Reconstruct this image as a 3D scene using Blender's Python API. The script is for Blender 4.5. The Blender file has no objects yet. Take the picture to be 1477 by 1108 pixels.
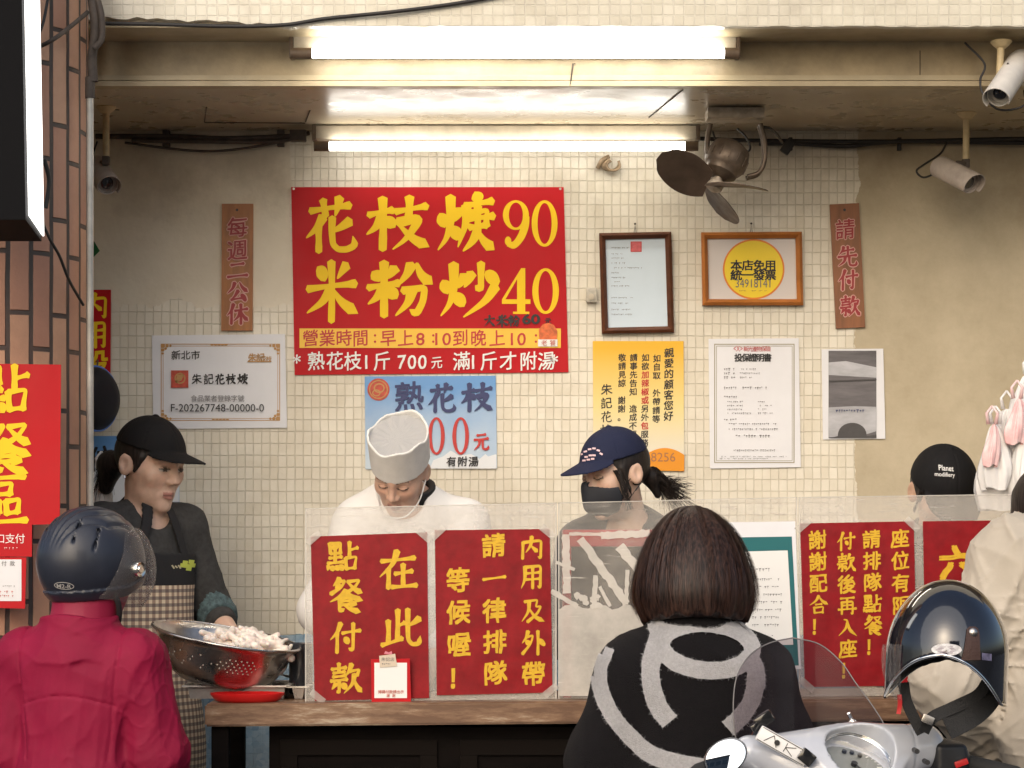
import bpy, bmesh, math, random
import numpy as np
from mathutils import Vector, Matrix
from mathutils.bvhtree import BVHTree

SC = bpy.context.scene
COL = SC.collection
R = math.radians
random.seed(7)

# ---------------------------------------------------------------- camera
CAM_H = 1.42            # lens height above the street
FPX = 3400.0            # focal length in photo pixels (photo is 1477 wide)
cam_d = bpy.data.cameras.new('camera')
cam_d.sensor_width = 36.0
cam_d.lens = 36.0 * FPX / 1477.0
cam_d.shift_y = (780 - 554) / 1477.0
cam_d.clip_start = 0.1
cam_d.clip_end = 500
cam = bpy.data.objects.new('camera', cam_d)
COL.objects.link(cam)
cam.location = (0, 0, CAM_H)
cam.rotation_euler = (R(90), 0, 0)
SC.camera = cam

# ---------------------------------------------------------------- world, sun, exposure
SUN_EL, SUN_AZ = 30.0, 196.0     # azimuth: light comes from behind the camera, a little from the right
w = bpy.data.worlds.new('World')
SC.world = w
w.use_nodes = True
wn = w.node_tree
for n in list(wn.nodes):
    wn.nodes.remove(n)
w_out = wn.nodes.new('ShaderNodeOutputWorld')
w_bg = wn.nodes.new('ShaderNodeBackground')
w_sky = wn.nodes.new('ShaderNodeTexSky')
w_sky.sky_type = 'NISHITA'
w_sky.sun_disc = False
w_sky.sun_elevation = R(SUN_EL)
w_sky.sun_rotation = R(SUN_AZ)
w_sky.air_density = 1.0
w_sky.dust_density = 4.0
w_bg.inputs['Strength'].default_value = 0.085
wn.links.new(w_sky.outputs[0], w_bg.inputs[0])
wn.links.new(w_bg.outputs[0], w_out.inputs[0])

sun_d = bpy.data.lights.new('sun', 'SUN')
sun_d.energy = 0.85
sun_d.angle = R(100)
sun_d.color = (1.0, 0.95, 0.88)
sun = bpy.data.objects.new('sun', sun_d)
COL.objects.link(sun)
_az = R(SUN_AZ)
_dir = Vector((math.sin(_az) * math.cos(R(SUN_EL)), math.cos(_az) * math.cos(R(SUN_EL)), math.sin(R(SUN_EL))))
sun.rotation_euler = _dir.to_track_quat('Z', 'Y').to_euler()
sun.location = (0, -3, 8)

SC.view_settings.view_transform = 'Standard'
SC.view_settings.look = 'None'
SC.view_settings.exposure = 1.0
SC.view_settings.gamma = 1.0
SC.render.engine = 'CYCLES'
SC.cycles.use_denoising = True
SC.cycles.max_bounces = 8
SC.cycles.transparent_max_bounces = 16
SC.cycles.sample_clamp_indirect = 6.0
TUBE_POWER = 12.5

# ---------------------------------------------------------------- helpers
def P(px, py, d):
    """a point seen at photo pixel (px,py), standing d metres in front of the lens"""
    return Vector(((px - 738.5) * d / FPX, d, CAM_H - (py - 780.0) * d / FPX))

def srgb(r, g, b):
    f = lambda c: (c / 255 / 12.92) if c / 255 <= 0.04045 else ((c / 255 + 0.055) / 1.055) ** 2.4
    return (f(r), f(g), f(b), 1.0)

MATS = {}
def mat(name, col=(0.5, 0.5, 0.5), rough=0.6, metal=0.0, var=0.0, vscale=8.0, bump=0.0, bscale=60.0,
        spec=0.5, coat=0.0, sheen=0.0, emis=0.0, trans=0.0, alpha=1.0, rvar=0.0, col2=None, stretch=None, ior=1.45):
    if name in MATS:
        return MATS[name]
    m = bpy.data.materials.new(name)
    m.use_nodes = True
    nt = m.node_tree
    b = nt.nodes['Principled BSDF']
    col = tuple(col[:3]) + (1.0,)
    b.inputs['Base Color'].default_value = col
    b.inputs['Roughness'].default_value = rough
    b.inputs['Metallic'].default_value = metal
    b.inputs['Specular IOR Level'].default_value = spec
    b.inputs['Coat Weight'].default_value = coat
    b.inputs['Coat Roughness'].default_value = 0.085
    b.inputs['Sheen Weight'].default_value = sheen
    b.inputs['Transmission Weight'].default_value = trans
    b.inputs['Alpha'].default_value = alpha
    b.inputs['IOR'].default_value = ior
    if emis > 0:
        b.inputs['Emission Color'].default_value = col
        b.inputs['Emission Strength'].default_value = emis
    vec = None
    if var > 0 or bump > 0 or rvar > 0 or col2:
        tc = nt.nodes.new('ShaderNodeTexCoord')
        vec = tc.outputs['Object']
        if stretch:
            mp = nt.nodes.new('ShaderNodeMapping')
            mp.inputs['Scale'].default_value = stretch
            nt.links.new(vec, mp.inputs['Vector'])
            vec = mp.outputs[0]
    if var > 0 or col2:
        ns = nt.nodes.new('ShaderNodeTexNoise')
        ns.inputs['Scale'].default_value = vscale
        ns.inputs['Detail'].default_value = 6
        ns.inputs['Roughness'].default_value = 0.65
        nt.links.new(vec, ns.inputs['Vector'])
        rp = nt.nodes.new('ShaderNodeValToRGB')
        rp.color_ramp.elements[0].position = 0.32
        rp.color_ramp.elements[1].position = 0.68
        if col2:
            rp.color_ramp.elements[0].color = col
            rp.color_ramp.elements[1].color = tuple(col2[:3]) + (1,)
        else:
            rp.color_ramp.elements[0].color = tuple(c * (1 - var) for c in col[:3]) + (1,)
            rp.color_ramp.elements[1].color = tuple(min(1, c * (1 + var)) for c in col[:3]) + (1,)
        nt.links.new(ns.outputs[0], rp.inputs[0])
        nt.links.new(rp.outputs[0], b.inputs['Base Color'])
    if rvar > 0:
        ns = nt.nodes.new('ShaderNodeTexNoise')
        ns.inputs['Scale'].default_value = vscale * 2.3
        ns.inputs['Detail'].default_value = 5
        nt.links.new(vec, ns.inputs['Vector'])
        mr = nt.nodes.new('ShaderNodeMapRange')
        mr.inputs[1].default_value = 0.3
        mr.inputs[2].default_value = 0.7
        mr.inputs[3].default_value = max(0.02, rough - rvar)
        mr.inputs[4].default_value = min(1, rough + rvar)
        nt.links.new(ns.outputs[0], mr.inputs[0])
        nt.links.new(mr.outputs[0], b.inputs['Roughness'])
    if bump > 0:
        ns = nt.nodes.new('ShaderNodeTexNoise')
        ns.inputs['Scale'].default_value = bscale
        ns.inputs['Detail'].default_value = 5
        nt.links.new(vec, ns.inputs['Vector'])
        bp = nt.nodes.new('ShaderNodeBump')
        bp.inputs['Strength'].default_value = bump
        bp.inputs['Distance'].default_value = 0.01
        nt.links.new(ns.outputs[0], bp.inputs['Height'])
        nt.links.new(bp.outputs[0], b.inputs['Normal'])
    MATS[name] = m
    return m

class MB:
    """collects shapes (world coordinates) that become ONE mesh object"""
    def __init__(self):
        self.bm = bmesh.new()
    def quad(self, pts):
        return self.bm.faces.new([self.bm.verts.new(p) for p in pts])
    def box(self, c, s, rot=None, bev=0.0, seg=2):
        t = bmesh.new()
        bmesh.ops.create_cube(t, size=1.0)
        for v in t.verts:
            v.co = Vector((v.co.x * s[0], v.co.y * s[1], v.co.z * s[2]))
        if bev > 0:
            bmesh.ops.bevel(t, geom=t.edges[:], offset=bev, segments=seg, affect='EDGES', profile=0.7)
        M = Matrix.Translation(Vector(c))
        if rot is not None:
            M = M @ (rot.to_4x4() if isinstance(rot, Matrix) else rot.to_matrix().to_4x4())
        t.transform(M)
        self.add(t)
        return self
    def box2(self, lo, hi, bev=0.0):
        lo, hi = Vector(lo), Vector(hi)
        return self.box((lo + hi) / 2, [abs(q) for q in (hi - lo)], None, bev)
    def add(self, t):
        me = bpy.data.meshes.new('tmp')
        t.to_mesh(me)
        t.free()
        self.bm.from_mesh(me)
        bpy.data.meshes.remove(me)
    def raw(self, verts, faces):
        vs = [self.bm.verts.new(v) for v in verts]
        for f in faces:
            try:
                self.bm.faces.new([vs[i] for i in f])
            except ValueError:
                pass
        return self
    def tube(self, pts, r, seg=10, cap=True):
        pts = [Vector(p) for p in pts]
        n = len(pts)
        rs = r if hasattr(r, '__len__') else [r] * n
        up = None
        rings = []
        for i in range(n):
            t = (pts[min(i + 1, n - 1)] - pts[max(i - 1, 0)])
            t = t.normalized() if t.length > 1e-9 else Vector((0, 0, 1))
            if up is None:
                a = Vector((0, 0, 1)) if abs(t.z) < 0.9 else Vector((1, 0, 0))
                up = (a - t * a.dot(t)).normalized()
            else:
                up = up - t * up.dot(t)
                up = up.normalized() if up.length > 1e-6 else t.orthogonal().normalized()
            s = t.cross(up)
            rings.append([self.bm.verts.new(pts[i] + (up * math.cos(2 * math.pi * k / seg) + s * math.sin(2 * math.pi * k / seg)) * rs[i]) for k in range(seg)])
        for i in range(n - 1):
            for k in range(seg):
                self.bm.faces.new([rings[i][k], rings[i][(k + 1) % seg], rings[i + 1][(k + 1) % seg], rings[i + 1][k]])
        if cap:
            self.bm.faces.new(rings[0][::-1])
            self.bm.faces.new(rings[-1])
        return self
    def lathe(self, prof, seg=48, M=None, close=False):
        """prof: (r,z) list revolved about local z; M places it"""
        M = M or Matrix.Identity(4)
        rings = []
        for (r, z) in prof:
            if r < 1e-6:
                rings.append([self.bm.verts.new(M @ Vector((0, 0, z)))])
            else:
                rings.append([self.bm.verts.new(M @ Vector((r * math.cos(2 * math.pi * k / seg), r * math.sin(2 * math.pi * k / seg), z))) for k in range(seg)])
        for a, b in zip(rings[:-1], rings[1:]):
            for k in range(seg):
                k2 = (k + 1) % seg
                if len(a) == 1 and len(b) == 1:
                    continue
                if len(a) == 1:
                    self.bm.faces.new([a[0], b[k2], b[k]])
                elif len(b) == 1:
                    self.bm.faces.new([a[k], a[k2], b[0]])
                else:
                    self.bm.faces.new([a[k], a[k2], b[k2], b[k]])
        return self
    def sheet(self, grid):
        """grid of points -> quads"""
        V = [[self.bm.verts.new(p) for p in row] for row in grid]
        for a, b in zip(V[:-1], V[1:]):
            for i in range(len(a) - 1):
                self.bm.faces.new([a[i], a[i + 1], b[i + 1], b[i]])
        return self

def worigin(o):
    v = Vector((0, 0, 0))
    while o is not None:
        v = v + o.location
        o = o.parent
    return v

def finish(name, me, m, parent=None, origin=None, smooth=40):
    if origin is None:
        if parent is not None:
            origin = worigin(parent)
        else:
            xs = np.empty(len(me.vertices) * 3)
            me.vertices.foreach_get('co', xs)
            xs = xs.reshape(-1, 3)
            lo, hi = xs.min(0), xs.max(0)
            origin = Vector(((lo[0] + hi[0]) / 2, (lo[1] + hi[1]) / 2, lo[2]))
    me.transform(Matrix.Translation(-Vector(origin)))
    o = bpy.data.objects.new(name, me)
    COL.objects.link(o)
    if parent is not None:
        o.parent = parent
        o.location = Vector(origin) - worigin(parent)
    else:
        o.location = origin
    ms = m if isinstance(m, (list, tuple)) else [m]
    for q in ms:
        me.materials.append(q)
    if smooth:
        me.polygons.foreach_set('use_smooth', [True] * len(me.polygons))
        if smooth < 180:
            try:
                me.set_sharp_from_angle(angle=R(smooth))
            except Exception:
                pass
    me.update()
    return o

def obj(name, mb, m, parent=None, origin=None, smooth=40, doubles=False):
    if doubles:
        bmesh.ops.remove_doubles(mb.bm, verts=mb.bm.verts[:], dist=1e-5)
    bmesh.ops.recalc_face_normals(mb.bm, faces=mb.bm.faces[:])
    me = bpy.data.meshes.new(name)
    mb.bm.to_mesh(me)
    mb.bm.free()
    return finish(name, me, m, parent, origin, smooth)

def tag(o, label=None, cat=None, group=None, kind=None):
    if label: o['label'] = label
    if cat: o['category'] = cat
    if group: o['group'] = group
    if kind: o['kind'] = kind
    return o

def empty(name, loc, label, cat, group=None):
    o = bpy.data.objects.new(name, None)
    o.empty_display_size = 0.1
    COL.objects.link(o)
    o.location = loc
    return tag(o, label, cat, group)

def spline(pts, n=8):
    pts = [np.array(p, float) for p in pts]
    if len(pts) == 2:
        return [tuple(pts[0] + (pts[1] - pts[0]) * t / n) for t in range(n + 1)]
    out = []
    q = [2 * pts[0] - pts[1]] + pts + [2 * pts[-1] - pts[-2]]
    for i in range(1, len(q) - 2):
        p0, p1, p2, p3 = q[i - 1:i + 3]
        for k in range(n):
            t = k / n
            out.append(tuple(0.5 * (2 * p1 + (p2 - p0) * t + (2 * p0 - 5 * p1 + 4 * p2 - p3) * t * t + (3 * p1 - p0 - 3 * p2 + p3) * t ** 3)))
    out.append(tuple(pts[-1]))
    return out

# ---------------------------------------------------------------- lettering
_G = {}
def glyph(ch, bold=0.0):
    """outline of one character as (verts Nx2 in em units, y up, faces); em box 0..1 x -0.12..0.88"""
    key = (ch, bold)
    if key in _G:
        return _G[key]
    c = bpy.data.curves.new('glyph', 'FONT')
    c.body = ch
    c.offset = bold
    c.resolution_u = 3
    o = bpy.data.objects.new('glyph', c)
    COL.objects.link(o)
    dg = bpy.context.evaluated_depsgraph_get()
    me = bpy.data.meshes.new_from_object(o.evaluated_get(dg))
    bpy.data.objects.remove(o)
    bpy.data.curves.remove(c)
    bm = bmesh.new()
    bm.from_mesh(me)
    bpy.data.meshes.remove(me)
    bmesh.ops.triangulate(bm, faces=bm.faces[:])
    V = np.array([(v.co.x, v.co.y) for v in bm.verts]) if len(bm.verts) else np.zeros((0, 2))
    F = [[v.index for v in f.verts] for f in bm.faces]
    bm.free()
    _G[key] = (V, F)
    return _G[key]

def H_(*a): return a
# brush strokes of the hand-lettered characters, each in a 100 x 100 box, y down: lists of x,y points; last number of a
# stroke tuple chooses its brush: h horizontal, v vertical, l sweep to the left, r sweep to the right, d dot, k hooked
BR = {
'花': 'h12,27 45,22 86,17|v36,8 38,20 41,36|l66,4 63,20 58,36|l36,37 24,56 5,73|v27,54 28,75 28,97|l86,44 68,55 47,64|k53,38 52,60 54,84 64,93 80,93 95,86 91,70',
'枝': 'h4,36 22,31 42,27|v26,6 27,50 26,97|l26,36 16,56 1,70|d29,42 36,48 43,55|h46,30 70,25 95,20|v68,4 68,24 66,45|l50,49 80,43 73,62 60,80 42,96|r54,56 74,77 99,92',
'焿': 'd5,36 9,44 12,54|l40,28 35,38 30,47|l23,6 23,46 16,74 1,95|d25,58 32,66 39,75|d67,0 70,6 72,13|h48,21 72,17 97,13|l51,21 49,52 36,90|h57,33 72,31 88,28 86,42 86,55|h50,44 74,41 99,38|h56,57 70,56 86,53|v71,22 71,44 71,66|l71,64 60,82 45,97|r72,64 82,80 100,95',
'米': 'd26,13 32,20 37,31|l78,8 70,18 61,30|h6,47 48,42 95,38|v50,3 51,50 50,99|l48,48 32,68 5,85|r53,48 70,68 99,86',
'粉': 'd8,22 13,27 16,34|l42,14 36,24 31,32|h0,48 24,43 48,40|v25,4 25,50 25,97|l24,48 14,64 0,76|d28,50 36,56 43,64|l68,8 60,26 44,46|r76,6 84,26 101,42|k54,53 74,50 89,47 86,72 76,93 65,85|l69,52 62,74 43,96',
'炒': 'd5,36 9,44 12,54|l42,26 36,38 31,47|l23,6 23,46 16,74 1,95|d25,58 32,66 39,76|k70,4 70,28 70,50 60,43|l54,22 49,34 41,46|d80,20 88,28 97,40|l95,44 76,70 40,97',
'在': 'h8,29 50,25 92,20|l48,3 36,36 5,68|v26,48 27,70 26,97|h42,60 62,57 86,53|v63,36 63,60 63,90|h34,93 64,91 97,88',
'此': 'v20,34 21,60 20,86|v43,8 43,40 42,80|h43,46 51,43 60,39|h4,93 28,86 54,76|l95,28 82,38 67,47|k67,6 67,50 68,80 78,91 94,89 97,70',
'付': 'l36,4 24,34 3,57|v24,36 25,60 24,98|h40,36 66,31 98,27|k75,4 75,50 74,90 60,82|d48,50 54,57 59,67',
'款': 'h5,21 26,18 51,15|v28,2 28,16 28,31|h10,33 28,31 47,28|h9,45 28,43 50,40|h2,58 28,55 54,52|k29,57 29,76 29,94 21,87|l19,66 13,74 6,84|d39,65 44,72 50,81|l68,4 60,26 48,42|h62,27 78,24 93,21 84,40|l77,36 70,66 44,96|r76,52 85,74 101,93',
'點': 'v8,8 9,24 11,42|h8,10 26,8 43,6 41,24 41,40|d18,17 20,21 22,26|l35,15 32,20 30,26|h11,41 26,40 41,38|v25,8 25,40 25,71|h6,55 26,53 46,50|h1,71 26,69 51,66|l5,80 3,86 1,94|d15,80 17,86 18,93|d28,79 31,84 34,91|d40,77 44,83 49,91|v70,4 70,28 70,51|h71,29 82,26 96,22|v58,54 59,72 61,91|h58,55 76,52 92,50 88,70 86,88|h61,88 74,86 86,85',
'餐': 'l32,1 24,12 13,23|h28,11 38,9 48,7 36,27 6,46|d23,20 27,24 32,29|h54,11 72,8 90,5 74,28 50,44|r57,14 76,32 98,43|l51,36 32,54 4,69|r51,39 70,54 99,65|d47,45 50,49 54,55|k32,59 32,76 32,96 47,88|h33,59 50,57 68,55 66,66 66,78|h34,67 50,66 65,65|h34,77 50,76 66,75|l77,71 70,77 61,83|r46,79 66,90 93,98',
'區': 'h8,9 50,7 92,4|v14,8 13,50 12,91|h13,91 50,90 96,87|v34,19 34,30 35,41|h34,21 50,19 68,17 65,28 64,39|h35,39 50,38 64,37|v23,52 24,64 26,79|h24,54 34,52 46,50 44,62 43,74|h26,76 34,75 43,73|v56,51 57,62 58,77|h56,52 68,50 82,47 80,60 78,73|h58,74 68,73 78,71',
'內': 'v14,28 13,60 12,96|k14,30 50,25 89,21 87,60 86,92 74,85|l50,6 44,42 25,70|r46,42 60,55 75,68',
'用': 'l21,9 19,60 5,97|k21,12 52,9 85,6 84,50 83,94 71,86|h22,37 52,35 83,32|h21,61 52,60 83,57|v52,10 52,50 52,97',
'及': 'l36,14 32,56 6,96|h16,17 44,13 71,9 62,38 86,34 68,66 28,98|r36,44 60,76 99,96',
'外': 'l30,4 22,30 5,53|h26,27 38,24 51,21 40,56 6,96|d21,43 29,50 37,59|v70,3 71,50 70,99|d73,38 84,46 97,60',
'一': 'h4,56 50,50 97,44',
'入': 'l50,28 38,58 3,94|r30,10 46,14 54,40 66,66 100,94',
'合': 'l51,3 34,30 2,52|r51,7 70,30 100,47|h33,49 50,47 67,45|v26,62 27,76 28,94|h26,65 50,62 75,59 72,76 71,91|h28,91 50,89 71,87',
'再': 'h14,13 50,10 88,7|v22,30 22,60 22,94|k22,33 50,30 81,27 80,60 79,92 69,84|v50,10 50,40 50,69|h23,49 50,47 79,45|h2,70 50,67 99,63',
'大': 'h8,38 50,33 92,28|l50,4 46,48 6,96|r50,38 66,70 97,96',
'元': 'h24,18 50,15 78,12|h6,42 50,38 94,34|l40,42 36,68 6,96|k60,40 60,66 62,88 78,92 94,88 95,70',
'九': 'h8,38 40,32',
'休': 'l32,4 22,34 2,58|v22,38 23,60 22,98|h38,36 66,31 97,26|v66,4 67,50 66,98|l64,38 54,62 32,84|r68,38 80,62 100,82',
'公': 'l38,8 28,34 4,58|r60,6 74,30 99,52|l54,44 40,68 20,88|h20,88 50,82 80,78|d68,62 78,74 88,92',
'二': 'h20,26 50,22 80,18|h4,82 50,76 97,72',
'先': 'l32,6 26,24 10,42|h26,26 54,21 82,17|v52,4 53,26 52,52|h4,54 50,48 96,44|l40,52 34,74 6,96|k60,50 60,72 63,90 80,93 96,88 95,70',
}
def brush_width(kind, t):
    if kind == 'h':
        return 1.05 - 0.42 * math.sin(math.pi * min(1, max(0, t))) + 0.12 * (t > 0.9)
    if kind == 'v':
        return 1.25 - 0.35 * math.sin(math.pi * t) - 0.25 * max(0, t - 0.8) / 0.2
    if kind == 'l':
        return 1.3 * (1 - t) ** 0.75 + 0.18
    if kind == 'r':
        return 0.45 + 1.35 * t if t < 0.78 else (1.5 * (1 - t) / 0.22 + 0.12)
    if kind == 'd':
        return 0.5 + 1.25 * math.sin(math.pi * (0.12 + 0.72 * t))
    return 1.15 - 0.3 * math.sin(math.pi * t) if t < 0.86 else 1.0 * (1 - t) / 0.14 + 0.12

def brush_glyph(ch, wgt):
    """list of (verts2d, faces) strokes in em units y-up centred on 0"""
    out = []
    for s in BR[ch].split('|'):
        kind = s[0]
        pts = [tuple(float(q) for q in p.split(',')) for p in s[1:].split(' ')]
        if kind in 'hk' and len(pts) > 3:
            n = 5
            line = []
            for a, b in zip(pts[:-1], pts[1:]):
                line += [tuple(np.array(a) + (np.array(b) - np.array(a)) * k / n) for k in range(n)]
            line.append(pts[-1])
            q = [np.array(p) for p in line]
            for _ in range(2):
                q = [q[0]] + [0.25 * q[i - 1] + 0.5 * q[i] + 0.25 * q[i + 1] for i in range(1, len(q) - 1)] + [q[-1]]
            line = [tuple(p) for p in q]
        else:
            line = spline(pts, 7)
        L = np.array(line)
        n = len(L)
        T = np.gradient(L, axis=0)
        T /= np.linalg.norm(T, axis=1)[:, None] + 1e-9
        N = np.stack([-T[:, 1], T[:, 0]], 1)
        ws = np.array([brush_width(kind, i / (n - 1)) for i in range(n)]) * wgt * 0.5
        left, right = L + N * ws[:, None], L - N * ws[:, None]
        head = L[0] - T[0] * ws[0] * 0.55
        tail = L[-1] + T[-1] * ws[-1] * 0.6
        V = [head] + [p for i in range(n) for p in (left[i], right[i])] + [tail]
        F = [[0, 1, 2]] + [[1 + 2 * i, 2 + 2 * i, 4 + 2 * i, 3 + 2 * i] for i in range(n - 1)] + [[2 * n - 1, 2 * n, 2 * n + 1]]
        V = np.array([((p[0] - 50) / 100, (50 - p[1]) / 100) for p in V])
        out.append((V, F))
    return out

_warp = np.random.RandomState(5).rand(6, 4)
def rough_glyph(ch, bold, amt):
    V, F = glyph(ch, bold)
    if amt <= 0 or len(V) == 0:
        return V, F
    bm = bmesh.new()
    vs = [bm.verts.new((v[0], v[1], 0)) for v in V]
    for f in F:
        try: bm.faces.new([vs[i] for i in f])
        except ValueError: pass
    for _ in range(2):
        es = [e for e in bm.edges if e.calc_length() > 0.16]
        if es:
            bmesh.ops.subdivide_edges(bm, edges=es, cuts=2)
            bmesh.ops.triangulate(bm, faces=bm.faces[:])
    V = np.array([(v.co.x, v.co.y) for v in bm.verts])
    F = [[v.index for v in f.verts] for f in bm.faces]
    bm.free()
    ph = (sum(map(ord, ch)) % 97) / 7.0
    D = np.zeros_like(V)
    for k, q in enumerate(_warp):
        fr = 9 + 17 * q[0]
        a = 6.28 * q[1] + ph * (k + 1)
        dirx, diry = math.cos(6.28 * q[2]), math.sin(6.28 * q[2])
        s = np.sin(fr * (dirx * V[:, 0] + diry * V[:, 1]) + a)
        D[:, k % 2] += s * amt
    V = V + D
    V[:, 1] += 0.09 * (V[:, 0] - 0.5)
    return V, F

# bold serif digits, drawn as rings with a thick and thin contrast, box 0..1 x 0..1, y up
def ring(cx, cy, rx, ry, tx, ty, n=40, a0=0, a1=2 * math.pi):
    V, F = [], []
    for i in range(n + 1):
        a = a0 + (a1 - a0) * i / n
        c, s = math.cos(a), math.sin(a)
        V.append((cx + rx * c, cy + ry * s))
        V.append((cx + (rx - tx) * c, cy + (ry - ty) * s))
    for i in range(n):
        F.append([2 * i, 2 * i + 1, 2 * i + 3, 2 * i + 2])
    return np.array(V), F
def serif_digit(ch):
    if ch == '0':
        return [ring(.5, .5, .48, .5, .22, .06)]
    if ch == '9':
        tail = np.array([(.5, .0), (.98, .62), (.76, .62), (.36, .1), (.16, .02), (.14, .1)])
        V = []
        L = spline([(.16, .06), (.42, .04), (.66, .2), (.84, .45), (.87, .66)], 6)
        W = [.05 + .075 * min(1, i / 14) for i in range(len(L))]
        L = np.array(L); T = np.gradient(L, axis=0); T /= np.linalg.norm(T, axis=1)[:, None]
        N = np.stack([-T[:, 1], T[:, 0]], 1) * np.array(W)[:, None]
        V = np.stack([L + N, L - N], 1).reshape(-1, 2)
        F = [[2 * i, 2 * i + 1, 2 * i + 3, 2 * i + 2] for i in range(len(L) - 1)]
        return [ring(.49, .68, .48, .32, .22, .05), (V, F), ring(.2, .12, .12, .1, .119, .099, 20)]
    if ch == '4':
        V = np.array([(.52, 0), (.8, 0), (.8, 1), (.66, 1), (.0, .32), (.0, .22), (.98, .22), (.98, .32), (.52, .32), (.52, .76), (.12, .32), (.52, .22), (.8, .22), (.8, .32)])
        return [(V, [[0, 1, 12, 11], [11, 12, 13, 8], [8, 13, 2, 3, 9], [5, 11, 8, 4], [12, 6, 7, 13], [4, 10, 9, 3]]), (np.array([(.38, 0), (.94, 0), (.94, .05), (.38, .05)]), [[0, 1, 2, 3]])]
    return []

class Board:
    """a flat notice: a board mesh and lettering laid on it, all in photo pixels projected to its own plane"""
    def __init__(self, name, label, cat, quad, d, m, th=0.004, group=None, slope=0.0):
        self.d, self.slope, self.x0 = d, slope, quad[0][0]
        self.th = th
        self.lay = 0
        mb = MB()
        f = [self.pt(x, y, 0) for x, y in quad]
        b = [self.pt(x, y, -th) for x, y in quad]
        mb.raw(f + b, [[0, 1, 2, 3], [7, 6, 5, 4], [0, 4, 5, 1], [1, 5, 6, 2], [2, 6, 7, 3], [3, 7, 4, 0]])
        self.o = obj(name, mb, m, smooth=0)
        tag(self.o, label, cat, group)
        self.bufs = {}
    def pt(self, x, y, lift):
        d = self.d + self.slope * (x - self.x0)
        p = P(x, y, d)
        # the lift goes along the board's normal, towards the street
        return p + Vector((0, -lift, 0))
    def buf(self, part, m):
        if part not in self.bufs:
            self.bufs[part] = [MB(), m]
            self.lay += 1
        return self.bufs[part][0]
    def poly(self, part, m, pts, faces=None, lift=None, climb=0.0):
        b = self.buf(part, m)
        if lift is None:
            lift = 0.0009 + 0.0009 * list(self.bufs).index(part)
        b.raw([self.pt(x, y, lift + climb * k) for k, (x, y) in enumerate(pts)], faces or [list(range(len(pts)))])
        return self
    def rect(self, part, m, x0, y0, x1, y1, **k):
        return self.poly(part, m, [(x0, y0), (x1, y0), (x1, y1), (x0, y1)], **k)
    def frame(self, part, m, x0, y0, x1, y1, w, **k):
        o = [(x0, y0), (x1, y0), (x1, y1), (x0, y1)]
        i = [(x0 + w, y0 + w), (x1 - w, y0 + w), (x1 - w, y1 - w), (x0 + w, y1 - w)]
        return self.poly(part, m, o + i, [[0, 1, 5, 4], [1, 2, 6, 5], [2, 3, 7, 6], [3, 0, 4, 7]], **k)
    def disc(self, part, m, cx, cy, rx, ry, n=40, **k):
        return self.poly(part, m, [(cx + rx * math.cos(2 * math.pi * i / n), cy + ry * math.sin(2 * math.pi * i / n)) for i in range(n)], **k)
    def ringp(self, part, m, cx, cy, rx, ry, t, **k):
        V, F = ring(cx, cy, rx, ry, t, t)
        return self.poly(part, m, [tuple(v) for v in V], F, **k)
    def ch(self, part, m, c, cx, cy, w, h=None, bold=0.012, rough=0.004, wgt=11.5, hand=True):
        """one character centred at (cx,cy), em box w x h px"""
        h = h or w
        if c in ':：':
            for dy in (-.16, .2):
                self.disc(part, m, cx, cy + dy * h, .07 * h, .07 * h, 10)
            return self
        base = 0.0009 + 0.0009 * (list(self.bufs).index(part) if part in self.bufs else len(self.bufs))
        if hand and c in BR:
            for i, (V, F) in enumerate(brush_glyph(c, wgt)):
                self.poly(part, m, [(cx + v[0] * w, cy - v[1] * h) for v in V], F, lift=base + 0.00008 * i, climb=2.5e-6)
        else:
            V, F = rough_glyph(c, 0.0, rough)
            b_ = max(0.0, bold) * .8
            for i, (ox, oy) in enumerate([(0, 0)] if b_ <= 0 else [(-b_, b_), (b_, b_), (b_, -b_), (-b_, -b_)]):
                self.poly(part, m, [(cx + (v[0] - .5 + ox) * w, cy - (v[1] - .37 + oy) * h) for v in V], F, lift=base + 0.00006 * i)
        return self
    def col(self, part, m, s, cx, cy0, step, w, h=None, dx=0.0, **k):
        for i, c in enumerate(s):
            if c != ' ':
                self.ch(part, m, c, cx + dx * i, cy0 + step * i, w, h, **k)
        return self
    def row(self, part, m, s, x0, x1, cy, w, h=None, dy=0.0, **k):
        n = len(s)
        for i, c in enumerate(s):
            if c != ' ':
                self.ch(part, m, c, x0 + (x1 - x0) * (i / max(1, n - 1)), cy + dy * i / max(1, n - 1), w, h, **k)
        return self
    def line(self, part, m, s, x0, x1, y0, y1, bold=0.0):
        """a run of latin text stretched into the px box x0..x1, y0 (top)..y1 (baseline)"""
        V, F = glyph(s, bold)
        if len(V) == 0: return self
        lo, hi = V.min(0), V.max(0)
        return self.poly(part, m, [(x0 + (v[0] - lo[0]) / (hi[0] - lo[0]) * (x1 - x0), y1 - (v[1] - lo[1]) / (hi[1] - lo[1]) * (y1 - y0)) for v in V], F)
    def digit(self, part, m, c, x0, y0, x1, y1):
        base = 0.0009 + 0.0009 * (list(self.bufs).index(part) if part in self.bufs else len(self.bufs))
        for i, (V, F) in enumerate(serif_digit(c)):
            self.poly(part, m, [(x0 + v[0] * (x1 - x0), y1 - v[1] * (y1 - y0)) for v in V], F, lift=base + 0.00008 * i)
        return self
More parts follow.
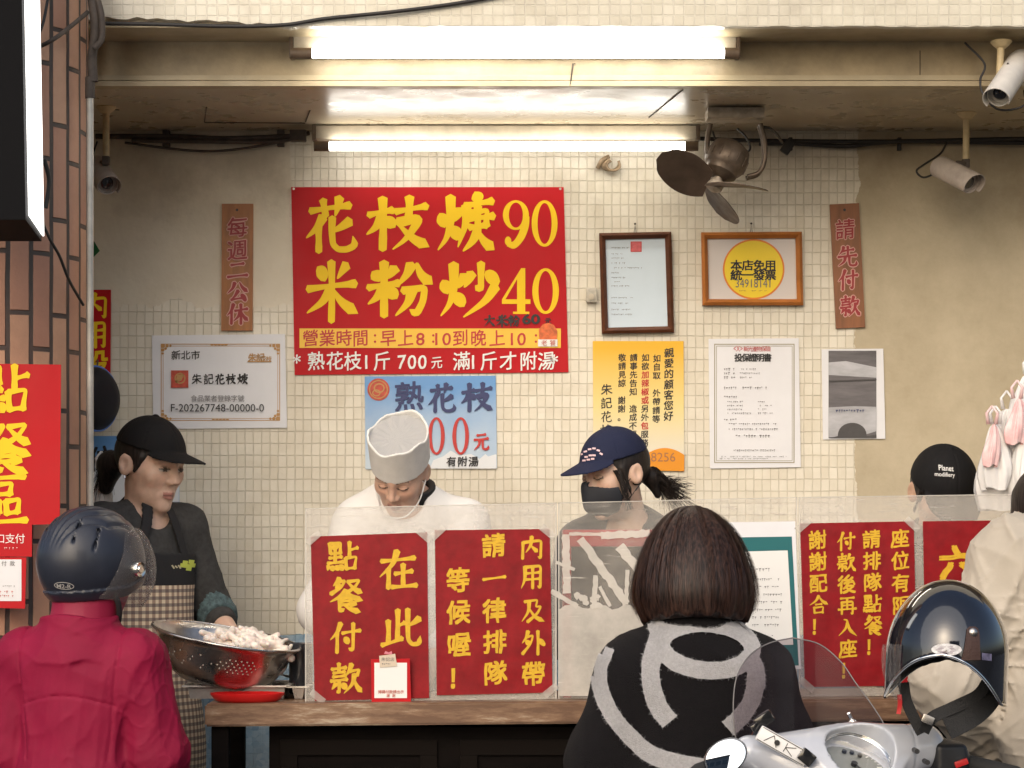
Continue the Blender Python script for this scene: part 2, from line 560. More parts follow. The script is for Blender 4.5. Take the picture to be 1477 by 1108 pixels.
    def scribble(self, part, m, x0, x1, y, h, seed=0, gap=0.2):
        """a line of print too small to read in the photo: short ink marks"""
        rn = random.Random(seed)
        x = x0
        while x < x1 - h * 0.5:
            wd = h * rn.uniform(0.35, 0.75)
            if rn.random() > gap:
                hh = h * rn.uniform(0.55, 1.0)
                self.rect(part, m, x, y - hh / 2, min(x1, x + wd), y - hh / 2 + h * 0.24)
                if rn.random() > 0.4:
                    self.rect(part, m, x + wd * .3, y - hh / 2, x + wd * .55, y + hh / 2, lift=0.0009 + 0.0009 * list(self.bufs).index(part) + 0.0001)
            x += wd + h * 0.28
        return self
    def done(self):
        for part, (mb, m) in self.bufs.items():
            # faces of flat print all look at the street
            me = bpy.data.meshes.new(part)
            for f in mb.bm.faces:
                f.normal_update()
                if f.normal.y > 0: f.normal_flip()
            mb.bm.to_mesh(me); mb.bm.free()
            finish(part, me, m, self.o, smooth=0)
        return self.o

# ---------------------------------------------------------------- setting
WALL_Y = 7.40
def PX(px, d): return (px - 738.5) * d / FPX
def PZ(py, d): return CAM_H - (py - 780.0) * d / FPX

def nodes_of(name):
    m = bpy.data.materials.new(name)
    m.use_nodes = True
    nt = m.node_tree
    return m, nt, nt.nodes['Principled BSDF']
def nd(nt, t, **k):
    n = nt.nodes.new(t)
    for a, v in k.items():
        if a.startswith('i_'):
            n.inputs[int(a[2:]) if a[2:].isdigit() else a[2:].replace('_', ' ')].default_value = v
        else:
            setattr(n, a, v)
    return n
def math_(nt, op, a, b=None, clamp=False):
    n = nt.nodes.new('ShaderNodeMath'); n.operation = op; n.use_clamp = clamp
    for i, v in enumerate((a, b)):
        if v is None: continue
        if isinstance(v, (int, float)): n.inputs[i].default_value = v
        else: nt.links.new(v, n.inputs[i])
    return n.outputs[0]
def mix_(nt, fac, a, b, mode='MIX'):
    n = nt.nodes.new('ShaderNodeMix'); n.data_type = 'RGBA'; n.blend_type = mode
    for i, v in ((0, fac), (6, a), (7, b)):
        if isinstance(v, (int, float)): n.inputs[i].default_value = v
        elif isinstance(v, tuple): n.inputs[i].default_value = v
        else: nt.links.new(v, n.inputs[i])
    return n.outputs[2]

def wall_material():
    m, nt, b = nodes_of('cream_mosaic_and_plaster')
    L = nt.links.new
    tc = nd(nt, 'ShaderNodeTexCoord')
    sp = nd(nt, 'ShaderNodeSeparateXYZ'); L(tc.outputs['Object'], sp.inputs[0])
    wob = nd(nt, 'ShaderNodeTexNoise', i_Scale=9.0, i_Detail=3.0); L(tc.outputs['Object'], wob.inputs['Vector'])
    wx = math_(nt, 'MULTIPLY', math_(nt, 'SUBTRACT', wob.outputs[0], 0.5), 0.006)
    cb = nd(nt, 'ShaderNodeCombineXYZ')
    L(math_(nt, 'ADD', sp.outputs[0], wx), cb.inputs[0]); L(math_(nt, 'ADD', sp.outputs[2], wx), cb.inputs[1])
    br = nd(nt, 'ShaderNodeTexBrick', offset=0.0, squash=1.0)
    L(cb.outputs[0], br.inputs['Vector'])
    br.inputs['Scale'].default_value = 1.0
    br.inputs['Brick Width'].default_value = 0.0262
    br.inputs['Row Height'].default_value = 0.0375
    br.inputs['Mortar Size'].default_value = 0.0015
    br.inputs['Mortar Smooth'].default_value = 0.6
    br.inputs['Bias'].default_value = 0.0
    br.inputs['Color1'].default_value = (0.69, 0.635, 0.515, 1)
    br.inputs['Color2'].default_value = (0.765, 0.715, 0.60, 1)
    br.inputs['Mortar'].default_value = (0.625, 0.57, 0.45, 1)
    # blue mosaic dado near the floor
    ramp = nd(nt, 'ShaderNodeTexVoronoi', i_Scale=60.0); L(tc.outputs['Object'], ramp.inputs['Vector'])
    bl = mix_(nt, ramp.outputs['Color'], (0.16, 0.30, 0.45, 1), (0.36, 0.50, 0.60, 1))
    rag = nd(nt, 'ShaderNodeTexNoise', i_Scale=5.0, i_Detail=8.0, i_Roughness=0.7); L(tc.outputs['Object'], rag.inputs['Vector'])
    ragc = math_(nt, 'SUBTRACT', rag.outputs[0], 0.5)
    isblue = math_(nt, 'LESS_THAN', math_(nt, 'ADD', sp.outputs[2], math_(nt, 'MULTIPLY', ragc, 0.05)), 1.125)
    tile_c = mix_(nt, isblue, br.outputs['Color'], bl)
    # grime in the tile
    gr = nd(nt, 'ShaderNodeTexNoise', i_Scale=2.2, i_Detail=9.0, i_Roughness=0.68); L(tc.outputs['Object'], gr.inputs['Vector'])
    grr = nd(nt, 'ShaderNodeMapRange', i_1=0.45, i_2=0.70, i_3=0.0, i_4=0.42); L(gr.outputs[0], grr.inputs[0])
    tile_c = mix_(nt, grr.outputs[0], tile_c, (0.45, 0.37, 0.25, 1))
    # chips
    chp = nd(nt, 'ShaderNodeTexNoise', i_Scale=34.0, i_Detail=4.0, i_Roughness=0.7); L(tc.outputs['Object'], chp.inputs['Vector'])
    chip = math_(nt, 'GREATER_THAN', chp.outputs[0], 0.735)
    tile_c = mix_(nt, math_(nt, 'MULTIPLY', chip, 0.7), tile_c, (0.16, 0.12, 0.08, 1))
    # plaster zones: left paler, right darker, uneven tube light put into the colour
    pl = nd(nt, 'ShaderNodeTexNoise', i_Scale=6.0, i_Detail=8.0, i_Roughness=0.7); L(tc.outputs['Object'], pl.inputs['Vector'])
    plc = nd(nt, 'ShaderNodeValToRGB'); L(pl.outputs[0], plc.inputs[0])
    plc.color_ramp.elements[0].position = 0.3; plc.color_ramp.elements[0].color = (0.40, 0.335, 0.225, 1)
    plc.color_ramp.elements[1].position = 0.7; plc.color_ramp.elements[1].color = (0.52, 0.445, 0.315, 1)
    leftz = math_(nt, 'MULTIPLY', math_(nt, 'LESS_THAN', math_(nt, 'ADD', sp.outputs[0], math_(nt, 'MULTIPLY', ragc, 0.05)), PX(419, WALL_Y)),
                  math_(nt, 'GREATER_THAN', math_(nt, 'ADD', sp.outputs[2], math_(nt, 'MULTIPLY', ragc, 0.16)), PZ(440, WALL_Y)))
    rightz = math_(nt, 'GREATER_THAN', math_(nt, 'ADD', sp.outputs[0], math_(nt, 'MULTIPLY', ragc, 0.09)), PX(1236, WALL_Y))
    topz = math_(nt, 'GREATER_THAN', sp.outputs[2], PZ(226, WALL_Y))
    plz = math_(nt, 'MAXIMUM', math_(nt, 'MAXIMUM', leftz, rightz), math_(nt, 'MULTIPLY', topz, 0.0))
    plcol = mix_(nt, leftz, plc.outputs[0], mix_(nt, pl.outputs[0], (0.62, 0.55, 0.42, 1), (0.80, 0.73, 0.60, 1)))
    colr = mix_(nt, plz, tile_c, plcol)
    soot = nd(nt, 'ShaderNodeTexNoise', i_Scale=3.5, i_Detail=9.0, i_Roughness=0.7); L(tc.outputs['Object'], soot.inputs['Vector'])
    zz = nd(nt, 'ShaderNodeMapRange', i_1=2.30, i_2=2.74, i_3=-0.32, i_4=0.30); L(sp.outputs[2], zz.inputs[0])
    sm = nd(nt, 'ShaderNodeMapRange', i_1=0.42, i_2=0.85, i_3=0.0, i_4=0.7); L(math_(nt, 'ADD', soot.outputs[0], zz.outputs[0]), sm.inputs[0])
    colr = mix_(nt, sm.outputs[0], colr, (0.20, 0.145, 0.085, 1))
    L(colr, b.inputs['Base Color'])
    rg = math_(nt, 'ADD', math_(nt, 'MULTIPLY', plz, 0.4), 0.36)
    L(rg, b.inputs['Roughness'])
    # relief: pillowed tiles, uneven setting, trowelled plaster
    hb = math_(nt, 'MULTIPLY', br.outputs['Fac'], math_(nt, 'SUBTRACT', 0.0, math_(nt, 'SUBTRACT', 1.0, plz)))
    un = nd(nt, 'ShaderNodeTexNoise', i_Scale=42.0, i_Detail=3.0); L(tc.outputs['Object'], un.inputs['Vector'])
    big = nd(nt, 'ShaderNodeTexNoise', i_Scale=14.0, i_Detail=5.0); L(tc.outputs['Object'], big.inputs['Vector'])
    hh = math_(nt, 'ADD', hb, math_(nt, 'ADD', math_(nt, 'MULTIPLY', un.outputs[0], 0.7), math_(nt, 'MULTIPLY', big.outputs[0], 1.2)))
    bp = nd(nt, 'ShaderNodeBump', i_Strength=0.72, i_Distance=0.003); L(hh, bp.inputs['Height'])
    L(bp.outputs[0], b.inputs['Normal'])
    return m

def tile_material(name, tw, thh, c1, c2, mortar, ms, rough=0.4, vert=False, offset=0.0, uv=False, grime=0.4, dist=0.003, gcol=(0.2, 0.15, 0.1, 1), swap_xz=True):
    m, nt, b = nodes_of(name)
    L = nt.links.new
    tc = nd(nt, 'ShaderNodeTexCoord')
    if uv:
        vec = tc.outputs['UV']
        sp = nd(nt, 'ShaderNodeSeparateXYZ'); L(vec, sp.inputs[0])
        a, c = sp.outputs[0], sp.outputs[1]
    else:
        sp = nd(nt, 'ShaderNodeSeparateXYZ'); L(tc.outputs['Object'], sp.inputs[0])
        a, c = sp.outputs[0], sp.outputs[2]
    cb = nd(nt, 'ShaderNodeCombineXYZ')
    wob = nd(nt, 'ShaderNodeTexNoise', i_Scale=7.0, i_Detail=2.0); L(tc.outputs['Object'], wob.inputs['Vector'])
    wv = math_(nt, 'MULTIPLY', math_(nt, 'SUBTRACT', wob.outputs[0], 0.5), 0.006)
    a = math_(nt, 'ADD', a, wv); c = math_(nt, 'ADD', c, wv)
    L(c if vert else a, cb.inputs[0]); L(a if vert else c, cb.inputs[1])
    br = nd(nt, 'ShaderNodeTexBrick', offset=offset, squash=1.0)
    L(cb.outputs[0], br.inputs['Vector'])
    br.inputs['Scale'].default_value = 1.0
    br.inputs['Brick Width'].default_value = tw
    br.inputs['Row Height'].default_value = thh
    br.inputs['Mortar Size'].default_value = ms
    br.inputs['Mortar Smooth'].default_value = 0.35
    br.inputs['Color1'].default_value = c1
    br.inputs['Color2'].default_value = c2
    br.inputs['Mortar'].default_value = mortar
    gr = nd(nt, 'ShaderNodeTexNoise', i_Scale=6.0, i_Detail=9.0, i_Roughness=0.7); L(tc.outputs['Object'], gr.inputs['Vector'])
    grr = nd(nt, 'ShaderNodeMapRange', i_1=0.45, i_2=0.75, i_3=0.0, i_4=grime); L(gr.outputs[0], grr.inputs[0])
    L(mix_(nt, grr.outputs[0], br.outputs['Color'], gcol), b.inputs['Base Color'])
    b.inputs['Roughness'].default_value = rough
    un = nd(nt, 'ShaderNodeTexNoise', i_Scale=55.0, i_Detail=5.0); L(tc.outputs['Object'], un.inputs['Vector'])
    hh = math_(nt, 'ADD', math_(nt, 'MULTIPLY', br.outputs['Fac'], -1.0), math_(nt, 'MULTIPLY', un.outputs[0], 0.35))
    bp = nd(nt, 'ShaderNodeBump', i_Strength=0.8, i_Distance=dist); L(hh, bp.inputs['Height'])
    L(bp.outputs[0], b.inputs['Normal'])
    return m

asphalt = mat('asphalt', (0.05, 0.05, 0.052), 0.85, var=0.3, vscale=30, bump=0.5, bscale=200)
concrete = mat('stall_floor_concrete', (0.16, 0.15, 0.14), 0.6, var=0.3, vscale=6, bump=0.2)
plaster_side = mat('side_plaster', (0.50, 0.43, 0.30), 0.7, var=0.15, vscale=4, bump=0.2)

g = MB(); g.quad([(-30, -30, 0), (30, -30, 0), (30, 30, 0), (-30, 30, 0)])
tag(obj('street', g, asphalt, origin=(0, 0, 0), smooth=0), kind='structure')
g = MB(); g.box2((-1.6, 6.12, 0.0), (2.75, 7.46, 0.15), 0.004)
tag(obj('floor', g, concrete, smooth=0), kind='structure')

wl = MB(); wl.box2((-1.62, WALL_Y, 0.002), (2.78, WALL_Y + 0.12, 2.90))
tag(obj('back_wall', wl, wall_material(), origin=(0, WALL_Y, 0), smooth=0), 'cream mosaic tiled back wall of the stall with plastered patches', 'wall')
for nm, x0, x1, lb in (('side_wall', -1.62, -1.5, 'plain plastered side wall behind the round brick column'), ('side_wall', 2.66, 2.78, 'plain plastered side wall at the far end of the stall')):
    s = MB(); s.box2((x0, 6.52, 0.151), (x1, WALL_Y - 0.003, 2.70))
    tag(obj(nm, s, plaster_side, smooth=0), lb, 'wall')

# ---- shop front: tiled fascia, soffit, beam with trim, glossy ceiling
Z_CEIL = PZ(125, 6.66)
Z_SOF = PZ(38, 6.45)
front = empty('shop_front', (0.5, 6.45, Z_SOF), 'cream tiled fascia with soffit beam and painted ceiling above the stall', 'shop front')
fas = MB()
xs = np.linspace(PX(52, 6.45), 3.1, 160)
rn = random.Random(3)
low = []
for x in xs:
    px = x * FPX / 6.45 + 738.5
    z = Z_SOF
    if px < 420:
        z += 0.026 * min(1, max(0, (420 - px) / 290)) ** 0.6 + rn.uniform(-0.007, 0.004)
    else:
        z += rn.uniform(-0.0018, 0.0012)
    low.append(z)
fas.sheet([[(x, 6.45, z) for x, z in zip(xs, low)], [(x, 6.45, 4.4) for x in xs]])
fas.sheet([[(x, 6.45, z) for x, z in zip(xs, low)], [(x, 6.472, z - 0.002) for x, z in zip(xs, low)]])
fas.quad([(xs[-1], 6.45, Z_SOF), (xs[-1], 6.45, 4.4), (xs[-1], 6.66, 4.4), (xs[-1], 6.66, Z_SOF)])
fas.quad([(xs[0], 6.45, 4.4), (xs[-1], 6.45, 4.4), (xs[-1], 7.5, 4.4), (xs[0], 7.5, 4.4)])
fmat = tile_material('square_fascia_tile', 0.0290, 0.0290, (0.58, 0.54, 0.43, 1), (0.65, 0.61, 0.50, 1), (0.60, 0.56, 0.46, 1), 0.0024, rough=0.35, grime=0.35, dist=0.0018)
obj('fascia_tile', fas, fmat, front, smooth=0)
cream_paint = mat('old_cream_paint', (0.41, 0.335, 0.21), 0.42, var=0.13, vscale=7, bump=0.12, bscale=30, rvar=0.12)
brown_paint = mat('dirty_beam_paint', (0.36, 0.28, 0.165), 0.45, var=0.32, vscale=5, bump=0.15, bscale=40)
s = MB(); s.box2((xs[0], 6.474, Z_SOF + 0.002), (3.1, 6.66, Z_SOF + 0.10))
obj('soffit', s, cream_paint, front, smooth=0)
s = MB(); s.box2((-1.5, 6.664, PZ(108, 6.66)), (2.66, 6.80, Z_SOF + 0.10))
obj('beam', s, brown_paint, front, smooth=0)
s = MB()
s.box2((-1.5, 6.655, PZ(117, 6.66) + 0.0012), (2.66, 6.70, PZ(108, 6.66) - 0.0016), 0.001)
s.box2((-1.5, 6.652, PZ(125, 6.66)), (2.66, 6.70, PZ(117, 6.66) - 0.0008), 0.001)
obj('beam_trim', s, cream_paint, front, smooth=0)
ceil_m = mat('gloss_ceiling_paint', (0.40, 0.335, 0.235), 0.30, var=0.12, vscale=5, bump=0.05, bscale=14, rvar=0.06, spec=0.6)
s = MB(); s.box2((-1.5, 6.702, Z_CEIL + 0.002), (2.66, WALL_Y - 0.002, Z_CEIL + 0.09))
ceilo = obj('ceiling_panel', s, ceil_m, front, smooth=0)
# cracks in the ceiling paint
crack_m = mat('crack', (0.06, 0.05, 0.04), 0.9)
s = MB()
def ceil_pt(px, py):
    d = (CAM_H - Z_CEIL) * FPX / (py - 780.0)
    return Vector((PX(px, d), d, Z_CEIL + 0.0005))
for line in ([(298, 155), (295, 176)], [(295, 177), (440, 178)], [(158, 158), (172, 159)], [(447, 160), (441, 176)], [(985, 130), (936, 170)]):
    s.tube([ceil_pt(*p) for p in line], 0.0018, 5)
obj('paint_crack', s, crack_m, front)
s = MB()
for line in ([(822, 124), (826, 92), (830, 92)], [(827, 92), (823, 122)]):
    s.tube([P(x, y, 6.653) for x, y in line], 0.0016, 5)
s.tube([P(1327, 73, 6.663), P(1327, 118, 6.663)], 0.0012, 5)
obj('paint_crack', s, crack_m, front)

# ---- round brick column
CXc, CYc, RC = PX(-25, 6.40), 6.40, 150 * 6.4 / FPX
cm = MB()
me_bm = cm.bm
uvl = me_bm.loops.layers.uv.new('UVMap')
N = 72
zs = [0.0, 4.3]
ring0 = [[me_bm.verts.new((CXc + RC * math.cos(2 * math.pi * k / N), CYc + RC * math.sin(2 * math.pi * k / N), z)) for k in range(N)] for z in zs]
for k in range(N):
    f = me_bm.faces.new([ring0[0][k], ring0[0][(k + 1) % N], ring0[1][(k + 1) % N], ring0[1][k]])
    u0, u1 = 2 * math.pi * RC * k / N, 2 * math.pi * RC * (k + 1) / N
    for lp, (u, v) in zip(f.loops, ((u0, 0), (u1, 0), (u1, 4.3), (u0, 4.3))):
        lp[uvl].uv = (u, v)
brick_m = tile_material('terracotta_facing_brick', 0.252, 2 * math.pi * RC / 28, (0.40, 0.20, 0.135, 1), (0.52, 0.30, 0.19, 1), (0.05, 0.04, 0.035, 1), 0.0075, rough=0.55, vert=True, offset=0.37, uv=True, grime=0.35, dist=0.006, gcol=(0.17, 0.08, 0.05, 1))
tag(obj('brick_column', cm, brick_m, smooth=60), 'round column faced with upright terracotta bricks at the left of the stall', 'column')

steel_pipe = mat('grey_conduit', (0.42, 0.40, 0.36), 0.45, metal=0.3, var=0.2, vscale=14)
rubber = mat('black_cable', (0.018, 0.016, 0.015), 0.55)
dirty_cable = mat('grimy_cable', (0.06, 0.045, 0.035), 0.7, var=0.4, vscale=20)
pd = 6.30
t = empty('conduit_pipe', P(130, 1108, pd) * 1.0, 'slim grey conduit pipe running up the right edge of the brick column', 'pipe')
t.location.z = 0.16
s = MB(); s.tube([(PX(130, pd), pd, 0.16), (PX(130, pd), pd, PZ(138, pd))], 0.0095, 14)
obj('pipe', s, steel_pipe, t)
s = MB(); s.tube([(PX(130, pd), pd, PZ(142, pd)), (PX(130, pd), pd, PZ(112, pd))], 0.0135, 14)
obj('coupling', s, dirty_cable, t)
s = MB()
s.tube(spline([P(134, 118, pd), P(133, 80, pd), P(138, 40, pd - .01), P(132, -20, pd), P(130, -120, pd)], 6), 0.0135, 10)
s.tube(spline([P(136, 70, pd - .02), P(147, 55, pd - .02), P(146, 20, pd - .02), P(138, -20, pd), P(135, -120, pd)], 6), 0.0085, 10)
tag(obj('cable_bundle', s, dirty_cable, smooth=60), 'thick dark cable bundle climbing above the grey conduit on the column', 'cable')
s = MB()
s.tube(spline([P(56, 68, 6.1), P(80, 55, 6.1), P(112, 30, 6.2), P(126, 18, 6.27)], 6), 0.006, 8)
tag(obj('slanting_cable', s, dirty_cable, smooth=60), 'dark cable slanting across the brick column near its top', 'cable')
s = MB()
s.tube(spline([P(60, 318, 6.1), P(72, 345, 6.12), P(86, 370, 6.15), P(100, 405, 6.2), P(120, 440, 6.3)], 6), 0.004, 8)
tag(obj('thin_cable', s, rubber, smooth=60), 'thin black cable drooping from the lightbox across the bricks', 'cable')
s = MB()
s.tube(spline([P(52, 60, 6.09), P(63, 30, 6.1), P(72, -20, 6.13)], 6), 0.004, 8)
s.tube(spline([P(64, 230, 6.09), P(71, 262, 6.1), P(66, 300, 6.09)], 6), 0.006, 8)
tag(obj('lightbox_cable', s, rubber, smooth=60), 'short black cable looping behind the edge of the white lightbox', 'cable')
s = MB()
s.tube(spline([P(140, 34, 6.44), P(220, 35, 6.44), P(330, 38, 6.44), P(410, 36, 6.44), P(470, 27, 6.44), P(560, 18, 6.435), P(640, 8, 6.44), P(700, -2, 6.44), P(780, -16, 6.44), P(1000, -50, 6.44)], 8), 0.0055, 8)
tag(obj('facade_cable', s, rubber, smooth=60), 'black cable rising across the lower edge of the tiled fascia', 'cable')

# ---- lightbox hanging at the left: black end, glowing white face
lb = empty('lightbox_sign', P(20, 318, 5.6), 'black lightbox sign with a glowing white face at the top left', 'lightbox')
s = MB()
A0, A1 = P(-70, 318, 5.55), P(42, 318, 5.55)
dB = 5.95
def lbx(px, d): return (px - 738.5) * d / FPX
xr0, xr1 = PX(37, 5.55), PX(60, dB) 
zt, zb0 = 3.2, PZ(317, 5.55)
V = [(xr0 - .2, 5.55, zb0), (xr0, 5.55, zb0), (xr1, dB, zb0), (xr1 - .2, dB, zb0)]
V += [(v[0] - 0.018, v[1], zt) for v in V]
s.raw([Vector(v) for v in V], [[0, 1, 5, 4], [1, 2, 6, 5], [2, 3, 7, 6], [3, 0, 4, 7], [3, 2, 1, 0], [4, 5, 6, 7]])
obj('case', s, mat('black_sign_case', (0.006, 0.006, 0.007), 0.75, spec=.1), lb, smooth=0)
lite = mat('lit_white_face', (1.0, 0.98, 0.95), 0.4, emis=1.6)
s = MB()
q = [Vector(V[1]) + Vector((.004, .012, .012)), Vector(V[2]) + Vector((.004, -.008, .012)), Vector(V[6]) + Vector((.004, -.008, -.01)), Vector(V[5]) + Vector((.004, .012, -.01))]
q2 = [p + Vector((.004, 0, 0)) for p in q]
s.raw(q + q2, [[4, 5, 6, 7], [0, 1, 5, 4], [1, 2, 6, 5], [2, 3, 7, 6], [3, 0, 4, 7]])
obj('lit_face', s, lite, lb, smooth=0)

# ---- fluorescent lights
tube_m = mat('lit_fluorescent_tube', (1.0, 0.965, 0.90), 0.4, emis=TUBE_POWER)
tube_w = mat('weak_fluorescent_tube', (1.0, 0.955, 0.87), 0.4, emis=TUBE_POWER * .55)
house_m = mat('grubby_white_batten', (0.52, 0.46, 0.36), 0.4, var=0.25, vscale=9)
cap_m = mat('brown_lampholder', (0.13, 0.09, 0.06), 0.5, var=0.3, vscale=20)
def batten(label, x0, x1, tx0, tx1, d, zt, zb, ztube, dt, r, tm):
    t = empty('fluorescent_light', ((x0 + x1) / 2, d, zb), label, 'light', 'fluorescent battens of the stall')
    s = MB(); s.box2((x0 + .012, d, zb), (x1 - .012, d + 0.05, zt), 0.004)
    obj('housing', s, house_m, t)
    for a, b in ((x0, tx0 + .004), (tx1 - .004, x1)):
        s = MB(); s.box2((a, d - 0.002, zb - .004), (a + .011 if a == x0 else b, d + 0.052, zt + .002), 0.002) if a == x0 else s.box2((b - .011, d - 0.002, zb - .004), (b, d + 0.052, zt + .002), 0.002)
        xa, xb = (x0 + .008, tx0 + .006) if a == x0 else (tx1 - .006, x1 - .008)
        s.tube([(xa, dt, ztube), (xb, dt, ztube)], r * 1.12, 14)
        s.box2((xa, dt - .004, ztube - .004), (xb, d + .01, ztube + .012), 0.002)
        obj('lampholder', s, cap_m, t)
    s = MB(); s.tube([(tx0, dt, ztube), (tx1, dt, ztube)], r, 20)
    obj('tube', s, tm, t, smooth=60)
d1 = 6.595
batten('long lit fluorescent light fixed to the front beam under the fascia', PX(417, d1), PX(1068, d1), PX(449, d1), PX(1046, d1), d1, PZ(46, d1), PZ(80, d1), PZ(77, 6.56), 6.56, 0.0140, tube_m)
d2 = 7.27
batten('lit fluorescent light under the ceiling close above the red price board', PX(450, d2), PX(1010, d2), PX(473, d2), PX(990, d2), d2, Z_CEIL - .002, PZ(200, d2), PZ(211, 7.25), 7.25, 0.0140, tube_w)

# ---- conduits along the top of the wall
s = MB()
s.tube(spline([P(138, 197, 7.36), P(250, 197, 7.36), P(330, 200, 7.36), P(440, 196, 7.36)], 8), 0.0085, 10)
s.tube(spline([P(180, 206, 7.36), P(260, 216, 7.36), P(310, 218, 7.36), P(360, 213, 7.36), P(410, 204, 7.36)], 8), 0.004, 8)
s.tube(spline([P(190, 203, 7.35), P(300, 204, 7.35), P(400, 204, 7.35), P(446, 192, 7.33)], 8), 0.007, 8)
for px in (240, 405):
    s.box(P(px, 200, 7.37), (0.022, 0.03, 0.05), None, 0.003)
s.box(P(430, 196, 7.30), (0.05, 0.03, 0.035), None, 0.004)
tag(obj('wall_conduit', s, dirty_cable, smooth=50), 'grimy conduit and sagging cable along the wall top left of the rear light', 'conduit')
s = MB()
s.tube(spline([P(1095, 207, 7.36), P(1150, 207, 7.36), P(1220, 211, 7.36), P(1300, 204, 7.36), P(1477, 206, 7.36), P(1700, 205, 7.36)], 8), 0.0075, 10)
s.tube(spline([P(1010, 200, 7.35), P(1100, 203, 7.35), P(1290, 204, 7.35), P(1480, 200, 7.35), P(1700, 200, 7.35)], 8), 0.0065, 8)
for px in (1297, 1140):
    s.box(P(px, 208, 7.37), (0.012, 0.02, 0.04), None, 0.002)
s.box(P(1136, 212, 7.33), (0.03, 0.02, 0.045), Matrix.Rotation(0.6, 3, 'Y'), 0.004)
tag(obj('wall_conduit', s, rubber, smooth=50), 'dark twin cables along the wall top right of the fan', 'conduit')

# ---------------------------------------------------------------- notices on the wall
def paper(name, c, rough=0.5, **k): return mat(name, c, rough, **k)
red_b = mat('red_sign_vinyl', (0.46, 0.009, 0.014), 0.5, var=0.06, vscale=5, rvar=0.08, spec=.2)
yel = mat('yellow_lettering', (0.86, 0.56, 0.02), 0.5, spec=.2)
yel2 = mat('yellow_band', (0.84, 0.50, 0.045), 0.45)
white_p = mat('white_print', (0.78, 0.77, 0.74), 0.5)
white_paper = mat('white_paper', (0.72, 0.72, 0.74), 0.45, var=0.04, vscale=6)
black_ink = mat('black_ink', (0.02, 0.018, 0.018), 0.55)
grey_ink = mat('grey_ink', (0.16, 0.15, 0.15), 0.6)
red_ink = mat('red_ink', (0.50, 0.035, 0.03), 0.5)
brown_ink = mat('brown_ink', (0.36, 0.15, 0.06), 0.5)
navy_ink = mat('navy_ink', (0.03, 0.04, 0.13), 0.5)
green_ink = mat('green_ink', (0.03, 0.2, 0.06), 0.5)
seal_red = mat('seal_red', (0.48, 0.07, 0.04), 0.5, var=0.3, vscale=60)
gold_ink = mat('gold_ink', (0.48, 0.26, 0.09), 0.5)
WD = WALL_Y - 0.006

# the big price board
b = Board('price_sign', 'big red price board with yellow brush lettering on the tiled wall', 'sign',
          [(420, 270), (813, 270), (820, 537), (425, 541)], WD, red_b, 0.006)
for c, x, y, w_, h_ in (('花', 477, 324, 78, 84), ('枝', 574, 322, 92, 82), ('焿', 672, 322, 82, 86), ('米', 478, 420, 78, 90), ('粉', 577, 417, 92, 84), ('炒', 677, 418, 84, 84)):
    b.ch('lettering', yel, c, x, y, w_, h_, wgt=12.6)
for c, q in (('9', (725, 289, 764, 356)), ('0', (766, 289, 805, 356)), ('4', (724, 387, 766, 453)), ('0', (767, 387, 807, 453))):
    b.digit('lettering', yel, c, *q)
b.rect('hours_band', yel2, 432, 474, 809, 502)
hrs = [('營', 448), ('業', 472), ('時', 496), ('間', 520), ('：', 541), ('早', 560), ('上', 585), ('8', 607), (':', 619), ('1', 630), ('0', 645), ('到', 664), ('晚', 690), ('上', 717), ('1', 739), ('0', 753), (':', 767)]
for c, x in hrs:
    w_ = 24 if ord(c) > 255 else 27
    b.ch('hours_lettering', red_ink, c, x + (6 if ord(c) < 256 else 0), 488, w_, 25, bold=0.012, rough=0.003, hand=False)
bot = [('*', 436), ('熟', 456), ('花', 483), ('枝', 509), ('1', 529), ('斤', 551), ('7', 580), ('0', 595), ('0', 610), ('元', 630), ('滿', 666), ('1', 683), ('斤', 705), ('才', 733), ('附', 762), ('湯', 788), ('*', 807)]
for c, x in bot:
    s_ = 17 if c == '元' else 26
    b.ch('bottom_lettering', white_p, c, x + (6 if ord(c) < 256 and c != '*' else 0), 521 + (2 if c == '元' else 0), s_ if ord(c) > 255 else 27, s_ + 2, bold=0.012, rough=0.003, hand=False)
x = 706
for c, x, s_ in (('大', 706, 17), ('米', 724, 18), ('粉', 741, 17), ('元', 790, 10)):
    b.ch('marker_lettering', black_ink, c, x, 463, s_, s_, wgt=13)
b.line('marker_lettering', black_ink, '60', 753, 779, 453, 468, bold=0.03)
orange_st = mat('orange_sticker', (0.62, 0.13, 0.03), 0.4, var=0.35, vscale=60)
b.poly('sticker', orange_st, [(778, 490), (777, 476), (783, 468), (791, 466), (799, 469), (804, 478), (803, 490)])
b.rect('sticker_tag', white_p, 776, 490, 804, 500)
b.row('sticker_text', seal_red, '老饕', 785, 797, 495, 9, hand=False, bold=0.0, rough=0)
for px, py in ((808, 273), (424, 273)):
    b.disc('screw', mat('screw_steel', (0.4, 0.38, 0.35), 0.4, metal=0.8), px, py, 1.8, 1.8, 10)
b.done()

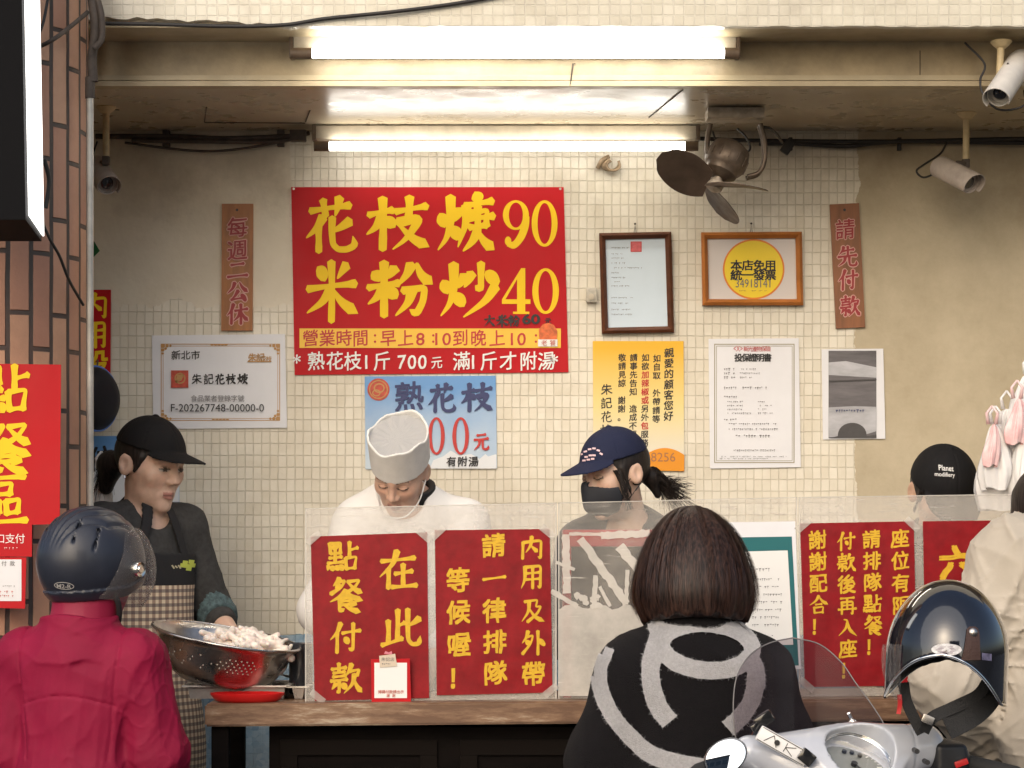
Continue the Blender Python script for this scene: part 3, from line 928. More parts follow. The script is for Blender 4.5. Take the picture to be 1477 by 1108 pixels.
# wooden plaques
wood_l = mat('varnished_orange_wood', (0.33, 0.125, 0.035), 0.45, var=0.25, vscale=5, stretch=(9, 9, 1.2), bump=0.1, bscale=40)
wood_r = mat('varnished_dark_wood', (0.23, 0.085, 0.03), 0.45, var=0.25, vscale=5, stretch=(9, 9, 1.2), bump=0.1, bscale=40)
plaque_red = mat('plaque_red', (0.30, 0.018, 0.022), 0.5)
pink_edge = mat('pale_letter_edge', (0.62, 0.36, 0.30), 0.5)
b = Board('wooden_plaque', 'orange wooden plaque with red carved characters left of the price board', 'plaque', [(320, 294), (365, 294), (364, 477), (319, 477)], WD - .006, wood_l, 0.014)
for c, y in zip('每週二公休', (328, 361, 390, 421, 453)):
    for dx, dy in ((-1.1, 0), (1.1, 0), (0, 1.1), (0, -1.1)):
        b.ch('letter_edge', pink_edge, c, 342.5 + dx, y + dy, 31, 31, bold=0.022, wgt=16)
    b.ch('lettering', plaque_red, c, 342.5, y, 31, 31, bold=0.012, wgt=13)
b.disc('nail', black_ink, 342, 303, 2, 2, 10)
b.done()
b = Board('wooden_plaque', 'dark wooden plaque hanging slightly askew right of the framed papers', 'plaque', [(1197, 295), (1239, 293), (1248, 472), (1206, 474)], WD - .006, wood_r, 0.014)
for c, x, y in zip('請先付款', (1219, 1222, 1223, 1226), (331, 370, 404, 442)):
    for dx, dy in ((-1, 0), (1, 0), (0, 1), (0, -1)):
        b.ch('letter_edge', pink_edge, c, x + dx, y + dy, 29, 31, bold=0.02, wgt=15)
    b.ch('lettering', plaque_red, c, x, y, 29, 31, bold=0.012, wgt=12)
b.disc('nail', black_ink, 1218, 303, 2, 2, 10)
b.done()

# registration certificate
b = Board('certificate', 'white laminated registration certificate with an ornate brown border', 'certificate', [(219, 484), (411, 482), (414, 617), (221, 619)], WD, white_paper, 0.002)
b.frame('border', gold_ink, 232, 496, 404, 607, 1.1)
b.frame('border', gold_ink, 235, 499, 401, 604, 0.7)
for cx, cy, sx, sy in ((233, 497, 1, 1), (403, 497, -1, 1), (233, 606, 1, -1), (403, 606, -1, -1)):
    for k, (ax, ay, r_) in enumerate(((2, 2, 3.2), (8, 2, 2.4), (2, 8, 2.4), (13, 2, 1.7), (2, 13, 1.7), (6, 6, 2))):
        b.disc('corner_ornament', gold_ink, cx + sx * ax, cy + sy * ay, r_, r_, 10, lift=.0019 + .00005 * k)
for k in range(5):
    b.disc('corner_ornament', gold_ink, 306 + 5 * k, 497.5, 2.6, 1.1, 10)
    b.disc('corner_ornament', gold_ink, 308 + 5 * k, 605.5, 2.6, 1.1, 10)
b.row('black_lettering', black_ink, '新北市', 254, 282, 512.5, 14, hand=False, bold=0.01)
b.row('city_mark', gold_ink, '朱記', 364, 376, 516, 13, hand=False, bold=0.02)
b.rect('city_mark', gold_ink, 357, 521, 391, 522.5)
b.row('city_mark', gold_ink, '花枝', 380, 388, 518, 9, hand=False, bold=0.01)
b.rect('red_seal', seal_red, 247, 534.5, 272, 559.5)
b.ringp('seal_mark', gold_ink, 260, 546, 8, 8, 2)
b.poly('seal_mark', gold_ink, [(253, 553), (256, 541), (266, 540), (262, 549)])
for c, x in zip('朱記花枝焿', (284, 301, 317, 333, 350)):
    b.ch('black_lettering', black_ink, c, x, 547, 15, 16, wgt=13, rough=0.008)
b.row('grey_lettering', grey_ink, '食品業者登錄字號', 280, 348, 575, 10, hand=False, bold=-0.002, rough=0)
b.line('number_text', black_ink, 'F-202267748-00000-0', 247, 381, 583, 594)
b.done()

# blue price poster
sky_m, nt, bs = nodes_of('sky_print')
tc = nd(nt, 'ShaderNodeTexCoord'); sp = nd(nt, 'ShaderNodeSeparateXYZ'); nt.links.new(tc.outputs['Object'], sp.inputs[0])
ns = nd(nt, 'ShaderNodeTexNoise', i_Scale=9.0, i_Detail=6.0); nt.links.new(tc.outputs['Object'], ns.inputs['Vector'])
rp = nd(nt, 'ShaderNodeValToRGB')
nt.links.new(math_(nt, 'ADD', math_(nt, 'MULTIPLY', sp.outputs[2], 2.6), math_(nt, 'MULTIPLY', ns.outputs[0], 0.5)), rp.inputs[0])
e = rp.color_ramp.elements
e[0].position = 0.3; e[0].color = (0.52, 0.62, 0.70, 1)
e[1].position = 0.95; e[1].color = (0.12, 0.30, 0.60, 1)
nt.links.new(rp.outputs[0], bs.inputs['Base Color'])
bs.inputs['Roughness'].default_value = 0.4
b = Board('price_poster', 'sky blue poster with red digits hung below the big red price board', 'poster', [(526, 543), (715, 542), (717, 675), (527, 677)], WD, sky_m, 0.002)
mt = mat('printed_mountain', (0.30, 0.40, 0.50), 0.5, var=0.5, vscale=50)
cl = mat('printed_cloud', (0.72, 0.74, 0.76), 0.5)
b.poly('mountain_print', cl, [(620, 676), (625, 664), (640, 658), (650, 650), (662, 657), (680, 655), (692, 662), (716, 655), (716, 676)])
b.poly('mountain_print', mt, [(655, 676), (672, 664), (684, 669), (700, 655), (708, 662), (716, 657), (716, 676)], lift=0.0024)
b.disc('round_seal', seal_red, 546, 562, 16, 16)
b.ringp('seal_mark', gold_ink, 546, 562, 13.5, 13.5, 1.5)
b.ringp('seal_mark', gold_ink, 547, 560, 8, 7, 2)
b.ringp('seal_mark', gold_ink, 543, 567, 6, 5, 1.6, lift=.0031)
for c, x, y, s_ in (('熟', 590, 572, 44), ('花', 637, 574, 42), ('枝', 688, 573, 46)):
    b.ch('dark_lettering', navy_ink, c, x, y, s_, 44, wgt=13, bold=0.02)
b.line('red_digits', red_ink, '7', 583, 604, 603, 656, bold=.03)
for x in (617, 652):
    b.poly('red_digits', red_ink, *[(lambda V, F: ([tuple((x + v[0] * 25, 656 - v[1] * 54)) for v in V], F))(*serif_digit('0')[0])][0])
b.ch('red_digits', red_ink, '元', 694, 637, 23, 27, wgt=15)
b.row('marker_lettering', black_ink, '有附湯', 651, 683, 666, 15, hand=False, bold=0.02, rough=0.01)
b.done()

# framed paper notices (frame > glass paper), each with a nail
def picture(label, q, d, fw, fm, pm, fill):
    b = Board('picture_frame', label, 'picture', q, d, pm, 0.006)
    x0, y0 = q[0]; x1, y1 = q[2]
    (ax, ay), (bx, by), (cx, cy), (dx, dy) = q
    def inn(x, y, sx, sy): return (x + sx * fw, y + sy * fw)
    Q = [inn(ax, ay, 1, 1), inn(bx, by, -1, 1), inn(cx, cy, -1, -1), inn(dx, dy, 1, -1)]
    mb = MB()
    h0, h1, h2 = 0.0, 0.012, 0.020
    o = [b.pt(x, y, -0.006) for x, y in q]; o2 = [b.pt(x, y, h1) for x, y in q]
    m_ = [((x * .55 + X * .45), (y * .55 + Y * .45)) for (x, y), (X, Y) in zip(q, Q)]
    mm = [b.pt(x, y, h2) for x, y in m_]
    i2 = [b.pt(x, y, 0.009) for x, y in Q]; i0 = [b.pt(x, y, 0.0005) for x, y in Q]
    V = o + o2 + mm + i2 + i0
    F = []
    for L_ in range(4):
        for k in range(4):
            F.append([L_ * 4 + k, L_ * 4 + (k + 1) % 4, L_ * 4 + 4 + (k + 1) % 4, L_ * 4 + 4 + k])
    mb.raw(V, F)
    obj('frame', mb, fm, b.o, smooth=25)
    fill(b)
    b.done()
    n = MB()
    xm, ym = (ax + bx) / 2, (ay + by) / 2
    n.tube([P(xm, ym - 13, d + .005), P(xm, ym - 13, d - .012)], 0.0035, 8)
    n.tube([P(xm - 1.5, ym, d), P(xm, ym - 12, d - .008), P(xm + 1.5, ym, d)], 0.0012, 6)
    obj('hook', n, dirty_cable, b.o)
    return b
dark_wood = mat('dark_frame_wood', (0.10, 0.035, 0.016), 0.35, var=0.3, vscale=8, stretch=(3, 3, 3))
honey_wood = mat('honey_frame_wood', (0.42, 0.15, 0.035), 0.32, var=0.25, vscale=8)
bluish = mat('bluish_licence_paper', (0.58, 0.68, 0.76), 0.35, var=0.05, vscale=3)
def fill_lic(b):
    b.rect('red_seal', mat('pink_seal', (0.62, 0.12, 0.13), 0.5, var=0.2, vscale=80), 910, 349, 925, 363)
    b.frame('seal_edge', red_ink, 909.5, 348.5, 925.5, 363.5, 1)
    for k, (y, x1) in enumerate(((358, 908), (367, 898), (373, 900), (380, 902), (387, 927), (394, 898), (401, 903), (407, 896), (413, 908), (430, 914), (438, 908), (447, 909), (454, 912))):
        b.scribble('print', grey_ink, 882, x1, y, 2.6, seed=k)
picture('dark brown picture frame holding a pale blue licence with a red seal', [(864, 337), (968, 335), (972, 480), (868, 482)], WD - .004, 9, dark_wood, bluish, fill_lic)
yel_disc = mat('yellow_disc_print', (0.86, 0.62, 0.02), 0.35)
def fill_tax(b):
    b.disc('disc_edge', mat('orange_ring_print', (0.75, 0.22, 0.02), 0.4), 1087, 388.5, 44.5, 43.5, 60)
    b.disc('yellow_disc', yel_disc, 1087, 388.5, 42, 41, 60)
    b.row('black_lettering', black_ink, '本店免用', 1062, 1111, 383, 17.5, 16, hand=False, bold=0.03, rough=0)
    b.row('black_lettering', black_ink, '統一發票', 1062, 1111, 397, 17.5, 16, hand=False, bold=0.03, rough=0)
    b.line('pen_number', grey_ink, '34918141', 1061, 1111, 403, 415)
    b.scribble('small_print', brown_ink, 1066, 1106, 420, 2.4, seed=5)
picture('honey coloured picture frame holding a white card with a yellow disc', [(1011, 336), (1156, 335), (1158, 441), (1013, 441)], WD - .004, 9, honey_wood, mat('frame_card', (0.66, 0.60, 0.56), 0.3), fill_tax)

# yellow customer notice
ym, nt, bs = nodes_of('yellow_fade_print')
tc = nd(nt, 'ShaderNodeTexCoord'); sp = nd(nt, 'ShaderNodeSeparateXYZ'); nt.links.new(tc.outputs['Object'], sp.inputs[0])
rp = nd(nt, 'ShaderNodeValToRGB'); nt.links.new(math_(nt, 'MULTIPLY', sp.outputs[2], 2.45), rp.inputs[0])
e = rp.color_ramp.elements
e[0].position = 0.12; e[0].color = (0.70, 0.66, 0.55, 1)
e[1].position = 0.95; e[1].color = (0.80, 0.44, 0.01, 1)
el = e.new(0.5); el.color = (0.78, 0.62, 0.25, 1)
nt.links.new(rp.outputs[0], bs.inputs['Base Color']); bs.inputs['Roughness'].default_value = 0.4
b = Board('customer_notice', 'yellow to white notice with columns of writing behind the masked worker', 'notice', [(855, 492), (986, 492), (987, 680), (856, 677)], WD, ym, 0.002)
for c, y0, st, s_, x in (('親愛的顧客您好', 509, 15.2, 14.5, 965), ('如自取、外帶請等', 517, 12.5, 11.5, 947.5), ('如欲加辣椒或另外包服務', 516, 12.3, 11.5, 931), ('請事先告知、造成不便', 516, 12.3, 11.5, 914), ('敬請見諒、謝謝。', 516, 12.3, 11.5, 897.5)):
    for i, ch_ in enumerate(c):
        red = x == 931 and i in (2, 3, 4, 5, 8)
        b.ch('red_lettering' if red else 'dark_lettering', red_ink if red else black_ink, ch_, x - i * 0.15, y0 + st * i, s_, s_, hand=False, bold=0.02, rough=0.008)
for i, ch_ in enumerate('朱記花枝焿'):
    b.ch('dark_lettering', black_ink, ch_, 875 - i * 0.4, 562 + 19.5 * i, 17, 17, wgt=9, bold=0.012, rough=0.008)
hill = mat('orange_hill_print', (0.72, 0.27, 0.01), 0.4)
V = [(920, 678.6)] + [(920 + 67 * t, 678 - 34 * math.sin(math.pi * min(1, .12 + t * .62)) ** 0.9 + 4 * t) for t in np.linspace(0, 1, 20)] + [(986.8, 679.8)]
b.poly('hill_print', hill, V)
b.line('phone_number', brown_ink, '8256', 939, 974, 653, 666)
b.done()

# insurance certificate
b = Board('insurance_certificate', 'white insurance certificate with a thin grey border and lines of small print', 'certificate', [(1022, 489), (1152, 488), (1155, 674), (1024, 676)], WD, white_paper, 0.002)
ol = mat('olive_line', (0.36, 0.33, 0.24), 0.5)
b.frame('border', ol, 1030, 496, 1146, 668, 1.5)
b.frame('border', ol, 1033, 499, 1143, 665, 0.8)
b.line('red_title', red_ink, '<X>', 1058, 1071, 499, 507)
b.row('red_title', red_ink, '新光產物保險', 1076, 1108, 503.5, 8, hand=False, bold=0.0, rough=0)
b.row('bold_title', black_ink, '投保證明書', 1065, 1107, 516, 12, hand=False, bold=0.03, rough=0)
for k, (x0, x1, y, h_) in enumerate(((1044, 1062, 533, 4), (1067, 1091, 533, 3), (1044, 1062, 539, 4), (1067, 1100, 539, 3), (1044, 1062, 545, 4), (1067, 1087, 545, 3), (1044, 1063, 560, 4), (1067, 1108, 560, 4), (1044, 1064, 573, 4), (1049, 1075, 580, 3), (1093, 1113, 580, 3), (1049, 1073, 585.5, 3), (1093, 1113, 585.5, 3), (1049, 1072, 591, 3), (1093, 1112, 591, 3), (1049, 1085, 596.5, 3), (1093, 1115, 596.5, 3), (1044, 1064, 606, 4), (1051, 1122, 612, 3.4), (1051, 1122, 619.5, 3.4), (1061, 1111, 629.5, 4.6), (1058, 1120, 650, 3.2), (1038, 1135, 659, 2.4), (1038, 1108, 662, 2.4))):
    b.scribble('print', grey_ink, x0, x1, y, h_, seed=k + 30, gap=0.12 if h_ > 3.3 else 0.2)
b.done()

# grey photo print
b = Board('photo_print', 'white sheet with a grey photograph printed on it near the tile edge', 'photo print', [(1185, 504), (1274, 503), (1277, 633), (1187, 634)], WD, white_paper, 0.0015)
ph = mat('grey_photo', (0.13, 0.12, 0.125), 0.4, var=0.35, vscale=4, stretch=(1, 1, 6))
ph2 = mat('grey_photo_light', (0.42, 0.42, 0.44), 0.4, var=0.3, vscale=5, stretch=(1, 1, 3))
ph3 = mat('grey_photo_dark', (0.07, 0.065, 0.065), 0.4, var=0.3, vscale=8)
b.rect('photo', ph, 1195, 506, 1264, 632)
b.poly('photo_band', ph2, [(1195, 523), (1220, 521), (1264, 530), (1264, 545), (1195, 541)])
b.poly('photo_pale_patch', ph2, [(1195, 588), (1230, 586), (1264, 587), (1264, 622), (1245, 628), (1195, 631)])  # pale printed area of the picture
b.poly('photo_dark_arch', ph3, [(1195, 632)] + [(1229 + 21 * math.cos(a), 631 - 21 * math.sin(a) ** .8) for a in np.linspace(3.1, .05, 14)] + [(1264, 627), (1264, 632)])  # dark printed arch at the picture's foot
b.poly('photo_fold', ph3, [(1195, 549), (1264, 547), (1264, 548.5), (1195, 551)])
b.scribble('blue_text', navy_ink, 1205, 1249, 593, 5, seed=77, gap=0)
b.done()

# things at the far left of the wall
b = Board('red_wall_sign', 'narrow red sign half hidden behind the column with yellow characters', 'sign', [(95, 418), (160, 418), (159, 612), (95, 612)], WD, red_b, 0.003)
for c, y in zip('內用設', (441, 483, 525)):
    b.ch('lettering', yel, c, 137, y, 40, 40, bold=0.03, wgt=12)
b.done()
b = Board('seat_poster', 'blue and white poster on the wall behind the capped woman', 'poster', [(90, 629), (258, 629), (259, 757), (90, 757)], WD, sky_m, 0.002)
b.poly('mountain_print', cl, [(90, 700), (120, 672), (160, 655), (190, 668), (225, 672), (258, 690), (258, 724), (90, 724)])
b.row('lettering', black_ink, '座位', 105, 146, 662, 38, hand=False, bold=0.02)
b.done()
pan = MB()
M = Matrix.Translation(P(141, 575, 7.22)) @ Matrix.Rotation(R(58), 4, 'Z') @ Matrix.Rotation(R(90), 4, 'X')
pan.lathe([(0, .032), (.05, .03), (.082, .018), (.096, 0), (.099, -.008), (.094, -.014), (0, -.016)], 40, M)
pt_ = obj('round_dish', pan, mat('black_enamel', (0.008, 0.008, 0.012), 0.5, spec=.2))
tag(pt_, 'black round dish with a blue rim hung beside the narrow red sign', 'dish')
rim = MB(); rim.tube([M @ Vector((.098 * math.cos(a), .098 * math.sin(a), -.006)) for a in np.linspace(0, 2 * math.pi, 41)], 0.0045, 8)
obj('rim', rim, mat('blue_rim', (0.06, 0.16, 0.48), 0.3), pt_)
hk = MB(); hk.tube([P(141, 520, WALL_Y), P(141, 520, 7.3), P(140, 530, 7.24)], 0.003, 8)
obj('hook', hk, dirty_cable, pt_)
# little leaf charm
s = MB()
gm = mat('green_leaf_charm', (0.02, 0.16, 0.05), 0.5); 
for (a, bb, c_) in (((134, 345), (144, 362), (134, 372)), ((131, 340), (137, 352), (131, 368))):
    s.raw([P(*a, 7.1), P(*bb, 7.08), P(*c_, 7.1), P((a[0] + c_[0]) / 2 - 5, (a[1] + c_[1]) / 2, 7.11)], [[0, 1, 2, 3]])
s.tube([P(133, 330, 7.11), P(133, 345, 7.1)], .002, 6)
s.tube([P(133, 368, 7.1), P(131, 385, 7.1), P(132, 392, 7.1)], .004, 6)
tag(obj('leaf_charm', s, gm), 'small green leaf charm peeking out beside the grey conduit', 'charm')

# socket and cable coil on the tile
s = MB(); s.box(P(853, 426, WALL_Y - .015), (.034, .03, .046), None, .006)
so = tag(obj('wall_socket', s, mat('aged_socket_plastic', (0.50, 0.46, 0.38), 0.4, var=0.3, vscale=40)), 'small aged socket box on the tiles left of the dark frame', 'socket')
s = MB(); s.tube([P(853, 428, WALL_Y - .03), P(853, 428, WALL_Y - .042)], .009, 12)
obj('plug', s, house_m, so)
s = MB()
for k in range(4):
    cx, cy, rx, ry = 880 + k * 1.5, 236 + k, 13 - k * 1.2, 10 - k
    s.tube([P(cx + rx * math.cos(a), cy + ry * math.sin(a), WALL_Y - .02 - .005 * k) for a in np.linspace(-0.4, 4.4, 22)], .0042, 8)
s.tube(spline([P(862, 243, WALL_Y - .02), P(868, 232, WALL_Y - .03), P(878, 226, WALL_Y - .02)], 6), .007, 8)
tag(obj('cable_coil', s, mat('tan_cable', (0.24, 0.17, 0.10), 0.6, var=0.5, vscale=30), smooth=60), 'coil of old cable tied to the tiles under the rear light', 'cable')

# ---- notices on the column
b = Board('order_sign', 'big red sign with yellow brush characters on the brick column', 'sign', [(-60, 524), (88, 526), (86, 756), (-60, 760)], 6.085, red_b, 0.004)
for c, x, y in (('點', 6, 562, ), ('餐', 8, 646), ('區', 4, 722)):
    b.ch('lettering', yel, c, x, y, 76, 76, wgt=12)
b.done()
b = Board('payment_sign', 'small red payment sign below the big sign on the brick column', 'sign', [(-55, 759), (46, 757), (46, 803), (-55, 803)], 6.08, red_b, 0.003)
b.row('lettering', white_p, '街口支付', -14, 29, 777, 15, hand=False, bold=0.0, rough=0)
b.scribble('small_text', white_p, 2, 30, 791, 3, seed=4)
b.done()
b = Board('payment_sheet', 'white payment sheet in a red border at the foot of the column signs', 'sheet', [(-50, 804), (38, 804), (36, 878), (-50, 876)], 6.08, red_b, 0.003)
b.rect('white_sheet', white_paper, -46, 807, 31, 867)
b.row('sheet_text', grey_ink, '付款', 6, 18, 813, 8, hand=False, bold=0, rough=0)
b.scribble('sheet_text', grey_ink, 4, 22, 846, 3, seed=2)
b.scribble('sheet_mark', seal_red, 0, 22, 854, 4, seed=3)
b.scribble('sheet_mark', navy_ink, 0, 22, 860, 4, seed=8)
b.done()

# ---------------------------------------------------------------- distance-field modelling
def ell(p, c, r, Mx=None):
    q = p - np.asarray(c, np.float32)
    if Mx is not None:
        q = q @ Mx
    r = np.asarray(r, np.float32)
    k0 = np.linalg.norm(q / r, axis=1)
    k1 = np.linalg.norm(q / (r * r), axis=1) + 1e-9
    return k0 * (k0 - 1.0) / k1
def capn(p, a, b, ra, rb=None):
    rb = ra if rb is None else rb
    a = np.asarray(a, np.float32); b = np.asarray(b, np.float32)
    pa, ba = p - a, b - a
    h = np.clip(pa @ ba / (ba @ ba + 1e-12), 0, 1)
    return np.linalg.norm(pa - h[:, None] * ba, axis=1) - (ra + (rb - ra) * h)
def bxs(p, c, s, r=0.0, Mx=None):
    q = p - np.asarray(c, np.float32)
    if Mx is not None:
        q = q @ Mx
    q = np.abs(q) - (np.asarray(s, np.float32) - r)
    return np.linalg.norm(np.maximum(q, 0), axis=1) + np.minimum(q.max(1), 0) - r
def smin(a, b, k):
    if k <= 0: return np.minimum(a, b)
    h = np.maximum(k - np.abs(a - b), 0) / k
    return np.minimum(a, b) - h * h * k * 0.25
def smax(a, b, k):
    return -smin(-a, -b, k)
def union(fs, k):
    r = fs[0]
    for f in fs[1:]:
        r = smin(r, f, k)
    return r
def wrinkle(p, seed, f=24.0, n=5, aniso=(1, 1, 1)):
    rs = np.random.RandomState(seed)
    q = p * np.asarray(aniso, np.float32)
    w1 = rs.normal(size=(3, 3)).astype(np.float32) * 9
    q = q + 0.035 * np.sin(q @ w1 + rs.rand(3) * 6).astype(np.float32)
    out = np.zeros(len(p), np.float32)
    for i in range(n):
        d = rs.normal(size=3); d /= np.linalg.norm(d)
        s = 1 - np.abs(np.sin(q @ (d * f * rs.uniform(.6, 1.7)).astype(np.float32) + rs.rand() * 6.28))
        gate = 0.5 + 0.5 * np.sin(p @ (rs.normal(size=3) * 7).astype(np.float32) + rs.rand() * 6.28)
        out += s ** 2 * gate
    return out / n

def crease(p, seed, f=70.0, n=6, aniso=(1, 1, 1)):
    """thin sharp creases"""
    rs = np.random.RandomState(seed)
    q = p * np.asarray(aniso, np.float32)
    q = q + 0.02 * np.sin(q @ (rs.normal(size=(3, 3)) * 16).astype(np.float32) + rs.rand(3) * 6).astype(np.float32)
    out = np.zeros(len(p), np.float32)
    for i in range(n):
        d = rs.normal(size=3); d /= np.linalg.norm(d)
        s = 1 - np.abs(np.sin(q @ (d * f * rs.uniform(.5, 1.5)).astype(np.float32) + rs.rand() * 6.28))
        gate = np.clip(np.sin(p @ (rs.normal(size=3) * 14).astype(np.float32) + rs.rand() * 6.28), 0, 1)
        out += s ** 5 * gate
    return out / 2

def mesh_sdf(f, lo, hi, h, name='sdf', B=6, marg=1.25):
    """surface-net mesh of f<0; f is only sampled near the surface"""
    lo = np.array(lo, float); hi = np.array(hi, float)
    nb = np.maximum(1, np.ceil((hi - lo) / (h * B)).astype(int))
    H = h * B
    ci = np.stack(np.meshgrid(*[np.arange(n) for n in nb], indexing='ij'), -1).reshape(-1, 3)
    cc = (lo + (ci + 0.5) * H - h * 0.5).astype(np.float32)
    cv = f(cc)
    n = nb * B
    V = np.repeat(np.repeat(np.repeat(np.where(cv < 0, -1.0, 1.0).astype(np.float32).reshape(nb), B, 0), B, 1), B, 2)
    act = ci[np.abs(cv) < H * marg]
    off = np.stack(np.meshgrid(*[np.arange(B)] * 3, indexing='ij'), -1).reshape(-1, 3)
    for s in range(0, len(act), 2500):
        a = act[s:s + 2500]
        idx = (a[:, None, :] * B + off[None]).reshape(-1, 3)
        V[idx[:, 0], idx[:, 1], idx[:, 2]] = f((lo + idx * h).astype(np.float32))
    S = V < 0
    S[0] = S[-1] = False; S[:, 0] = S[:, -1] = False; S[:, :, 0] = S[:, :, -1] = False
    V = np.where(S, np.minimum(V, -1e-6), np.maximum(V, 1e-6))
    cnt = np.zeros(np.array(S.shape) - 1, np.int8)
    for dx in (0, 1):
        for dy in (0, 1):
            for dz in (0, 1):
                cnt += S[dx:S.shape[0] - 1 + dx, dy:S.shape[1] - 1 + dy, dz:S.shape[2] - 1 + dz]
    cells = np.argwhere((cnt > 0) & (cnt < 8))
    if len(cells) == 0:
        return bpy.data.meshes.new(name), np.zeros((0, 3))
    cor = np.array([[i, j, k] for i in (0, 1) for j in (0, 1) for k in (0, 1)])
    vals = np.stack([V[cells[:, 0] + c[0], cells[:, 1] + c[1], cells[:, 2] + c[2]] for c in cor], 1)
    acc = np.zeros((len(cells), 3)); num = np.zeros(len(cells))
    for a in range(8):
        for b in range(a + 1, 8):
            if np.abs(cor[a] - cor[b]).sum() != 1: continue
            m = (vals[:, a] < 0) != (vals[:, b] < 0)
            t = vals[m, a] / (vals[m, a] - vals[m, b])
            acc[m] += cor[a] + t[:, None] * (cor[b] - cor[a]); num[m] += 1
    pos = lo + (cells + acc / num[:, None]) * h
    imap = -np.ones(cnt.shape, np.int64)
    imap[cells[:, 0], cells[:, 1], cells[:, 2]] = np.arange(len(cells))
    quads = []
    for ax in range(3):
        o1, o2 = [(1, 2), (2, 0), (0, 1)][ax]
        sl0 = [slice(None)] * 3; sl1 = [slice(None)] * 3
        sl0[ax] = slice(0, -1); sl1[ax] = slice(1, None)
        A, Bv = S[tuple(sl0)], S[tuple(sl1)]
        e = np.argwhere(A != Bv)
        e = e[(e[:, o1] > 0) & (e[:, o2] > 0)]
        inside = A[e[:, 0], e[:, 1], e[:, 2]]
        def cell(d1, d2):
            q = e.copy(); q[:, o1] += d1; q[:, o2] += d2
            return imap[q[:, 0], q[:, 1], q[:, 2]]
        Q = np.stack([cell(-1, -1), cell(0, -1), cell(0, 0), cell(-1, 0)], 1)
        Q[~inside] = Q[~inside][:, ::-1]
        quads.append(Q[(Q >= 0).all(1)])
    Q = np.concatenate(quads)
    me = bpy.data.meshes.new(name)
    me.vertices.add(len(pos)); me.vertices.foreach_set('co', pos.astype(np.float32).ravel())
    me.loops.add(Q.size); me.loops.foreach_set('vertex_index', Q.astype(np.int32).ravel())
    me.polygons.add(len(Q)); me.polygons.foreach_set('loop_start', np.arange(0, Q.size, 4, dtype=np.int32))
    try: me.polygons.foreach_set('loop_total', np.full(len(Q), 4, np.int32))
    except Exception: pass
    me.update(calc_edges=True); me.validate()
    return me, pos

def set_col(me, cols):
    a = me.color_attributes.new('Col', 'FLOAT_COLOR', 'POINT')
    c = np.ones((len(me.vertices), 4), np.float32); c[:, :3] = cols
    a.data.foreach_set('color', c.ravel())

def col_mat(name, rough=0.5, sss=0.0, bump=0.0, bscale=300.0):
    m, nt, b = nodes_of(name)
    a = nd(nt, 'ShaderNodeAttribute', attribute_name='Col')
    ns = nd(nt, 'ShaderNodeTexNoise', i_Scale=45.0, i_Detail=5.0)
    tc = nd(nt, 'ShaderNodeTexCoord'); nt.links.new(tc.outputs['Object'], ns.inputs['Vector'])
    mr = nd(nt, 'ShaderNodeMapRange', i_1=0.3, i_2=0.7, i_3=0.90, i_4=1.08); nt.links.new(ns.outputs[0], mr.inputs[0])
    nt.links.new(mix_(nt, 1.0, a.outputs['Color'], mr.outputs[0], 'MULTIPLY'), b.inputs['Base Color'])
    b.inputs['Roughness'].default_value = rough
    n3 = nd(nt, 'ShaderNodeTexNoise', i_Scale=420.0, i_Detail=4.0); nt.links.new(tc.outputs['Object'], n3.inputs['Vector'])
    bp = nd(nt, 'ShaderNodeBump', i_Strength=.35, i_Distance=.002); nt.links.new(n3.outputs[0], bp.inputs['Height']); nt.links.new(bp.outputs[0], b.inputs['Normal'])
    b.inputs['Subsurface Weight'].default_value = sss
    b.inputs['Subsurface Radius'].default_value = (0.01, 0.004, 0.002)
    b.inputs['Subsurface Scale'].default_value = 0.4
    return m

def rotm(yaw=0, pitch=0, roll=0):
    """numpy rotation, columns = local axes; pitch > 0 looks down"""
    M = Matrix.Rotation(R(yaw), 3, 'Z') @ Matrix.Rotation(R(pitch), 3, 'X') @ Matrix.Rotation(R(roll), 3, 'Y')
    return np.array(M, np.float32)

# ---------------------------------------------------------------- people
skin_m = col_mat('skin', 0.48, 0.12)
SKIN = (0.58, 0.37, 0.26)

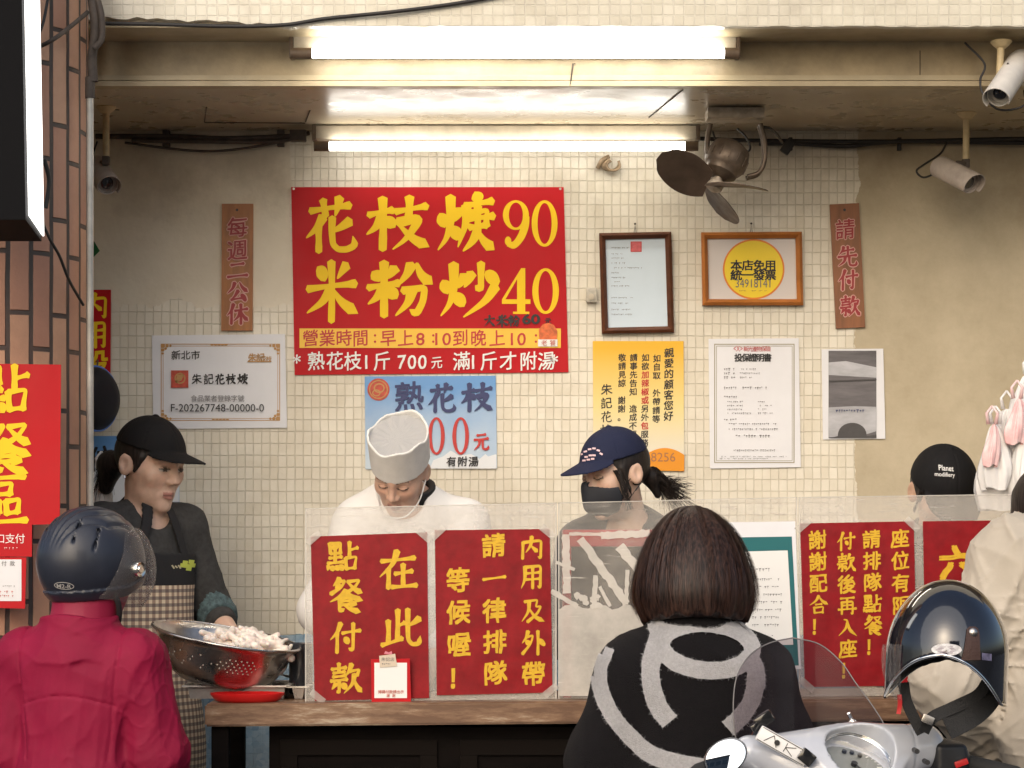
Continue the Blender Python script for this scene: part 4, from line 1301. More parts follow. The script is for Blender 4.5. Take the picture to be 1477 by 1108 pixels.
def head_field(q):
    """q in head space, metres, facing -y, origin between the ears"""
    f = ell(q, (0, .012, .035), (.076, .095, .085))
    f = smin(f, ell(q, (0, -.028, -.03), (.061, .060, .088)), .04)
    f = smin(f, ell(q, (0, -.030, -.075), (.047, .048, .038)), .03)
    f = smin(f, ell(q, (0, -.074, -.102), (.020, .014, .015)), .025)
    ax = q.copy(); ax[:, 0] = np.abs(ax[:, 0])
    f = smin(f, ell(ax, (.041, -.060, -.018), (.020, .018, .018)), .03)
    f = smin(f, capn(ax, (.0, -.084, .027), (.043, -.072, .029), .010, .008), .02)
    f = smax(f, -ell(ax, (.031, -.100, .007), (.019, .016, .012)), .016)
    f = smin(f, ell(ax, (.031, -.0765, .005), (.0165, .0125, .0105)), .006)
    f = smin(f, capn(q, (0, -.086, .018), (0, -.106, -.024), .0065, .0105), .014)
    f = smin(f, ell(ax, (.012, -.095, -.029), (.0085, .010, .008)), .008)
    f = smin(f, capn(ax, (.0, -.0935, -.060), (.019, -.082, -.064), .0058, .003), .008)
    f = smin(f, capn(ax, (.0, -.0925, -.072), (.017, -.082, -.067), .0068, .003), .008)
    f = smax(f, -capn(ax, (.0, -.1015, -.0662), (.021, -.088, -.0655), .0036, .002), .004)
    f = f + .0020 * np.exp(-(np.maximum(capn(ax, (.021, -.092, -.034), (.031, -.078, -.060), .001), 0) / .0042) ** 2)
    f = f + .0012 * np.exp(-(np.maximum(capn(ax, (.022, -.085, -.010), (.040, -.080, -.012), .001), 0) / .0035) ** 2)
    ear = ell(ax, (.079, .016, -.004), (.009, .020, .031), rotm(-18, -8, 0))
    ear = smax(ear, -ell(ax, (.090, .013, -.002), (.009, .011, .018)), .006)
    return smin(f, ear, .010)

def head_cols(q, col, skin, brow=(0.03, 0.02, 0.016), eye='down'):
    ax, y, z = np.abs(q[:, 0]), q[:, 1], q[:, 2]
    front = y < -.055
    def put(mask, c, a=1.0):
        col[mask] = col[mask] * (1 - a) + np.array(c) * a
    lips = front & (ax < .021) & (z < -.057 + .0 * ax) & (z > -.079 + ax * .25) & (y < -.078)
    put(lips, (0.36, 0.12, 0.10), .75)
    put(lips & (np.abs(z + .0662) < .0022), (0.10, 0.03, 0.03), .8)
    br = front & (ax > .013) & (ax < .052) & (np.abs(z - (.0285 + .006 * np.sin((ax - .013) / .039 * 2.6))) < .0042)
    put(br, brow, .75)
    cx = (ax - .031) / .0165
    if eye == 'open':
        up = .0045 + .0040 * (1 - cx ** 2); lo_ = .0005 - .0022 * (1 - cx ** 2)
        inn = front & (np.abs(cx) < .92) & (z < up) & (z > lo_)
        put(inn, (0.50, 0.45, 0.40), .9)
        put(inn & (np.abs((q[:, 0] - np.sign(q[:, 0]) * .031) / .0165 - .12) < .46), (0.02, 0.012, 0.01), .95)
        put(front & (np.abs(cx) < 1.05) & (np.abs(z - up) < .0019), (0.02, 0.014, 0.012), .9)
    lid = .005 - .0045 * (1 - cx ** 2)
    lash = front & (eye != 'open') & (np.abs(cx) < 1.08) & (np.abs(z - (lid + .001)) < .0024)
    put(lash, (0.02, 0.014, 0.012), .92)
    crease = front & (np.abs(cx) < 1.0) & (np.abs(z - (.0095 + .004 * (1 - cx ** 2))) < .0012)
    put(crease, (0.2, 0.1, 0.07), .5)
    cheeks = front & (ax > .025) & (ax < .06) & (z < -.01) & (z > -.05)
    put(cheeks, (skin[0] * 1.03, skin[1] * .84, skin[2] * .8), .35)
    put(front & (ax < .011) & (z < -.028) & (z > -.037) & (y < -.095), (0.14, .05, .04), .4)

BASE = dict(head=(0, -.015, 1.585), neck=(0, .015, 1.43), chest=(0, .01, 1.28), waist=(0, .0, 1.08), pelvis=(0, .01, .95),
            shL=(-.165, .012, 1.395), shR=(.165, .012, 1.395), elL=(-.215, .03, 1.12), elR=(.215, .03, 1.12),
            wrL=(-.215, -.10, .90), wrR=(.215, -.10, .90), hipL=(-.09, .01, .92), hipR=(.09, .01, .92),
            knL=(-.10, -.02, .50), knR=(.10, -.02, .50), anL=(-.105, .03, .09), anR=(.105, .03, .09))

class Fig:
    def __init__(self, base, yaw, s, lean=0.0, shoulder=1.0, head=(0, 0, 0), hs=1.12, **J):
        self.hs = hs
        self.base = np.array(base, float); self.s = s
        self.Ry = rotm(yaw)
        K = {k: np.array(v, float) for k, v in BASE.items()}
        for k in ('shL', 'shR', 'elL', 'elR', 'wrL', 'wrR'):
            K[k][0] *= shoulder
        Lm = np.array(Matrix.Rotation(R(lean), 3, 'X'))
        self.Lean = Lm.astype(np.float32)
        piv = K['pelvis'].copy()
        for k in ('head', 'neck', 'chest', 'waist', 'shL', 'shR', 'elL', 'elR', 'wrL', 'wrR'):
            K[k] = piv + Lm @ (K[k] - piv)
        for k, v in J.items():
            K[k] = np.array(v, float)
        self.J = K
        self.Rh = rotm(*head)          # head turn relative to the body
    def to_local(self, wpt):
        return (np.asarray(wpt, float) - self.base) @ np.asarray(self.Ry, float) / self.s
    def world(self, pts):
        return (np.asarray(pts) * self.s) @ np.asarray(self.Ry, float).T + self.base
    def headq(self, p):
        return ((p - self.J['head'].astype(np.float32)) @ self.Rh) / self.hs
    def head_to_world(self, q):
        return self.world(self.hs * (np.asarray(q) @ np.asarray(self.Rh, float).T) + self.J['head'])
    def torso(self, p, g=0.0, k=.07, gut=0.0, wide=1.0):
        J, Lm = self.J, self.Lean
        sw = abs(J['shR'][0] - J['shL'][0]) / 2
        f = ell(p, J['chest'], (.150 * wide + g, .105 + g, .175 + g), Lm)
        f = smin(f, ell(p, J['waist'], (.138 * wide + g, .098 + g + gut, .16 + g), Lm), k)
        f = smin(f, ell(p, J['pelvis'], (.162 * wide + g, .112 + g, .13 + g)), k)
        up = (J['neck'] - J['chest']); up = up / np.linalg.norm(up)
        for s in ('shL', 'shR'):
            f = smin(f, capn(p, J['neck'] * .82 + J['chest'] * .18, J[s], .055 + g, .058 + g), k * .8)
        return f
    def arm(self, p, sd, g=0.0, upto=1.0, k=.03, e=0.0):
        J = self.J
        f = capn(p, J['sh' + sd], J['el' + sd], .052 + g, .041 + g + e)
        w_ = J['el' + sd] + (J['wr' + sd] - J['el' + sd]) * upto
        return smin(f, capn(p, J['el' + sd], w_, .040 + g + e, .027 + g + e * .6), k)
    def leg(self, p, sd, g=0.0):
        J = self.J
        f = capn(p, J['hip' + sd], J['kn' + sd], .083 + g, .056 + g)
        return smin(f, capn(p, J['kn' + sd], J['an' + sd], .055 + g, .038 + g), .04)
    def hand(self, p, sd):
        J = self.J
        w_, e_ = J['wr' + sd], J['el' + sd]
        d = w_ - e_; d /= np.linalg.norm(d)
        side = np.array([1.0 if sd == 'L' else -1.0, 0, 0])     # towards the body: thumb side
        side = side - d * (side @ d); side /= np.linalg.norm(side)
        nrm = np.cross(d, side) * (1 if sd == 'L' else -1)
        if nrm[2] > 0: nrm = -nrm
        pc = w_ + d * .045
        Mx = np.stack([side, nrm, d], 1).astype(np.float32)
        f = smin(capn(p, w_, pc, .026, .03), ell(p, pc + d * .008, (.040, .016, .046), Mx), .02)
        ln = (.066, .076, .072, .058)
        for i in range(4):
            o = w_ + d * .085 + side * (.030 - .020 * i) - d * (0.004 * abs(i - 1.3))
            m_ = o + (d * .78 + nrm * .55) * ln[i] * .5
            t_ = m_ + (d * .25 + nrm * .9) * ln[i] * .5
            f = smin(f, smin(capn(p, o, m_, .0095, .0085), capn(p, m_, t_, .0085, .0070), .005), .006)
        o = w_ + d * .03 + side * .032
        m_ = o + side * .022 + d * .026 + nrm * .012
        t_ = m_ + d * .030 + nrm * .016 - side * .004
        return smin(f, smin(capn(p, o, m_, .0125, .0105), capn(p, m_, t_, .0105, .0085), .005), .012)
    def body_f(self, p):
        J = self.J
        f = self.torso(p, -.006)
        hd = head_field(self.headq(p)) * self.hs
        nk = J['head'] + np.asarray(self.Rh, float) @ np.array([0, .022, -.07])
        f = smin(f, capn(p, J['neck'] - np.array([0, 0, .02]), nk, .056, .050), .035)
        f = smin(f, hd, .028)
        for sd in 'LR':
            f = smin(f, smin(self.arm(p, sd), self.hand(p, sd), .015), .045)
            lg = self.leg(p, sd)
            a = J['an' + sd]
            lg = smin(lg, ell(p, a + np.array([0, -.06, -.055]), (.040, .115, .032)), .035)
            f = smin(f, lg, .04)
        return f
    def box(self, m=.05):
        A = np.array(list(self.J.values()))
        return A.min(0) - np.array([.16, .24, .10]) - m, A.max(0) + np.array([.16, .22, .15]) + m
    def build(self, label, h=.008, skin=SKIN, group=None, eyes=True, eye='down'):
        lo, hi = self.box()
        me, pos = mesh_sdf(self.body_f, lo, hi, h, 'person')
        col = np.tile(np.array(skin), (len(pos), 1))
        if eyes:
            head_cols(self.headq(pos.astype(np.float32)), col, skin, eye=eye)
        set_col(me, col)
        me.vertices.foreach_set('co', self.world(pos).astype(np.float32).ravel())
        self.o = finish('person', me, skin_m, origin=Vector(self.base), smooth=180)
        tag(self.o, label, 'person', group)
        return self.o
    def cloth(self, name, f, m, h=.008, lo=None, hi=None, label=None, smooth=180, parent=None):
        l, H_ = self.box(.06)
        l = l if lo is None else np.array(lo); H_ = H_ if hi is None else np.array(hi)
        me, pos = mesh_sdf(f, l, H_, h, name)
        me.vertices.foreach_set('co', self.world(pos).astype(np.float32).ravel())
        o = finish(name, me, m, parent or self.o, smooth=smooth)
        if label: o['label'] = label
        return o
    def head_part(self, name, f, m, h=.004, lo=(-.16, -.24, -.2), hi=(.16, .26, .2), label=None, parent=None, smooth=180):
        me, pos = mesh_sdf(f, lo, hi, h, name)
        me.vertices.foreach_set('co', self.head_to_world(pos).astype(np.float32).ravel())
        o = finish(name, me, m, parent or self.o, smooth=smooth)
        if label: o['label'] = label
        return o
    def trousers(self, m, g=.018, seed=1, h=.012):
        J = self.J
        def f(p):
            a = ell(p, J['pelvis'], (.175, .125, .13))
            a = smin(a, smin(self.leg(p, 'L', g), self.leg(p, 'R', g), .02), .04)
            a = a - .006 * wrinkle(p, seed, 18)
            a = np.maximum(a, p[:, 2] - (J['pelvis'][2] + .09))
            return np.maximum(a, .085 - p[:, 2])
        return self.cloth('trousers', f, m, h)
    def shoes(self, m):
        for sd in 'LR':
            a = self.J['an' + sd]
            def f(p):
                q = smin(ell(p, a + np.array([0, -.06, -.05]), (.050, .135, .042)), capn(p, a, a + np.array([0, 0, -.03]), .052), .03)
                return np.maximum(q, .004 - p[:, 2])
            self.cloth('shoe', f, m, .009, lo=a - [.1, .25, .12], hi=a + [.1, .14, .1])

def hair_strands(mb, fig, paths, wid=.0022):
    """thin two-sided ribbons following head-space paths"""
    for path, w_ in paths:
        L = fig.head_to_world(np.array(path))
        n = len(L)
        prev = None
        for i in range(n):
            t = L[min(i + 1, n - 1)] - L[max(i - 1, 0)]
            sd = np.cross(t, L[i] - fig.head_to_world(np.array([[0, 0, .02]]))[0])
            nn = np.linalg.norm(sd)
            sd = sd / nn if nn > 1e-9 else np.array([1, 0, 0])
            ww = w_ * (1 - .7 * (i / (n - 1)) ** 3)
            a, b = mb.bm.verts.new(L[i] + sd * ww), mb.bm.verts.new(L[i] - sd * ww)
            if prev:
                mb.bm.faces.new([prev[0], prev[1], b, a])
            prev = (a, b)

def hair_material(name, dark, light, rough=0.52):
    m, nt, b = nodes_of(name)
    tc = nd(nt, 'ShaderNodeTexCoord')
    mp = nd(nt, 'ShaderNodeMapping'); mp.inputs['Scale'].default_value = (90, 90, 5)
    nt.links.new(tc.outputs['Object'], mp.inputs['Vector'])
    ns = nd(nt, 'ShaderNodeTexNoise', i_Scale=1.6, i_Detail=4.0); nt.links.new(mp.outputs[0], ns.inputs['Vector'])
    rp = nd(nt, 'ShaderNodeValToRGB'); nt.links.new(ns.outputs[0], rp.inputs[0])
    rp.color_ramp.elements[0].position = .35; rp.color_ramp.elements[0].color = tuple(dark) + (1,)
    rp.color_ramp.elements[1].position = .7; rp.color_ramp.elements[1].color = tuple(light) + (1,)
    nt.links.new(rp.outputs[0], b.inputs['Base Color'])
    bp = nd(nt, 'ShaderNodeBump', i_Strength=.5, i_Distance=.002); nt.links.new(ns.outputs[0], bp.inputs['Height'])
    nt.links.new(bp.outputs[0], b.inputs['Normal'])
    b.inputs['Roughness'].default_value = rough
    b.inputs['Specular IOR Level'].default_value = .3
    return m

def cap_field(tilt=0.0, dome=(.088, .106, .100), zc=.020, zb=.018, brim_len=.085, brim_w=.078, droop=.30, seams=True):
    def f(q):
        d = ell(q, (0, .008, zc), dome)
        shell = np.abs(d + .003) - .004
        zline = zb + .16 * (q[:, 1] - .0) * 0.25
        d1 = np.maximum(shell, zline - q[:, 2])
        if seams:
            ang = np.arctan2(q[:, 0], -(q[:, 1] - .008))
            s = np.abs(np.sin(ang * 3))
            d1 = d1 + .0016 * np.exp(-(s / .05) ** 2) * (np.abs(q[:, 0]) + np.abs(q[:, 1]) > .02)
        d1 = smin(d1, ell(q, (0, .008, zc + dome[2] + .001), (.009, .009, .005)), .004)
        # peak
        x, y = q[:, 0], q[:, 1]
        zs = zb + .004 - droop * (-y - .085) - 3.2 * x * x
        foot = np.sqrt((x / brim_w) ** 2 + ((y + .07) / (brim_len + .02)) ** 2) - 1
        b = np.maximum(np.abs(q[:, 2] - zs) - .0028, foot * .07)
        b = np.maximum(b, y + .055)
        b = np.maximum(b, -(ell(q, (0, .008, zc - .02), (dome[0] - .006, dome[1] - .006, dome[2]))))
        return smin(d1, b, .005)
    return f

# ---------------------------------------------------------------- the staff
black_cap = mat('black_cotton', (0.008, 0.0075, 0.008), 0.8, bump=0.25, bscale=900, spec=.25)
navy_cap = mat('navy_cotton', (0.013, 0.017, 0.045), 0.8, bump=0.25, bscale=900, spec=.3)
dark_shirt = mat('charcoal_knit', (0.05, 0.049, 0.048), 0.85, bump=0.2, bscale=400, var=0.2, vscale=60, spec=.2)
dark_pants = mat('dark_trousers', (0.02, 0.02, 0.024), 0.8)
shoe_m = mat('dark_shoe', (0.03, 0.028, 0.028), 0.5)
black_hair = hair_material('black_hair', (0.006, 0.005, 0.005), (0.03, 0.022, 0.018))

def check_mat():
    m, nt, b = nodes_of('check_apron_cloth')
    tc = nd(nt, 'ShaderNodeTexCoord')
    uvm = nd(nt, 'ShaderNodeAttribute', attribute_name='flat'); 
    sp = nd(nt, 'ShaderNodeSeparateXYZ'); nt.links.new(uvm.outputs['Vector'], sp.inputs[0])
    def band(v, pitch, w_):
        fr = math_(nt, 'FRACT', math_(nt, 'DIVIDE', v, pitch))
        return math_(nt, 'LESS_THAN', fr, w_)
    a = band(sp.outputs[0], .0215, .52); c = band(sp.outputs[2], .0215, .48)
    col = mix_(nt, math_(nt, 'MULTIPLY', a, 0.62), (0.64, 0.53, 0.38, 1), (0.13, 0.045, 0.035, 1))
    col = mix_(nt, math_(nt, 'MULTIPLY', c, 0.62), col, (0.03, 0.025, 0.05, 1))
    # black bib above
    bib = math_(nt, 'GREATER_THAN', sp.outputs[2], 0.0)
    col = mix_(nt, bib, col, (0.012, 0.012, 0.014, 1))
    nt.links.new(col, b.inputs['Base Color'])
    b.inputs['Roughness'].default_value = .85
    return m

# -- woman in the black cap and check apron
b_ = P(209, 676, 6.75)
wf = Fig((b_.x - .02, 6.82, .15), 40, .94, lean=3, head=(15, 13, 0), shoulder=.88)
wf.J['elL'] = np.array((-.235, -.06, 1.13)); wf.J['wrL'] = np.array((-.17, -.25, .985))
wf.J['elR'] = np.array((.235, -.04, 1.13)); wf.J['wrR'] = np.array((.19, -.25, 1.03))
wo = wf.build('woman in a black cap and checked apron standing at the metal colander', h=.0042, skin=(0.64, 0.43, 0.325), eye='open')
def shirt(p):
    f = wf.torso(p, .010)
    f = smin(f, wf.arm(p, 'R', .014, .45, e=.004), .03)
    f = smin(f, wf.arm(p, 'L', .014, .25, e=.004), .03)
    f = f - .012 * wrinkle(p, 11, 34, 6)
    f = smax(f, -capn(p, wf.J['neck'] + np.array([0, -.03, .02]), wf.J['neck'] + np.array([0, -.10, .01]), .062, .055), .01)
    f = np.maximum(f, .88 - p[:, 2])
    for sd, u in (('R', .42), ('L', .22)):
        d = wf.J['wr' + sd] - wf.J['el' + sd]; L_ = np.linalg.norm(d); d = d / L_
        f = np.where(capn(p, wf.J['el' + sd], wf.J['wr' + sd] + d * .1, .08) < 0, np.maximum(f, (p - wf.J['el' + sd].astype(np.float32)) @ d.astype(np.float32) - L_ * u), f)
    return f
wf.cloth('shirt', shirt, dark_shirt, .0065)
# sleeve cuff with a teal band
cu = mat('dark_cuff', (0.03, 0.045, 0.05), 0.8, var=0.0, vscale=70, col2=(0.10, .16, .17))
def cuff(p):
    d = wf.J['wrR'] - wf.J['elR']; L_ = np.linalg.norm(d); d = (d / L_)
    t = (p - wf.J['elR'].astype(np.float32)) @ d.astype(np.float32)
    f = wf.arm(p, 'R', .021, .5, e=.004) - .003 * wrinkle(p, 5, 50)
    return np.maximum(np.maximum(f, .03 - t), t - .065)
wf.cloth('cuff', cuff, cu, .006)
def apron(p):
    t = wf.torso(p, .022, gut=.004) - .006 * wrinkle(p, 21, 22, aniso=(1.3, 1, .5))
    sk = ell(p, wf.J['pelvis'] + np.array([0, -.01, -.25]), (.20, .165, .42)) - .012 * wrinkle(p, 9, 20, aniso=(1.4, 1, .3))
    t = smin(t, sk, .05)
    sh = np.abs(t) - .0035
    front = p[:, 1] - (.04 + .0 * p[:, 0])
    z = p[:, 2]
    top = z - 1.315
    half = np.where(z > 1.12, .135 + (1.315 - z) * .30, .19)
    f = np.maximum(np.maximum(sh, front), np.maximum(top, .52 - z))
    f = np.maximum(f, np.abs(p[:, 0]) - half)
    st = np.maximum(np.abs(wf.torso(p, .022)) - .0035, np.abs(np.abs(p[:, 0]) - .082 + .30 * (z - 1.30)) - .017)
    st = np.maximum(st, 1.29 - z)
    return np.minimum(f, st)
lo, hi = wf.box(.06)
me, pos = mesh_sdf(apron, lo, hi, .005, 'apron')
at = me.attributes.new('flat', 'FLOAT_VECTOR', 'POINT')
fl = pos.copy(); fl[:, 0] = np.where(True, pos[:, 0] + .25 * np.sign(pos[:, 0]) * (pos[:, 1] + .13), 0) ; fl[:, 2] = pos[:, 2] - 1.215
at.data.foreach_set('vector', fl.astype(np.float32).ravel())
me.vertices.foreach_set('co', wf.world(pos).astype(np.float32).ravel())
apo = finish('apron', me, check_mat(), wo, smooth=180)

def drape(mesh_obj, dirv):
    """ray caster onto an already built child mesh"""
    o = worigin(mesh_obj)
    me = mesh_obj.data
    n = len(me.vertices); co = np.empty(n * 3, np.float32); me.vertices.foreach_get('co', co)
    co = co.reshape(-1, 3) + np.array(o)
    polys = [list(p.vertices) for p in me.polygons]
    return BVHTree.FromPolygons([tuple(c) for c in co], polys)
def project(tree, x, z, y0=-10.0, sgn=1, lift=.002, fallback=None):
    hit, nrm, i, d = tree.ray_cast(Vector((x, y0, z)), Vector((0, sgn, 0)))
    if hit is None:
        return fallback
    n = nrm if nrm.y * sgn < 0 else -nrm
    return hit + n * lift
def drape_strip(mb, tree, pts_px, width_px, d, lift=.003, n=10, across=4, wfun=None, y0=3.0):
    L = np.array(spline(pts_px, n)); jr = random.Random(len(L)); T = np.gradient(L, axis=0); T /= np.linalg.norm(T, axis=1)[:, None] + 1e-9
    N = np.stack([-T[:, 1], T[:, 0]], 1)
    rows = []
    for i, (c, nn) in enumerate(zip(L, N)):
        w_ = (width_px if wfun is None else wfun(i / (len(L) - 1))) * jr.uniform(.965, 1.035)
        row = []
        for k in range(across + 1):
            q = c + nn * w_ * (k / across - .5)
            row.append(project(tree, PX(q[0], d), PZ(q[1], d), y0, 1, lift))
        rows.append(row)
    V = [[None if p is None else mb.bm.verts.new(p) for p in r] for r in rows]
    for a, b in zip(V[:-1], V[1:]):
        for k in range(across):
            q = [a[k], a[k + 1], b[k + 1], b[k]]
            if all(v is not None for v in q):
                mb.bm.faces.new(q)

tr = drape(apo, 1)
s = MB()
lime = mat('lime_embroidery', (0.55, 0.62, 0.10), 0.7)
for dx, dy in ((0, 0), (6, -1), (-5, -1), (2, 4), (-2, -5), (5, -6)):
    drape_strip(s, tr, [(256 + dx - 3, 817 + dy), (256 + dx + 3, 818 + dy)], 6, 6.6, .0015, 3, 2)
obj('embroidery', s, lime, apo)
s = MB()
for k, x in enumerate((239, 243, 247, 268, 272, 277, 281)):
    drape_strip(s, tr, [(x - 1.5, 816 + k % 2), (x + 1.5, 821 - k % 2)], 2.2, 6.6, .0015, 3, 2)
obj('embroidered_word', s, mat('pale_thread', (0.5, 0.45, 0.3), 0.7), apo)
necklace = MB()
# hair, ponytail and cap
def hair_w(q):
    f = ell(q, (0, .016, .030), (.082, .098, .088))
    f = np.maximum(f, -(ell(q, (0, -.10, -.055), (.083, .105, .12))))
    f = np.maximum(f, -ell(q, (.088, .008, -.012), (.03, .022, .036)))
    f = np.maximum(f, -ell(q, (-.088, .008, -.012), (.03, .022, .036)))
    f = np.maximum(f, -.055 - q[:, 2])
    tail = union([capn(q, (0, .10, -.005), (0, .145, -.03), .024, .034), capn(q, (0, .145, -.03), (0, .150, -.095), .036, .020)], .02)
    side = capn(np.abs(q) * np.array([1, 0, 0], np.float32) + q * np.array([0, 1, 1], np.float32), (.070, -.028, .025), (.076, -.018, -.015), .007, .004)
    f = smin(f, tail, .02); f = smin(f, side, .01)
    return f - .004 * wrinkle(q, 3, 120, aniso=(1, 1, .25))
wf.head_part('hair', hair_w, black_hair, .0035)
s = MB()
paths = []
rn = random.Random(4)
for k in range(120):
    a = rn.uniform(0, 6.28); r_ = .03 * math.sqrt(rn.random())
    x, z = r_ * math.cos(a), r_ * math.sin(a)
    L_ = rn.uniform(.05, .12)
    paths.append(([(x * .5, .10, -.005 + z * .5), (x, .145, -.02 + z), (x * 1.2, .165, -.05 + z * .8), (x * 1.2 + rn.uniform(-.02, .02), .16 + rn.uniform(-.01, .03), -.05 - L_)], .0012))
hair_strands(s, wf, paths)
obj('loose_hair', s, black_hair, wo)
clip = wf.head_part('hair_clip', lambda q: ell(q, (-.0, .108, .012), (.022, .016, .014)) - .004 * wrinkle(q, 8, 160), mat('blue_clip', (0.03, 0.05, 0.12), 0.3), .003)
capo = wf.head_part('cap', cap_field(zb=.050, zc=.034, droop=.14, brim_len=.09), black_cap, .0032)
ear = MB(); ear.tube([wf.head_to_world((.083 * sg, .008, -.033)) for sg in (-1,) for _ in (0,)] + [wf.head_to_world((-.084, .004, -.040))], .0025, 8)
obj('earring', ear, mat('silver', (0.6, 0.6, 0.6), 0.2, metal=1.0), wo)
wf.trousers(dark_pants, seed=2); wf.shoes(shoe_m)

# -- chef in the tall white paper hat
c_ = P(578, 683, 6.72)
cf = Fig((c_.x + .005, 6.92, .15), -6, 1.0, lean=16, head=(-12, 40, 9), shoulder=.98, hs=.93)
cf.J['head'] = cf.to_local((c_.x, 6.70, c_.z + .004))
cf.J['neck'] = cf.to_local((c_.x + .02, 6.80, 1.535))
for sd, sx in (('L', -1), ('R', 1)):
    cf.J['sh' + sd] = cf.to_local((c_.x + .025 + sx * .150, 6.83, 1.465))
    cf.J['el' + sd] = cf.to_local((c_.x + sx * .225, 6.74, 1.22))
    cf.J['wr' + sd] = cf.to_local((c_.x + sx * .11, 6.56, 1.10))
co_ = cf.build('chef in a tall white paper hat looking down behind the red posters', h=.0042, skin=(0.60, 0.375, 0.275))
white_cloth = mat('white_chef_cloth', (0.76, 0.75, 0.73), 0.8, bump=0.1, bscale=500)
def coat(p):
    f = cf.torso(p, .012, wide=1.0)
    for sd in 'LR': f = smin(f, cf.arm(p, sd, .020, .85, e=.006), .035)
    f = f - .010 * wrinkle(p, 31, 20)
    f = smax(f, -capn(p, cf.J['neck'] + np.array([0, -.02, .03]), cf.J['neck'] + np.array([0, -.10, -.01]), .063, .05), .01)
    return np.maximum(f, .72 - p[:, 2])
cf.cloth('coat', coat, white_cloth, .0065)
def collar(p):
    n0 = cf.J['neck']; ax_ = np.array([0, -.45, .9]); ax_ /= np.linalg.norm(ax_)
    q = p - (n0 + np.array([0, -.008, .012])).astype(np.float32)
    t = q @ ax_.astype(np.float32); r_ = np.linalg.norm(q - t[:, None] * ax_.astype(np.float32), axis=1)
    f = np.maximum(np.abs(r_ - .068 - .1 * t) - .006, np.abs(t) - .030)
    return np.maximum(f, -(capn(p, n0 + np.array([0, -.03, .03]), n0 + np.array([0, -.14, .01]), .02, .04))) - .003
cf.cloth('collar', collar, mat('black_collar', (0.012, 0.012, 0.013), 0.7), .004)
paper_hat = mat('white_paper_hat', (0.70, 0.685, 0.65), 0.8, bump=0.15, bscale=260, var=0.06, vscale=20, spec=.2)
def hat_f(q, part):
    z = q[:, 2]
    flare = 1 + .25 * np.clip(z - .05, 0, 1)
    r_ = np.sqrt((q[:, 0] / (.087 * flare)) ** 2 + ((q[:, 1] - .012) / (.104 * flare)) ** 2)
    ang = np.arctan2(q[:, 0], q[:, 1])
    wall = np.abs((r_ - 1) * .092) - .0032
    zt = .142 + .006 * np.sin(ang * 3 + 1) + .004 * np.sin(ang * 7)
    wall = np.maximum(np.maximum(wall, z - zt), .038 + .10 * q[:, 1] - z)
    wall = wall - .0018 * np.abs(np.sin(ang * 9)) * (z > .03) * .3
    dish = .124 + .005 * np.clip(r_, 0, 1.1) ** 3 + .0015 * np.cos(ang * 16) * np.clip(r_ * 1.3 - .2, 0, 1)
    top = np.maximum(np.abs(z - dish) - .0035, (r_ - 1.0) * .092)
    return wall if part == 'wall' else top
def hat(q): return hat_f(q, 'wall')
def hat_top(q): return hat_f(q, 'top')
ch_ = cf.head_part('paper_hat', hat, paper_hat, .0033, lo=(-.16, -.17, -.06), hi=(.16, .20, .22))
cf.head_part('hat_crown', hat_top, mat('grey_paper_net', (0.42, 0.41, 0.40), .85, bump=.4, bscale=500, spec=.1), .0033, lo=(-.16, -.17, -.06), hi=(.16, .20, .22), parent=ch_)
def hair_c(q):
    f = ell(q, (0, .018, .034), (.0785, .097, .087))
    f = np.maximum(f, -(ell(q, (0, -.11, -.05), (.10, .12, .13))))
    f = np.maximum(f, -ell(np.abs(q) * np.array([1, 0, 0], np.float32) + q * np.array([0, 1, 1], np.float32), (.084, .014, -.006), (.02, .022, .033)))
    return np.maximum(f, -.05 - q[:, 2])
cf.head_part('hair', hair_c, hair_material('cropped_hair', (0.02, .015, .012), (.07, .05, .04), .6), .0035)
# clear mouth shield strap
s = MB()
L_ = [cf.head_to_world((x, y, z)) for x, y, z in spline([(-.079, .0, -.02), (-.066, -.05, -.07), (-.03, -.095, -.098), (.03, -.095, -.098), (.066, -.05, -.07), (.079, .0, -.02)], 6)]
s.tube(L_, .0022, 8)
obj('mouth_shield', s, mat('clear_plastic_rim', (0.75, 0.75, 0.74), 0.25), co_)
cf.trousers(dark_pants, seed=5); cf.shoes(shoe_m)

# -- worker in the navy cap and black face mask
m_ = P(886, 684, 6.72)
mf = Fig((m_.x + .05, 6.88, .15), -28, .95, lean=9, head=(-26, 13, 0), shoulder=.95, hs=1.05)
mf.J['head'] = mf.to_local((m_.x, 6.70, m_.z))
mf.J['neck'] = mf.to_local((m_.x + .055, 6.79, m_.z - .165))
for sd, sx in (('L', -1), ('R', 1)):
    mf.J['sh' + sd] = mf.to_local((m_.x + .06 + sx * .150, 6.83 + sx * .04, 1.405))
    mf.J['el' + sd] = mf.to_local((m_.x + .05 + sx * .22, 6.76, 1.18))
    mf.J['wr' + sd] = mf.to_local((m_.x + sx * .10, 6.58, 1.08))
mo = mf.build('worker in a navy cap and black face mask behind the dusty screen', h=.0042, skin=(0.65, 0.44, 0.33))
def shirt2(p):
    f = mf.torso(p, .014)
    for sd in 'LR': f = smin(f, mf.arm(p, sd, .018, .8, e=.004), .035)
    f = f - .008 * wrinkle(p, 41, 22)
    f = smax(f, -capn(p, mf.J['neck'] + np.array([0, -.02, .03]), mf.J['neck'] + np.array([0, -.10, -.01]), .060, .05), .01)
    return np.maximum(f, .85 - p[:, 2])
mf.cloth('shirt', shirt2, mat('black_work_shirt', (0.015, 0.015, 0.018), 0.8, sheen=.2), .008)
